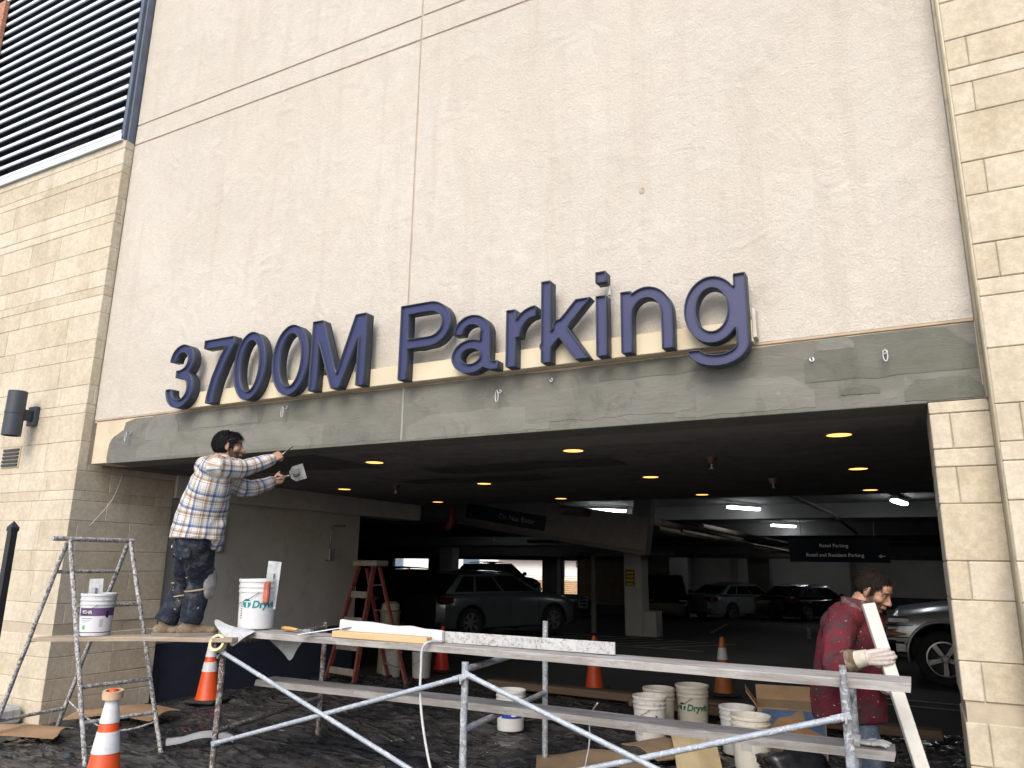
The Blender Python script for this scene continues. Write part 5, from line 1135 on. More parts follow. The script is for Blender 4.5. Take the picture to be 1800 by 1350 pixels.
def car(name, lab, loc, heading, paint, L=4.55, W=1.84, H=1.66, belt=0.98, hood=0.98, hood_len=1.15, ws_base=1.05, ws_top=0.25, roof_end=-1.75, rear_base=-2.15, wb=2.7, wr=0.36, deck=None, front_over=0.92, clear=0.2, cat="car", spokes=5, group="cars parked in the garage", tumble=0.80):
    t = thing(name, lab, cat, loc, heading, group); hw = W/2
    xf = wb/2+0.0; xr = -wb/2; F0 = xf+front_over; B0 = F0-L
    # hull stations: x, z bottom, z shoulder top, half width
    dk = deck if deck else belt
    def top(x):
        if x > ws_base: u = (x-ws_base)/(F0-ws_base); return belt+(hood-belt)*min(1, u*3)-0.20*u**3-0.03*u
        if deck and x < rear_base+0.05: u = (rear_base+0.05-x)/max(0.01, (rear_base+0.05-B0)); return dk-0.10*u**3
        return belt
    st = []; n = 26
    for i in range(n+1):
        u = i/n; x = B0+(F0-B0)*u; e = min(1, (min(u, 1-u)/0.10)); wv = hw*(0.80+0.20*math.sqrt(max(0, 1-(1-e)**2)))*(1-0.02*abs(u-0.5)); zb = clear+0.12*(1-e)**2; zt = top(x)-0.10*(1-e)**2
        st.append((x, zb, zt, wv))
    V = []; m = 11
    def sec(zb, zt, w):
        h = zt-zb; return [(0, zb), (w*0.80, zb), (w*0.95, zb+0.05*h), (w*0.985, zb+0.22*h), (w*0.99, zb+0.42*h), (w, zb+0.60*h), (w*0.985, zb+0.78*h), (w*0.955, zb+0.90*h), (w*0.90, zb+0.97*h), (w*0.78, zb+1.0*h), (0, zb+1.02*h+0.015)]
    for (x, zb, zt, w) in st:
        s = sec(zb, zt, w); ring = [(x, y, z) for y, z in s]+[(x, -y, z) for y, z in s[-2:0:-1]]; V += ring
    k = 2*m-2; F = []
    for i in range(n):
        for j in range(k): F.append((i*k+j, i*k+(j+1) % k, (i+1)*k+(j+1) % k, (i+1)*k+j))
    F += [tuple(range(k)), tuple(n*k+j for j in range(k))]
    b = MB(); b.add(V, F); hull = b.build("body", paint, t, smooth=True, sharp=30)
    c = MB()
    for xa in (xf, xr):
        c.lathe([(0, -W), (wr*1.17, -W), (wr*1.17, W), (0, W)], 30, Matrix.Translation((xa, 0, wr)) @ Matrix.Rotation(R_(90), 4, 'X'))
    cut = c.build("cut", M_CARBLACK); bo = hull.modifiers.new("arch", 'BOOLEAN'); bo.operation = 'DIFFERENCE'; bo.object = cut; bo.solver = 'EXACT'
    hull.parent = None; me = evaluated(hull); hull.modifiers.clear(); old = hull.data; hull.data = me; hull.parent = t; bpy.data.objects.remove(cut)
    me.polygons.foreach_set('use_smooth', [True]*len(me.polygons)); me.set_sharp_from_angle(angle=R_(28))
    # dark wheel wells (inner liner) and sills
    for s in (-1, 1):
        for xa in (xf, xr):
            wheel(t, xa, s*(hw-0.115), wr, 0.22, s, spokes)
    b = MB(); b.bbox(B0+0.35, F0-0.35, -hw*0.7, hw*0.7, clear+0.06, clear+0.5, 0.01); b.build("underbody", M_CARBLACK, t)
    # greenhouse
    zt = H; wb_, wt = hw*0.93, hw*tumble
    P = lambda x, y, z: Vector((x, y, z))
    bt = belt-0.02; bl, br = P(ws_base, wb_, bt), P(ws_base, -wb_, bt); rl_, rr_ = P(rear_base, wb_*0.96, (dk if deck else belt)-0.02), P(rear_base, -wb_*0.96, (dk if deck else belt)-0.02)
    tl, tr = P(ws_top, wt, zt-0.05), P(ws_top, -wt, zt-0.05); el, er = P(roof_end, wt*0.94, zt-0.08), P(roof_end, -wt*0.94, zt-0.08)
    mid = lambda a, c_, u: a.lerp(c_, u)
    b = MB(); mt_, mb_ = (ws_top+roof_end)/2, 0
    rows = []
    for u in [i/10 for i in range(11)]:
        x = ws_top+(roof_end-ws_top)*u; zz = zt-0.05-0.03*u+0.05*math.sin(math.pi*u); ww = wt*(1-0.06*u)
        rows.append([(x, ww*math.cos(a), zz+0.045*math.sin(a)) for a in [math.pi*j/8 for j in range(9)]])
    b = MB(); V = [p for r in rows for p in r]; b.add(V, [(i*9+j, i*9+j+1, (i+1)*9+j+1, (i+1)*9+j) for i in range(10) for j in range(8)]); b.add([bl, br, rr_, rl_, tl, tr, er, el], [(0, 1, 5, 4), (2, 3, 7, 6), (0, 4, 7, 3), (1, 2, 6, 5), (4, 5, 6, 7)])
    b.build("cabin", paint, t, smooth=True, sharp=25)
    def panel(nm, q, u0, u1, v0, v1, mat=M_GLASS, off=0.006):
        A, B_, C, D = q; g = lambda u, v: A.lerp(B_, u).lerp(D.lerp(C, u), v); nrm = (B_-A).cross(D-A).normalized(); cen = Vector((0, 0, 0.6))
        if nrm.dot((A+C)/2-Vector((((A+C)/2).x, 0, 0.9))) < 0 and abs(nrm.y) > 0.5: nrm = -nrm
        if abs(nrm.y) <= 0.5 and nrm.z < 0: nrm = -nrm
        pts = [g(u0, v0), g(u1, v0), g(u1, v1), g(u0, v1)]; bb = MB(); bb.add([p+nrm*off for p in pts]+[p-nrm*0.01 for p in pts], [(0, 1, 2, 3), (7, 6, 5, 4), (0, 4, 5, 1), (1, 5, 6, 2), (2, 6, 7, 3), (3, 7, 4, 0)]); bb.build(nm, mat, t)
    panel("windshield", (bl, br, tr, tl), 0.05, 0.95, 0.06, 0.93); panel("rear_window", (rl_, rr_, er, el), 0.08, 0.92, 0.12, 0.9)
    for s, q in ((1, (bl, rl_, el, tl)), (-1, (br, rr_, er, tr))):
        for (u0, u1) in ((0.06, 0.40), (0.43, 0.70), (0.73, 0.92)): panel("side_window", q, u0, u1, 0.10, 0.88)
        # handles, mirror, lamps
        for hx in (xf-1.35, xf-2.25):
            h = MB(); h.bbox(hx-0.09, hx+0.09, s*(hw+0.0)-0.02, s*(hw+0.0)+0.02, belt-0.17, belt-0.14, 0.008); h.build("door_handle", paint, t)
        for hx in (xf-0.55, xf-1.48, xf-2.4):
            h = MB(); h.box(hx-0.003, hx+0.003, s*hw*1.0-0.004, s*hw*1.0+0.0015, clear+0.25, belt-0.10); h.build("door_seam", M_CARBLACK, t)
        h = MB(); h.ell((ws_base-0.28, s*(hw+0.10), belt+0.08), (0.07, 0.10, 0.075), u=14, v=8); h.build("mirror", paint, t, smooth=True)
        h = MB(); h.bbox(F0-0.42, F0-0.085, s*hw*0.70-0.17, s*hw*0.70+0.17, hood-0.33, hood-0.20, 0.03); h.build("headlight", M_HEAD, t)
        h = MB(); h.bbox(B0+0.03, B0+0.42, s*hw*0.76-0.2, s*hw*0.76+0.2, dk-0.26, dk-0.10, 0.03); h.build("taillight", M_TAIL, t)
        h = MB(); h.bbox(B0+0.015, B0+0.3, s*hw*0.72-0.13, s*hw*0.72+0.13, clear+0.16, clear+0.21, 0.01); h.build("reflector", M_TAIL, t)
    b = MB(); b.bbox(B0+0.01, B0+0.1, -0.26, 0.26, dk-0.42, dk-0.28, 0.004); b.build("number_plate", M_PLATE, t)
    b = MB(); b.bbox(B0-0.01, B0+0.25, -hw*0.8, hw*0.8, clear+0.02, clear+0.14, 0.03); b.build("bumper", M_CARBLACK, t); b = MB(); b.bbox(F0-0.25, F0+0.005, -hw*0.78, hw*0.78, clear+0.02, clear+0.14, 0.03); b.build("bumper", M_CARBLACK, t)
    b = MB(); b.bbox(F0-0.10, F0-0.02, -hw*0.5, hw*0.5, clear+0.2, hood-0.28, 0.02); b.build("grille", M_CARBLACK, t)
    for xa in (xf, xr):
        for s in (-1, 1):
            b = MB(); pts = [(xa+wr*1.20*math.cos(a), s*(hw*0.992), wr+wr*1.20*math.sin(a)) for a in [math.pi*(-0.05+1.1*j/16) for j in range(17)]]; b.tube(pts, 0.022, 6); b.build("arch_trim", M_CARBLACK if cat == "SUV" else paint, t, smooth=True)
    return t
def on_floor(x, y): return (x, y, fz(y)+0.002)
PA_S = mat_paint("paint_silver", (0.19, 0.215, 0.235), 0.6, 0.28); PA_D = mat_paint("paint_dark_blue", (0.02, 0.03, 0.045), 0.4, 0.25); PA_B = mat_paint("paint_black", (0.01, 0.011, 0.013), 0.2, 0.2); PA_W = mat_paint("paint_pale_silver", (0.38, 0.42, 0.45), 0.4, 0.3); PA_G = mat_paint("paint_grey_silver", (0.34, 0.36, 0.38), 0.55, 0.3)
car("parked_car", "silver SUV parked behind the pale drain pipe, rear to the left", on_floor(-10.05, 18.09), R_(66), PA_S, cat="SUV", spokes=7, belt=1.08, hood=1.04, H=1.60, ws_base=1.0, ws_top=0.05, roof_end=-1.55, rear_base=-2.1, tumble=0.72, hood_len=1.2)
car("parked_car", "dark blue SUV parked behind the red ladder, left of the silver one", on_floor(-13.0, 18.8), R_(66), PA_D, cat="SUV", belt=1.05, hood=1.03, ws_top=0.1, roof_end=-1.6, rear_base=-2.1, tumble=0.74)
car("parked_car", "black sedan silhouetted against the bright rear opening", (-15.2, 27.3, 0.15), R_(-28), PA_B, L=4.6, H=1.44, belt=0.92, hood=0.9, roof_end=-1.2, rear_base=-1.75, deck=0.98, wr=0.33)
car("parked_car", "black SUV parked right of the pale square column", on_floor(-9.1, 30.6), R_(-72), PA_B, H=1.70, cat="SUV")
car("parked_car", "pale silver sedan parked rear-first deep in the garage", on_floor(-6.6, 33.0), R_(58), PA_W, L=4.75, H=1.42, belt=0.93, hood=0.88, roof_end=-1.25, rear_base=-1.85, deck=0.99, wr=0.33, cat="car")
car("parked_car", "dark sedan right beside the pale silver one", on_floor(-4.0, 34.2), R_(62), PA_B, L=4.7, H=1.42, belt=0.93, hood=0.88, roof_end=-1.25, rear_base=-1.85, deck=0.99, wr=0.33)
car("parked_car", "dark car parked behind the pickup truck's hood", on_floor(1.35, 19.2), R_(180), PA_B, L=4.6, H=1.46, belt=0.95, hood=0.97, roof_end=-1.2, rear_base=-1.75, deck=0.98)
b = MB(); b.bbox(-23, -11.8, 25.2, 29.8, -0.55, 0.145, 0.01); tag(b.build("ramp_deck", M_CONC), kind="structure")
# pickup truck nose
def pickup():
    t = thing("pickup_truck", "silver pickup truck whose front end shows behind the man in red", "truck", on_floor(0.30, 14.95), R_(180), "cars parked in the garage")
    hw, wr, clear = 0.98, 0.41, 0.40; F0 = 0.80; n = 22
    V = []; m = 0; F = []
    for i in range(n+1):
        u = i/n; x = -3.6+(F0+3.6)*u; d = F0-x
        e = min(1, d/0.55); w = hw*(0.90+0.10*math.sqrt(max(0, 1-(1-e)**2))); zt = 1.27-0.20*max(0, 1-d/1.6)**1.8-0.02 if x > -1.0 else 1.27; zt -= 0.16*max(0, 1-d/0.18)**2
        zb = clear
        s = [(0, zb), (w*0.9, zb), (w*0.97, zb+0.06), (w, zb+0.22), (w*1.005, zb+0.45*(zt-zb)), (w*1.0, zt-0.26), (w*0.985, zt-0.16), (w*0.95, zt-0.07), (w*0.88, zt-0.015), (w*0.7, zt+0.02), (w*0.45, zt+0.035), (0, zt+0.03)]
        V += [(x, y, z) for y, z in s]+[(x, -y, z) for y, z in s[-2:0:-1]]
    k = 22
    for i in range(n):
        for j in range(k): F.append((i*k+j, i*k+(j+1) % k, (i+1)*k+(j+1) % k, (i+1)*k+j))
    F += [tuple(range(k)), tuple(n*k+j for j in range(k))]
    b = MB(); b.add(V, F); hull = b.build("body", PA_G, t); c = MB()
    for xa in (0.0, -3.3): c.lathe([(0, -2), (wr*1.22, -2), (wr*1.22, 2), (0, 2)], 34, Matrix.Translation((xa, 0, wr+0.05)) @ Matrix.Rotation(R_(90), 4, 'X'))
    cut = c.build("cut", M_CARBLACK); bo = hull.modifiers.new("arch", 'BOOLEAN'); bo.operation = 'DIFFERENCE'; bo.object = cut; hull.parent = None; me = evaluated(hull); hull.modifiers.clear(); hull.data = me; hull.parent = t; bpy.data.objects.remove(cut)
    me.polygons.foreach_set('use_smooth', [True]*len(me.polygons)); me.set_sharp_from_angle(angle=R_(28))
    for s in (-1, 1):
        wheel(t, 0.0, s*(hw-0.13), wr, 0.27, s, 5); wheel(t, -3.3, s*(hw-0.13), wr, 0.27, s, 5)
        b = MB(); b.bbox(0.42, 0.79, s*0.74-0.215, s*0.74+0.215, 0.90, 1.03, 0.035); b.build("headlight", M_HEAD, t)
        b = MB(); b.bbox(0.44, 0.795, s*0.74-0.21, s*0.74+0.21, 0.80, 0.885, 0.025); b.build("headlight", M_HEAD, t)
        b = MB(); b.bbox(0.42, 0.76, s*0.86-0.11, s*0.86+0.11, 0.72, 0.79, 0.02); b.build("turn_signal", M_AMBER, t)
        b = MB(); b.bbox(0.40, 0.81, s*0.74-0.235, s*0.74+0.235, 0.695, 0.715, 0.008); b.bbox(0.40, 0.8, s*0.74-0.235, s*0.74+0.235, 0.886, 0.898, 0.004); b.build("lamp_surround", M_CARBLACK, t)
        b = MB(); pts = [(wr*1.24*math.cos(a), s*hw*0.998, wr+0.05+wr*1.24*math.sin(a)) for a in [math.pi*(-0.08+1.16*j/20) for j in range(21)]]; b.tube(pts, 0.024, 8); b.build("arch_lip", PA_G, t, smooth=True)
        b = MB(); b.ell((-0.95, s*(hw+0.13), 1.42), (0.08, 0.12, 0.11), u=14, v=8); b.build("mirror", M_CARBLACK, t, smooth=True)
    b = MB(); b.bbox(0.62, 0.90, -1.0, 1.0, 0.44, 0.66, 0.05); b.bbox(0.0+0.52, 0.8, -1.0, -0.9, 0.46, 0.64, 0.03); b.bbox(0.52, 0.8, 0.9, 1.0, 0.46, 0.64, 0.03); b.build("bumper", M_CHROME, t)
    b = MB(); b.bbox(0.66, 0.80, -0.5, 0.5, 0.72, 1.06, 0.02); b.build("grille", M_CARBLACK, t)
    b = MB(); b.bbox(0.70, 0.82, -0.52, 0.52, 0.87, 0.93, 0.01); b.build("grille_bar", M_CHROME, t)
    b = MB(); b.add([(-0.75, -0.9, 1.25), (-0.75, 0.9, 1.25), (-3.5, 0.9, 1.25), (-3.5, -0.9, 1.25), (-1.5, -0.74, 1.82), (-1.5, 0.74, 1.82), (-3.2, 0.74, 1.82), (-3.2, -0.74, 1.82)], [(0, 1, 5, 4), (2, 3, 7, 6), (0, 4, 7, 3), (1, 2, 6, 5), (4, 5, 6, 7)]); b.build("cabin", PA_G, t)
    b = MB(); b.add([(-0.80, -0.82, 1.30), (-0.80, 0.82, 1.30), (-1.46, 0.68, 1.79), (-1.46, -0.68, 1.79)], [(0, 1, 2, 3)]); o = b.build("windshield", M_GLASS, t); o.location = (0.02, 0, 0.015)
    for s in (-1, 1):
        b = MB(); b.add([(-1.0, s*0.895, 1.30), (-2.2, s*0.895, 1.30), (-2.2, s*0.765, 1.77), (-1.58, s*0.765, 1.77)], [(0, 1, 2, 3)]); b.build("side_window", M_GLASS, t).location = (0, s*0.012, 0)
    b = MB(); b.tube([(0.60, -0.80, 1.07), (-0.4, -0.84, 1.235), (-0.9, -0.86, 1.25)], 0.004, 4); b.tube([(0.60, 0.80, 1.07), (-0.4, 0.84, 1.235), (-0.9, 0.86, 1.25)], 0.004, 4); b.build("hood_seam", M_CARBLACK, t)
    b = MB(); b.bbox(-3.5, 0.6, -0.7, 0.7, 0.42, 0.7, 0.01); b.build("underbody", M_CARBLACK, t)
pickup()
# ------------------------------------------------------------------ people
def lerp_list(vals, n):
    out = []; k = len(vals)-1
    for i in range(n):
        t = i/(n-1)*k; j = min(int(t), k-1); f = t-j; a, b = vals[j], vals[j+1]
        out.append(tuple(x+(y-x)*f for x, y in zip(a, b)) if isinstance(a, tuple) else a+(b-a)*f)
    return out
def loft(mb, pts, rad, side, seg=20, sub=5, sq=2.0):
    P = smooth_path(pts, sub); Rr = lerp_list(rad, len(P)); V = []; F = []; side = Vector(side); n = len(P)
    for i, p in enumerate(P):
        t = (P[min(i+1, n-1)]-P[max(i-1, 0)]).normalized(); a = (side-side.dot(t)*t).normalized(); b = t.cross(a)
        for k in range(seg):
            th = 2*math.pi*k/seg; c, s = math.cos(th), math.sin(th); c = math.copysign(abs(c)**(2/sq), c); s = math.copysign(abs(s)**(2/sq), s)
            V.append(p+a*(c*Rr[i][0])+b*(s*Rr[i][1]))
    for i in range(n-1):
        for k in range(seg): F.append((i*seg+k, i*seg+(k+1) % seg, (i+1)*seg+(k+1) % seg, (i+1)*seg+k))
    F += [tuple(range(seg-1, -1, -1)), tuple((n-1)*seg+k for k in range(seg))]
    mb.add(V, F)
def limb(mb, pts, rads, seg=16, sub=4, end=True):
    P = smooth_path(pts, sub); r = lerp_list(rads, len(P)); mb.tube(P, r, seg)
    mb.ell(P[0], (r[0],)*3, u=14, v=8)
    if end: mb.ell(P[-1], (r[-1],)*3, u=14, v=8)
def organic(name, mb, voxel, mat, parent, iters=4, fac=0.5, fold=None, tint=None, uvf=None, smooth2=0):
    me0 = mb.mesh("tmp"); o = bpy.data.objects.new("tmp", me0); COL.objects.link(o)
    r = o.modifiers.new("r", 'REMESH'); r.mode = 'VOXEL'; r.voxel_size = voxel; r.adaptivity = 0
    if iters: s = o.modifiers.new("s", 'SMOOTH'); s.factor = fac; s.iterations = iters
    me = evaluated(o); bpy.data.objects.remove(o); bpy.data.meshes.remove(me0)
    n = len(me.vertices); co = np.empty(n*3); me.vertices.foreach_get('co', co); co = co.reshape(-1, 3)
    if fold:
        nr = np.empty(n*3); me.vertices.foreach_get('normal', nr); nr = nr.reshape(-1, 3)
        d = np.array([fold(Vector(c)) for c in co]); co = co+nr*d[:, None]; me.vertices.foreach_set('co', co.ravel()); me.update()
    if tint:
        at = me.color_attributes.new("tint", 'FLOAT_COLOR', 'POINT'); cols = np.ones((n, 4)); cols[:, :3] = np.array([tint(Vector(c)) for c in co]); at.data.foreach_set('color', cols.ravel())
    if uvf:
        at = me.attributes.new("cloth_uv", 'FLOAT_VECTOR', 'POINT'); uv = np.array([uvf(Vector(c)) for c in co]); at.data.foreach_set('vector', uv.ravel())
    me.polygons.foreach_set('use_smooth', [True]*len(me.polygons)); me.materials.clear(); me.materials.append(mat); me.name = name
    return obj(name, me, parent)
def mat_skin():
    m, nt, bs = mk("skin"); at = _n(nt, "ShaderNodeAttribute"); at.attribute_name = "tint"; co = world_pos(nt)
    c = mixc(nt, 1.0, at.outputs['Color'], ramp(nt, nz(nt, co, 60, 4), [(0.3, 0.85), (0.7, 1.1)]), 'MULTIPLY'); nt.links.new(c, bs.inputs['Base Color'])
    bs.inputs['Roughness'].default_value = 0.5; bs.inputs['Subsurface Weight'].default_value = 0.08; bs.inputs['Subsurface Radius'].default_value = (0.01, 0.004, 0.002); bump(nt, bs, nz(nt, co, 300, 3), 0.12, 0.002); return m
M_SKIN = mat_skin()
def hand(mb, wrist, xdir, palm, curls, thumb_side=1, scale=1.0, thumb_curl=0.6):
    B = basis(xdir, palm); y_, s = thumb_side, scale     # local x along the hand, z palm side, y towards thumb*side
    T = lambda p: Vector(wrist)+B @ (Vector((p[0], p[1]*y_, p[2]))*s)
    roots = [(0.088, 0.031), (0.094, 0.010), (0.090, -0.011), (0.082, -0.030)]; lens = [0.070, 0.078, 0.073, 0.058]
    for (x, y) in roots: mb.tube([T((0.0, y*0.55, 0)), T((0.05, y*0.9, -0.003)), T((x, y, -0.002))], [0.020*s, 0.0165*s, 0.0125*s], 10); mb.ell(T((x, y, -0.002)), (0.0125*s,)*3, u=10, v=6)
    for k, ((x, y), L) in enumerate(zip(roots, lens)):
        p = Vector((x, y, -0.002)); a = 0.0; c = curls[k] if isinstance(curls[0], (tuple, list)) else curls; P = [p.copy()]
        for seg, cu in zip((0.45, 0.31, 0.24), c):
            a += cu; p = p+Vector((math.cos(a), 0, math.sin(a)))*L*seg; P.append(p.copy())
        mb.tube([T(q) for q in P], [0.0105*s, 0.0098*s, 0.009*s, 0.0072*s], 10)
        for q, r in zip(P[1:], (0.0098, 0.009, 0.0074)): mb.ell(T(q), (r*s,)*3, u=10, v=6)
    p0 = Vector((0.018, 0.022, 0.006)); p1 = Vector((0.052, 0.046, 0.018)); p2 = p1+Vector((0.028*math.cos(thumb_curl), 0.006, 0.030*math.sin(thumb_curl)+0.006)); p3 = p2+Vector((0.022*math.cos(thumb_curl*1.6), -0.008, 0.022*math.sin(thumb_curl*1.6)))
    mb.tube([T(p0), T(p1), T(p2), T(p3)], [0.017*s, 0.0135*s, 0.011*s, 0.009*s], 10); mb.ell(T(p3), (0.009*s,)*3, u=10, v=6); mb.ell(T(p1), (0.0135*s,)*3, u=10, v=6)
    return T
def head_shapes(mb, C, B, s=1.0):
    T = lambda p: Vector(C)+B @ (Vector(p)*s); E = lambda c, r: mb.ell(T(c), [x*s for x in r], B)
    E((-0.018, 0, 0.032), (0.098, 0.077, 0.090)); E((0.028, 0, -0.015), (0.068, 0.066, 0.090)); E((0.040, 0, -0.070), (0.046, 0.052, 0.042)); E((0.072, 0, -0.094), (0.022, 0.024, 0.018))
    E((0.066, 0, 0.045), (0.030, 0.052, 0.038))
    mb.tube([T((0.088, 0, 0.018)), T((0.104, 0, -0.008)), T((0.117, 0, -0.030))], [0.009*s, 0.011*s, 0.014*s], 10); E((0.115, 0, -0.031), (0.014, 0.014, 0.012))
    for q in (-1, 1):
        E((0.102, q*0.013, -0.036), (0.011, 0.009, 0.008)); E((0.060, q*0.046, -0.022), (0.028, 0.022, 0.022))
        mb.tube([T((0.093, q*0.012, 0.028)), T((0.086, q*0.034, 0.031)), T((0.070, q*0.052, 0.024))], [0.010*s, 0.0105*s, 0.009*s], 10)
        E((-0.006, q*0.078, -0.004), (0.021, 0.010, 0.034)); E((-0.002, q*0.075, -0.028), (0.011, 0.008, 0.012))
    for z_, r in ((-0.056, 0.0075), (-0.067, 0.0085)): mb.tube([T((0.088, -0.022, z_)), T((0.101, 0, z_)), T((0.088, 0.022, z_))], [0.005*s, r*s, 0.005*s], 8)
    return T
def head_tint(Cc, B, s, skin, beard, hair, glove_pts=(), glove_col=(0.5, 0.48, 0.46), blood=(0.36, 0.13, 0.10)):
    Bi = B.transposed()
    def f(p):
        q = (Bi @ (p-Vector(Cc)))/s
        if q.length < 0.20 and q.z > -0.16:
            x, y, z = q; c = Vector(skin); ay = abs(y)
            # beard: jaw, chin, upper lip, sideburns
            jaw = (z < -0.045+0.5*max(0, 0.055-x) and x > 0.0 and z < 0.03 and x > 0.012) or (z < -0.042 and x > 0.02)
            side = ay > 0.05 and 0.005 < x < 0.04 and z < 0.02
            if (jaw or side) and not (x > 0.085 and -0.071 < z < -0.051 and ay < 0.024): c = c.lerp(Vector(beard), 0.88)
            if x > 0.085 and -0.071 < z < -0.051 and ay < 0.022: c = c.lerp(Vector(blood), 0.6)
            if x > 0.06 and 0.024 < z < 0.037 and 0.010 < ay < 0.056: c = c.lerp(Vector(hair), 0.8)
            if x > 0.06 and 0.0 < z < 0.020 and 0.014 < ay < 0.048: c = c*0.72
            return c
        for (g, r) in glove_pts:
            if (p-Vector(g)).length < r: return Vector(glove_col)
        return Vector(skin)
    return f
def eyes(parent, C, B, s):
    T = lambda p: Vector(C)+B @ (Vector(p)*s)
    for q in (-1, 1):
        b = MB(); b.ell(T((0.0765, q*0.031, 0.008)), (0.0125*s,)*3, u=14, v=10); e = b.build("eye", plain("eye_white", (0.55, 0.52, 0.48), 0.25, var=0.03, bmp=0), parent, smooth=True)
        b = MB(); b.ell(T((0.087, q*0.0315, 0.006)), (0.0045*s, 0.006*s, 0.006*s), B, 12, 8); b.build("iris", plain("iris_brown", (0.03, 0.018, 0.01), 0.2, var=0.02, bmp=0), e, smooth=True)
        b = MB(); b.tube([T((0.076, q*0.046, 0.008)), T((0.086, q*0.040, 0.0155)), T((0.0895, q*0.031, 0.017)), T((0.086, q*0.020, 0.013))], 0.0040*s, 6); b.build("eyelid", plain("eyelid_skin", (0.24, 0.13, 0.085), 0.5, var=0.05, bmp=0), parent, smooth=True)
def hair(parent, C, B, s, col, length=0.03, front=0.055, seed=1, n=2600, thick=1.05, fringe=0.0):
    rnd = random.Random(seed); T = lambda p: Vector(C)+B @ (Vector(p)*s); mt = plain("hair_%d" % seed, col, 0.85, var=0.35, scale=60, bmp=0.6, bscale=90, spec=0.12)
    cen = Vector((-0.018, 0, 0.032)); rad = Vector((0.099, 0.0785, 0.092))*thick
    def ok(d):   # direction on the skull covered by hair
        p = Vector((cen.x+d.x*rad.x, d.y*rad.y, cen.z+d.z*rad.z))
        if p.x > 0.045 and p.z < 0.083: return False
        if p.x > 0.0 and p.z < 0.018+0.5*(p.x-0.0) and abs(p.y) > 0.0: return p.x < 0.02 and p.z > -0.008
        if p.z < -0.052: return False
        return True
    bm = bmesh.new(); bmesh.ops.create_icosphere(bm, subdivisions=4, radius=1.0); kill = []
    for v in bm.verts:
        d = v.co.normalized(); good = ok(d)
        j = 0.975+0.04*noise.noise(d*5+Vector((seed, 0, 0)))+0.03*noise.noise(d*13)
        if not good: kill.append(v)
        v.co = T((cen.x+d.x*rad.x*j, d.y*rad.y*j, cen.z+d.z*rad.z*j))
    bmesh.ops.delete(bm, geom=kill, context='VERTS'); b = MB(); b.bm(bm)
    # locks
    for _ in range(n):
        while True:
            d = Vector((rnd.gauss(0, 1), rnd.gauss(0, 1), rnd.gauss(0, 1))).normalized()
            if ok(d): break
        p = Vector((cen.x+d.x*rad.x*0.98, d.y*rad.y*0.98, cen.z+d.z*rad.z*0.98)); up = d.z
        flow = (Vector((0.55 if d.x > 0.2 else -0.25, 0.25*d.y+0.2*rnd.gauss(0, 1), -0.55+0.3*rnd.random()))); flow = (flow-flow.dot(d)*d); flow = flow.normalized() if flow.length > 1e-4 else d.orthogonal()
        L = length*(0.6+0.8*rnd.random())*(1+fringe*(1 if (d.x > 0.35 and d.z > 0.3) else 0)); lift = 0.5+0.9*rnd.random()
        side = flow.cross(d).normalized()*0.0034; q = [p, p+flow*L*0.45+d*L*0.30*lift, p+flow*L*0.95+d*L*0.28*lift-Vector((0, 0, L*0.12))]
        b.add([T(q[0]-side), T(q[0]+side), T(q[1]+side*0.8), T(q[1]-side*0.8), T(q[2])], [(0, 1, 2, 3), (3, 2, 4)])
    return b.build("hair", mt, parent)
def nearest_uv(bones):
    # bones: list of (points, side vector, u period snap, v offset)
    data = []
    for pts, side, off in bones:
        P = smooth_path(pts, 4); L = [0.0]
        for a, c in zip(P[:-1], P[1:]): L.append(L[-1]+(c-a).length)
        data.append((P, L, Vector(side), off))
    def f(p):
        best = None
        for P, L, side, (rad, off) in data:
            for i in range(len(P)-1):
                a, c = P[i], P[i+1]; d = c-a; t = max(0, min(1, (p-a).dot(d)/max(1e-9, d.length_squared))); q = a+d*t; dist = (p-q).length/rad
                if best is None or dist < best[0]: best = (dist, P, L, side, off, i, t, q, d.normalized(), rad)
        dist, P, L, side, off, i, t, q, d, rad = best; r = p-q; a = (side-side.dot(d)*d).normalized(); b = d.cross(a); th = math.atan2(r.dot(b), r.dot(a)); v = L[i]+(L[i+1]-L[i])*t
        per = 0.135; circ = max(1, round(2*math.pi*rad/per))*per
        return (th/(2*math.pi)*circ+off, v+off*0.37, 0.0)
    return f
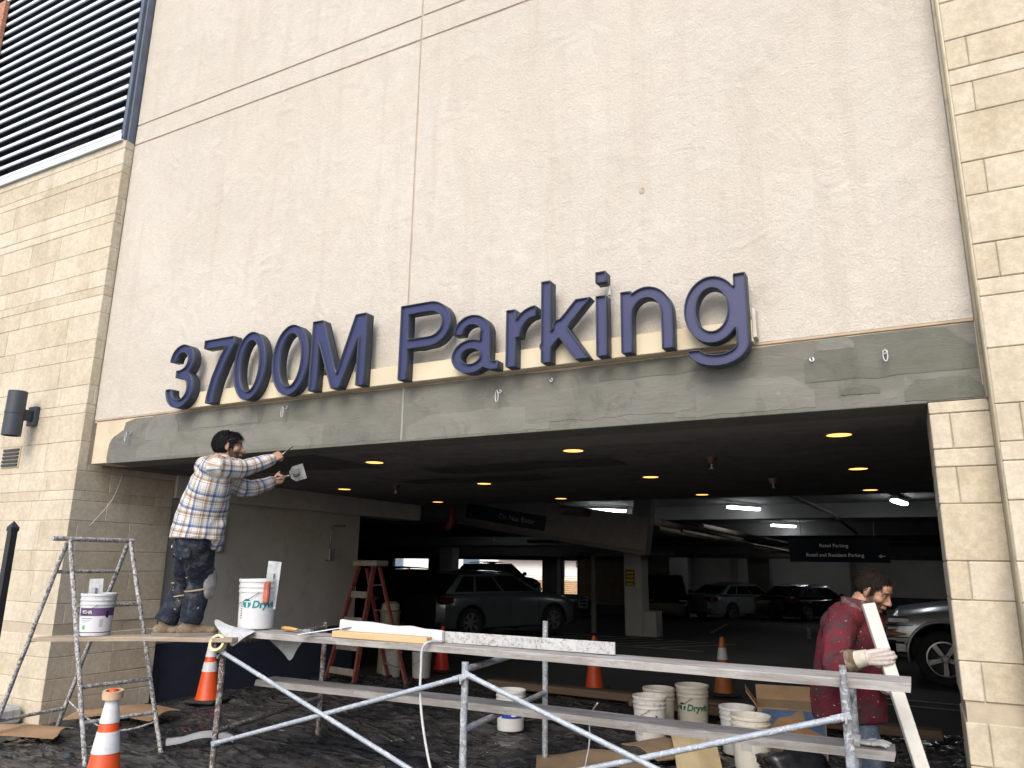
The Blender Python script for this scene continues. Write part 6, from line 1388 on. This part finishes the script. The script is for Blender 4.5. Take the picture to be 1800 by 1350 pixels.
def mat_plaid():
    m, nt, bs = mk("plaid_shirt"); at = _n(nt, "ShaderNodeAttribute"); at.attribute_name = "cloth_uv"; sp = _n(nt, "ShaderNodeSeparateXYZ"); nt.links.new(at.outputs['Vector'], sp.inputs[0])
    W_ = (0.66, 0.64, 0.61); N_ = (0.10, 0.14, 0.27); T_ = (0.36, 0.24, 0.16); B_ = (0.30, 0.38, 0.52); D_ = (0.07, 0.075, 0.11)
    stops = [(0.0, W_), (0.10, D_), (0.125, W_), (0.20, T_), (0.32, W_), (0.345, D_), (0.365, W_), (0.55, N_), (0.66, B_), (0.72, W_), (0.78, D_), (0.80, W_)]
    cs = []
    for k in (0, 1):
        u = mth(nt, 'FRACT', mth(nt, 'DIVIDE', sp.outputs[k], 0.135 if k == 0 else 0.15)); cs.append(ramp(nt, u, stops, 'CONSTANT'))
    c = mixc(nt, 0.5, cs[0], cs[1]); c2 = mixc(nt, 1.0, cs[0], cs[1], 'MULTIPLY'); c = mixc(nt, 0.72, c, c2)
    c = mixc(nt, 1.0, c, (1.2, 1.2, 1.2), 'MULTIPLY')
    co = world_pos(nt); c = mixc(nt, 1.0, c, ramp(nt, nz(nt, co, 30, 4), [(0.3, 0.9), (0.7, 1.05)]), 'MULTIPLY'); nt.links.new(c, bs.inputs['Base Color']); bs.inputs['Roughness'].default_value = 0.9; bs.inputs['Specular IOR Level'].default_value = 0.15
    bump(nt, bs, mth(nt, 'ADD', nz(nt, co, 14, 4, 0.5, 1.5), mth(nt, 'MULTIPLY', nz(nt, co, 400, 2), 0.15)), 0.35, 0.02); return m
def mat_cloth(name, c1, c2, dust=(0.4, 0.39, 0.37), dust_amt=0.35, spots=None, scale=7):
    m, nt, bs = mk(name); co = world_pos(nt)
    c = mixc(nt, ramp(nt, nz(nt, co, scale, 5, 0.6, 0.5), [(0.38, 0.0), (0.62, 1.0)]), c1, c2)
    d = ramp(nt, nz(nt, co, 9, 6, 0.65, 0.8), [(0.50, 0.0), (0.66, 1.0)]); c = mixc(nt, mth(nt, 'MULTIPLY', d, dust_amt), c, dust)
    if spots:
        s = ramp(nt, nz(nt, co, 38, 3, 0.55, 0.6), [(0.70, 0.0), (0.725, 1.0)]); c = mixc(nt, s, c, spots)
        s = ramp(nt, nz(nt, co, 110, 3, 0.55), [(0.70, 0.0), (0.73, 1.0)]); c = mixc(nt, mth(nt, 'MULTIPLY', s, 0.7), c, spots)
    nt.links.new(c, bs.inputs['Base Color']); bs.inputs['Roughness'].default_value = 0.95; bs.inputs['Specular IOR Level'].default_value = 0.15
    bump(nt, bs, mth(nt, 'ADD', nz(nt, co, 12, 5, 0.55, 2.0), mth(nt, 'MULTIPLY', nz(nt, co, 350, 2), 0.15)), 0.5, 0.02); return m
M_DENIM = mat_cloth("dusty_denim", (0.012, 0.016, 0.026), (0.024, 0.030, 0.044), (0.22, 0.22, 0.22), 0.30, (0.45, 0.44, 0.42))
def folds(amp, sc, stretch=(1, 1, 1.0), seed=0.0, gather=()):
    st = Vector(stretch)
    def f(p):
        q = Vector((p.x*st.x, p.y*st.y, p.z*st.z))*sc+Vector((seed, seed*2, 0)); w_ = q+0.6*Vector((noise.noise(q*0.7), noise.noise(q*0.7+Vector((5, 1, 2))), noise.noise(q*0.7+Vector((2, 8, 1)))))
        d = amp*((1-abs(noise.noise(w_)))*1.4-1.0)+amp*0.35*noise.noise(w_*2.3)
        k = 0.55
        for (c, r) in gather: k += 1.1*max(0, 1-(p-Vector(c)).length/r)
        return d*k
    return f
V3 = Vector
# ---------------- the man in the plaid shirt
def plaid_man():
    t = thing("person", "bearded man in plaid shirt and dark jeans plastering the beam from the board", "person", (-5.25, 4.38, 1.03))
    Fw, Lt = V3((0.52, 0.84, 0)).normalized(), V3((0.84, -0.52, 0)).normalized()
    J = dict(pel=(-5.128, 4.269, 1.86), bel=(-5.075, 4.258, 2.02), che=(-5.0, 4.235, 2.25), neck=(-4.945, 4.232, 2.425), Rsh=(-4.845, 4.137, 2.345), Rel=(-4.80, 4.385, 2.362), Rwr=(-4.742, 4.598, 2.455), Lsh=(-5.125, 4.30, 2.365), Lel=(-4.96, 4.53, 2.215), Lwr=(-4.875, 4.755, 2.285),
             Rhip=(-5.062, 4.245, 1.775), Rkn=(-5.19, 4.385, 1.45), Ran=(-5.215, 4.35, 1.13), Lhip=(-5.205, 4.312, 1.775), Lkn=(-5.42, 4.435, 1.40), Lan=(-5.495, 4.34, 1.125))
    J = {k: V3(v) for k, v in J.items()}
    C = V3((-4.893, 4.275, 2.527)); hs = 1.04; B = basis(V3((0.72, 0.69, 0.02)), V3((-0.05, 0, 1)))
    mb = MB(); head_shapes(mb, C, B, hs)
    limb(mb, [J['neck']-V3((0, 0, 0.05)), J['neck']+V3((0.01, 0.01, 0.02)), C+B @ V3((-0.02, 0, -0.06))], [0.066, 0.058, 0.058])
    loft(mb, [J['pel']-V3((0, 0, .12)), J['bel'], J['che'], J['neck']-V3((0, 0, .03))], [(0.15, 0.12), (0.155, 0.125), (0.17, 0.115), (0.07, 0.06)], Lt)
    for s in ('R', 'L'):
        limb(mb, [J[s+'sh'], J[s+'el'], J[s+'wr']], [0.055, 0.043, 0.030]); limb(mb, [J[s+'hip'], J[s+'kn'], J[s+'an'], J[s+'an']-V3((0, 0, .05))], [0.085, 0.058, 0.042, 0.04])
    rdir = V3((0.34, 0.72, 0.50)).normalized(); ldir = V3((0.42, 0.86, 0.25)).normalized()
    hand(mb, J['Rwr'], rdir, V3((-0.6, 0.2, -0.7)), (1.15, 1.35, 0.9), -1, 1.05); hand(mb, J['Lwr'], ldir, V3((0.35, -0.2, 0.9)), (1.1, 1.35, 0.9), 1, 1.05)
    tn = head_tint(C, B, hs, (0.36, 0.20, 0.135), (0.025, 0.019, 0.016), (0.012, 0.010, 0.010))
    body = organic("body", mb, 0.0055, M_SKIN, t, 2, 0.35, tint=tn); body.matrix_parent_inverse = Matrix.Translation(-V3(t.location))
    kids = []
    eyes(t, C, B, hs); kids.append(hair(t, C, B, hs, (0.012, 0.011, 0.012), 0.031, seed=3, n=4200, thick=1.025, fringe=0.9))
    # strap of the glasses pushed into the hair
    T = lambda p: C+B @ (V3(p)*hs); b = MB(); b.tube(smooth_path([T((0.082, 0.03, 0.066)), T((0.088, -0.03, 0.062)), T((0.05, -0.076, 0.058)), T((0.0, -0.086, 0.040)), T((-0.05, -0.078, 0.02))]), 0.0042, 6); b.build("glasses_strap", M_CARBLACK, t, smooth=True)
    # shirt
    mb = MB()
    loft(mb, [J['pel']+V3((-0.005, -0.01, -0.085)), J['pel']+V3((0, 0, 0.06)), J['bel']+V3((0.0, 0.0, .06)), J['che'], J['che']+V3((0.03, 0, 0.09)), J['neck']-V3((0.0, 0.0, 0.015))], [(0.222, 0.212), (0.212, 0.198), (0.205, 0.182), (0.215, 0.155), (0.195, 0.115), (0.075, 0.07)], Lt, 28, 6, 2.3)
    # shirt tail drops lower at the front
    limb(mb, [J['pel']+Fw*0.12+V3((0, 0, 0.04)), J['pel']+Fw*0.14-V3((0, 0, 0.14))], [0.085, 0.05]); limb(mb, [J['pel']+Fw*0.10+Lt*0.12+V3((0, 0, 0.04)), J['pel']+Fw*0.10+Lt*0.11-V3((0, 0, 0.11))], [0.085, 0.05])
    Rs = [J['Rsh']-Lt*0.05-Fw*0.03, J['Rsh']+Lt*0.005, J['Rel'], J['Rwr']-rdir*0.0]; Ls = [J['Lsh']+Lt*0.05-Fw*0.03, J['Lsh'], J['Lel'], J['Lwr']]
    limb(mb, Rs, [0.098, 0.094, 0.076, 0.052], 20); limb(mb, Ls, [0.092, 0.088, 0.072, 0.052], 20)
    for q in ('Rsh', 'Lsh'): limb(mb, [J['neck']-V3((0.01, 0, 0.045)), J[q]+V3((0, 0, 0.005))], [0.075, 0.09], 18)
    for p, d in ((J['Rwr'], (J['Rwr']-J['Rel']).normalized()), (J['Lwr'], (J['Lwr']-J['Lel']).normalized())): mb.tube([p-d*0.055, p+d*0.012], [0.047, 0.046], 18)
    uv = nearest_uv([([J['pel']-V3((0, 0, .2)), J['bel'], J['che'], J['neck']], -Lt, (0.19, 0.0)), ([J['neck']-V3((0, 0, .06))]+Rs[1:], V3((0, 0, -1)), (0.085, 0.05)), ([J['neck']-V3((0, 0, .06))]+Ls[1:], V3((0, 0, -1)), (0.085, 0.02))])
    organic("shirt", mb, 0.011, mat_plaid(), t, 5, 0.5, folds(0.019, 6.5, (1, 1, 0.75), 1.0, ((J['Rel'], 0.16), (J['Lel'], 0.16), (J['bel'], 0.22), (J['Rsh'], 0.15))), uvf=uv)
    # collar
    b = MB(); pts = [J['neck']+V3((0.01, 0.01, 0.015))+Lt*0.075*math.cos(a)+Fw*0.072*math.sin(a) for a in [k*2*math.pi/18-0.7 for k in range(17)]]; b.tube(pts, 0.017, 8); o = b.build("collar", bpy.data.materials["plaid_shirt"], t, smooth=True)
    # trousers with belt, pocket, knee pads
    mb = MB(); loft(mb, [J['pel']+V3((0, 0, .035)), J['pel']-V3((0, 0, .04)), J['pel']-V3((0, 0, .12))-Fw*0.015, J['pel']-V3((0, 0, .19))], [(0.175, 0.145), (0.190, 0.165), (0.195, 0.165), (0.14, 0.11)], Lt, 24, 5)
    for s in ('R', 'L'):
        h_, k_, a_ = J[s+'hip'], J[s+'kn'], J[s+'an']; limb(mb, [h_, h_.lerp(k_, .5)-Fw*0.01, k_, k_.lerp(a_, .5), a_+V3((0, 0, -.005))], [0.112, 0.116, 0.100, 0.092, 0.088], 20, end=False)
    organic("jeans", mb, 0.010, M_DENIM, t, 4, 0.5, folds(0.016, 9.0, (1, 1, 1.5), 4.0, ((J['Rkn'], 0.16), (J['Lkn'], 0.16), (J['Ran'], 0.12), (J['Lan'], 0.12), (J['pel']-V3((0, 0, .15)), 0.16))))
    b = MB(); pts = [J['pel']+V3((0, 0, .030))+Lt*0.166*math.cos(a)+Fw*0.136*math.sin(a) for a in [k*2*math.pi/28 for k in range(29)]]
    V = []; 
    for p in pts: V += [p-V3((0, 0, .02)), p+V3((0, 0, .02))]
    b.add(V, [(2*i, 2*i+2, 2*i+3, 2*i+1) for i in range(28)]); b.build("belt", plain("tan_belt", (0.20, 0.10, 0.05), 0.6), t, smooth=True)
    # back pocket on the right seat
    def shell_patch(name, c, nrm, up, w_, h_, mat, off=0.0):
        n_ = V3(nrm).normalized(); u_ = (V3(up)-V3(up).dot(n_)*n_).normalized(); s_ = u_.cross(n_); bb = MB(); V = []; k = 8
        for i in range(k+1):
            for j in range(k+1):
                a, e = (i/k-0.5)*2, (j/k-0.5)*2; V.append(V3(c)+s_*a*w_/2*(1-0.08*(1-e)/2)+u_*e*h_/2+n_*(0.012-0.03*a*a*(w_/0.15)+off))
        F = [(i*(k+1)+j, (i+1)*(k+1)+j, (i+1)*(k+1)+j+1, i*(k+1)+j+1) for i in range(k) for j in range(k)]; bb.add(V, F); o = bb.build(name, mat, t, smooth=True); sm = o.modifiers.new("thickness", 'SOLIDIFY'); sm.thickness = 0.006; return o
    bk = (-Fw*0.75+Lt*0.65).normalized(); shell_patch("back_pocket", J['pel']+bk*0.168-V3((0, 0, .155)), bk, (0, 0, 1), 0.15, 0.16, M_DENIM)
    bk2 = (-Fw*0.9-Lt*0.15).normalized(); shell_patch("back_pocket", J['pel']+bk2*0.160-Lt*0.05-V3((0, 0, .14)), bk2, (0, 0, 1), 0.14, 0.16, M_DENIM)
    shell_patch("pocket_tag", J['pel']+bk2*0.178-Lt*0.03-V3((0, 0, .135)), bk2, (0, 0, 1), 0.026, 0.022, plain("tag_white", (0.55, 0.55, 0.55), 0.7))
    b = MB(); b.bbox(-0.01, 0.01, -0.004, 0.004, 0, 0.16, 0.002, Matrix.Translation(J['pel']+bk2*0.15-Lt*0.09-V3((0, 0, .05))) @ Matrix.Rotation(R_(-40), 4, V3((Fw.x, Fw.y, 0)))); b.build("pencil", plain("pencil_white", (0.6, 0.6, 0.58), 0.6), t)
    M_PAD = mat_cloth("knee_pad", (0.16, 0.155, 0.15), (0.30, 0.29, 0.28), (0.4, 0.39, 0.37), 0.5); fr = (Fw*0.8+Lt*0.55).normalized()
    for s, fr_ in (('R', (Fw*0.75+Lt*0.65).normalized()), ('L', (Fw*0.95+Lt*0.2).normalized())):
        mbp = MB(); c = J[s+'kn']+fr_*0.092; Bp = basis(fr_, (0, 0, 1)); mbp.ell(c, (0.040, 0.080, 0.125), Bp); mbp.ell(c+V3((0, 0, -.07)), (0.034, 0.065, 0.07), Bp); organic("knee_pad", mbp, 0.009, M_PAD, t, 2, 0.4, folds(0.006, 16))
        for dz in (0.05, -0.06):
            b = MB(); cc = J[s+'kn']+V3((0, 0, dz)); pts = [cc+Fw*0.108*math.cos(a)+Lt*0.108*math.sin(a)+V3((0, 0, 0.02*math.cos(a))) for a in [k*2*math.pi/20 for k in range(21)]]
            b.tube(pts, 0.007, 6); b.build("pad_strap", plain("tan_strap", (0.30, 0.24, 0.16), 0.8), t, smooth=True)
    # boots
    M_BOOT = mat_cloth("dusty_boot", (0.16, 0.115, 0.075), (0.25, 0.195, 0.14), (0.40, 0.38, 0.34), 0.45)
    for s, hd in (('R', V3((0.66, 0.75, 0))), ('L', V3((0.80, 0.60, 0)))):
        hd = hd.normalized(); a_ = J[s+'an']; heel = V3((a_.x, a_.y, 0))-hd*0.055; zz = 1.030 if s == 'R' else 1.016; heel.z = zz+0.045; toe = heel+hd*0.245; toe.z = zz+0.035
        mbp = MB(); limb(mbp, [a_+V3((0, 0, 0.05)), a_-V3((0, 0, .03)), heel+hd*0.06+V3((0, 0, .01))], [0.056, 0.050, 0.048]); limb(mbp, [heel, heel+hd*0.12+V3((0, 0, .004)), toe-V3((0, 0, .006))], [0.040, 0.042, 0.030]); mbp.ell(toe-hd*0.02, (0.046, 0.046, 0.032))
        organic("boot", mbp, 0.009, M_BOOT, t, 3, 0.5, folds(0.006, 18))
        b = MB(); st = [(-0.042, 0.022), (-0.01, 0.038), (0.08, 0.034), (0.17, 0.044), (0.24, 0.040), (0.276, 0.018)]; sd = V3((-hd.y, hd.x, 0)); ring = [heel+hd*x+sd*y for x, y in st]+[heel+hd*x-sd*y for x, y in reversed(st)]
        n = len(ring); b.add([V3((p.x, p.y, zz-0.006)) for p in ring]+[V3((p.x, p.y, zz+0.022)) for p in ring], [tuple(range(n)), tuple(range(2*n-1, n-1, -1))]+[(i, (i+1) % n, n+(i+1) % n, n+i) for i in range(n)]); b.build("sole", plain("boot_sole", (0.18, 0.16, 0.14), 0.9), t)
    inv = Matrix.Translation(-V3(t.location))
    for c_ in t.children: c_.matrix_parent_inverse = inv
    # tools in his hands
    def knife(lab, grip, d, wdir, wd, ln, matc, name):
        k = thing(name, lab, "trowel", grip); d = V3(d).normalized(); Bm = basis(d, V3(wdir)).to_4x4()
        b = MB(); b.tube([Bm @ V3((-0.05, 0, 0)), Bm @ V3((0.0, 0, 0)), Bm @ V3((0.055, 0, 0))], [0.012, 0.0135, 0.010], 10); b.build("handle", plain("worn_handle", (0.34, 0.27, 0.2), 0.7), k, smooth=True)
        b = MB(); b.tube([Bm @ V3((0.05, 0, 0)), Bm @ V3((0.09, 0, 0))], 0.006, 8); b.build("shank", M_GALV, k, smooth=True)
        b = MB(); pts = [(0.085, -wd*0.22), (0.12, -wd*0.5), (0.085+ln, -wd*0.5), (0.085+ln, wd*0.5), (0.12, wd*0.5), (0.085, wd*0.22)]
        V = [Bm @ V3((x, -0.0015, y)) for x, y in pts]+[Bm @ V3((x, 0.0015, y)) for x, y in pts]; b.add(V, [tuple(range(6)), tuple(range(11, 5, -1))]+[(i, (i+1) % 6, 6+(i+1) % 6, 6+i) for i in range(6)]); b.build("blade", matc, k)
        return k
    MT = plain("mortar_blade", (0.30, 0.30, 0.28), 0.5, metal=0.3, var=0.35, scale=25, bmp=0.8)
    rc = J['Rwr']+rdir*0.075+V3((-0.012, 0.0, -0.02)); knife("small trowel in the plaid-shirted man's upper hand", rc, (0.30, 0.60, 0.62), (0.5, -0.4, 0.1), 0.075, 0.085, MT, "trowel")
    lc = J['Lwr']+ldir*0.075+V3((0.008, 0, 0.022)); k2 = knife("wide taping knife with mortar in the plaid-shirted man's lower hand", lc, (0.62, 0.70, 0.36), (-0.1, -0.3, 1.0), 0.135, 0.13, MT, "taping_knife")
    mbp = MB(); q = lc+V3((0.62, 0.70, 0.36)).normalized()*0.14; mbp.ell(q+V3((0, -0.012, 0)), (0.05, 0.018, 0.035)); organic("mortar_dab", mbp, 0.006, M_MORT, k2, 2, 0.4, folds(0.012, 30)).matrix_parent_inverse = Matrix.Translation(-V3(k2.location))
    return t
plaid_man()
# ---------------- the man in the red fleece
def red_man():
    t = thing("person", "man in paint-spattered red fleece looking down along a white board", "person", (-0.46, 5.55, 0))
    Fw, Lt = V3((0.83, 0.56, 0)).normalized(), V3((0.56, -0.83, 0)).normalized()
    J = dict(pel=(-0.455, 5.53, 0.86), bel=(-0.43, 5.50, 1.02), che=(-0.40, 5.455, 1.20), neck=(-0.345, 5.405, 1.405), Rsh=(-0.440, 5.268, 1.285), Rel=(-0.482, 5.02, 1.075), Rwr=(-0.292, 4.955, 1.138), Lsh=(-0.325, 5.60, 1.29), Lel=(-0.33, 5.72, 1.04), Lwr=(-0.275, 5.46, 1.0), Rhip=(-0.42, 5.45, 0.84), Rkn=(-0.36, 5.50, 0.46), Ran=(-0.47, 5.52, 0.10), Lhip=(-0.46, 5.62, 0.84), Lkn=(-0.36, 5.68, 0.46), Lan=(-0.44, 5.72, 0.10))
    J = {k: V3(v) for k, v in J.items()}
    C = V3((-0.243, 5.420, 1.497)); hs = 1.02; B = basis(V3((0.82, -0.30, -0.45)), V3((0.40, -0.16, 0.90)))
    mb = MB(); head_shapes(mb, C, B, hs)
    limb(mb, [J['neck']-V3((0, 0, 0.05)), J['neck']+V3((0.02, 0.0, 0.01)), C+B @ V3((-0.03, 0, -0.05))], [0.068, 0.062, 0.060])
    loft(mb, [J['pel']-V3((0, 0, .10)), J['bel'], J['che'], J['neck']-V3((0, 0, .03))], [(0.15, 0.12), (0.155, 0.125), (0.17, 0.12), (0.07, 0.06)], Lt)
    for s in ('R', 'L'):
        limb(mb, [J[s+'sh'], J[s+'el'], J[s+'wr']], [0.055, 0.043, 0.030]); limb(mb, [J[s+'hip'], J[s+'kn'], J[s+'an'], J[s+'an']-V3((0, 0, .05))], [0.085, 0.058, 0.042, 0.04])
    rdir = V3((0.93, 0.10, 0.10)).normalized(); palm = V3((-0.15, 0.97, 0.1))
    hand(mb, J['Rwr'], rdir, palm, ((0.35, 0.75, 0.65), (0.3, 0.75, 0.65), (0.3, 0.75, 0.65), (0.35, 0.8, 0.7)), 1, 1.12, 0.5); hand(mb, J['Lwr'], V3((0.2, -0.6, -0.5)), V3((0.6, 0.3, 0)), (0.5, 0.6, 0.4), 1, 1.05)
    tn = head_tint(C, B, hs, (0.33, 0.17, 0.11), (0.07, 0.045, 0.035), (0.012, 0.010, 0.009), ((J['Rwr']+rdir*0.09, 0.17), (J['Lwr'], 0.2)), (0.46, 0.40, 0.37))
    organic("body", mb, 0.0052, M_SKIN, t, 2, 0.35, tint=tn)
    eyes(t, C, B, hs); hair(t, C, B, hs, (0.017, 0.012, 0.010), 0.022, seed=5, n=4200, thick=1.03, fringe=0.3)
    M_FL = mat_cloth("red_fleece", (0.14, 0.018, 0.028), (0.085, 0.016, 0.022), (0.042, 0.036, 0.04), 0.95, (0.50, 0.46, 0.43), 5)
    mb = MB()
    loft(mb, [J['pel']-V3((0, 0, .165)), J['pel']-V3((0, 0, .02)), J['bel'], J['che'], J['che']+V3((0.02, -0.01, 0.10)), J['neck']-V3((0.01, 0, 0.03))], [(0.20, 0.225), (0.20, 0.220), (0.20, 0.205), (0.205, 0.180), (0.19, 0.140), (0.09, 0.085)], Lt, 28, 6, 2.3)
    Rs = [J['Rsh']-Lt*0.06, J['Rsh']+Lt*0.015, J['Rel'], J['Rwr']-(J['Rwr']-J['Rel']).normalized()*0.10]; Ls = [J['Lsh']+Lt*0.05, J['Lsh'], J['Lel'], J['Lwr']]
    limb(mb, Rs, [0.095, 0.094, 0.080, 0.060], 20, end=False); limb(mb, Ls, [0.105, 0.10, 0.085, 0.055], 20)
    for q in ('Rsh', 'Lsh'): limb(mb, [J['neck']-V3((0.015, 0, 0.055)), J[q]+V3((0, 0, 0.0))], [0.085, 0.092], 18)
    organic("fleece", mb, 0.010, M_FL, t, 4, 0.5, folds(0.019, 6.0, (1, 1, 1), 2.0, ((J['Rel'], 0.2), (J['Rwr'], 0.12), (J['bel'], 0.2), (J['Rsh'], 0.14))))
    b = MB(); pts = [J['neck']+V3((-0.005, 0.0, 0.0))+Lt*0.083*math.cos(a)+Fw*0.083*math.sin(a)+V3((0, 0, -0.02*math.sin(a))) for a in [k*2*math.pi/20 for k in range(21)]]
    V = []
    for p in pts: d = (p-J['neck']); d.z = 0; d.normalize(); V += [p-V3((0, 0, .035))+d*0.008, p+V3((0, 0, .035))+d*0.004, p+V3((0, 0, .030))-d*0.008]
    b.add(V, [(3*i+k, 3*i+3+k, 3*i+4+k, 3*i+1+k) for i in range(20) for k in (0, 1)]); b.build("collar", mat_cloth("fleece_collar", (0.06, 0.03, 0.035), (0.10, 0.03, 0.035)), t, smooth=True)
    fd = (J['Rwr']-J['Rel']).normalized(); b = MB(); p = J['Rwr']; b.tube([p-fd*0.055, p-fd*0.03, p+fd*0.012], [0.050, 0.047, 0.043], 20); b.build("cuff_wrap", plain("cream_cuff", (0.50, 0.47, 0.38), 0.9, var=0.15, scale=30, bmp=0.5), t, smooth=True, sharp=50)
    b = MB(); b.tube([p-fd*0.125, p-fd*0.09, p-fd*0.053], [0.067, 0.064, 0.056], 20); b.build("sleeve_cuff", mat_cloth("muddy_cuff", (0.13, 0.09, 0.06), (0.22, 0.18, 0.13), (0.45, 0.42, 0.36), 0.6), t, smooth=True, sharp=50)
    M_JB = mat_cloth("blue_jeans", (0.07, 0.10, 0.15), (0.13, 0.17, 0.23), (0.35, 0.35, 0.35), 0.4, (0.5, 0.5, 0.5))
    mb = MB(); loft(mb, [J['pel']+V3((0, 0, .02)), J['pel']-V3((0, 0, .10)), J['pel']-V3((0, 0, .18))], [(0.17, 0.145), (0.18, 0.15), (0.13, 0.10)], Lt, 22, 5)
    for s in ('R', 'L'):
        h_, k_, a_ = J[s+'hip'], J[s+'kn'], J[s+'an']; limb(mb, [h_, h_.lerp(k_, .5), k_, k_.lerp(a_, .5), a_], [0.112, 0.102, 0.088, 0.082, 0.080], 18, end=False)
    organic("jeans", mb, 0.012, M_JB, t, 3, 0.5, folds(0.010, 9))
    M_SH = plain("work_shoe", (0.05, 0.045, 0.04), 0.7)
    for s in ('R', 'L'):
        a_ = J[s+'an']; mbp = MB(); h0 = V3((a_.x, a_.y, 0.05))-Fw*0.05; limb(mbp, [h0, h0+Fw*0.13, h0+Fw*0.23-V3((0, 0, .01))], [0.045, 0.05, 0.038]); limb(mbp, [a_, a_-V3((0, 0, .05))], [0.055, 0.055]); organic("shoe", mbp, 0.011, M_SH, t, 2)
    inv = Matrix.Translation(-V3(t.location))
    for c_ in t.children: c_.matrix_parent_inverse = inv
    # the board he holds
    a, c = V3((-0.262, 5.066, 1.432)), V3((0.068, 4.79, 0.03)); d = c-a; m = basis(d, V3((0.30, -0.90, 0.2))).to_4x4(); m.translation = a
    b = MB(); b.bbox(0, d.length, -0.036, 0.036, -0.020, 0.020, 0.004); o = b.build("white_board", plain("white_board", (0.56, 0.54, 0.49), 0.8, var=0.10, scale=6, bmp=0.3, dirt=0.25, dirtcol=(0.36, 0.32, 0.26))); o.matrix_world = m; tag(o, "white board held upright and aslant by the man in red", "board")
    return t
red_man()
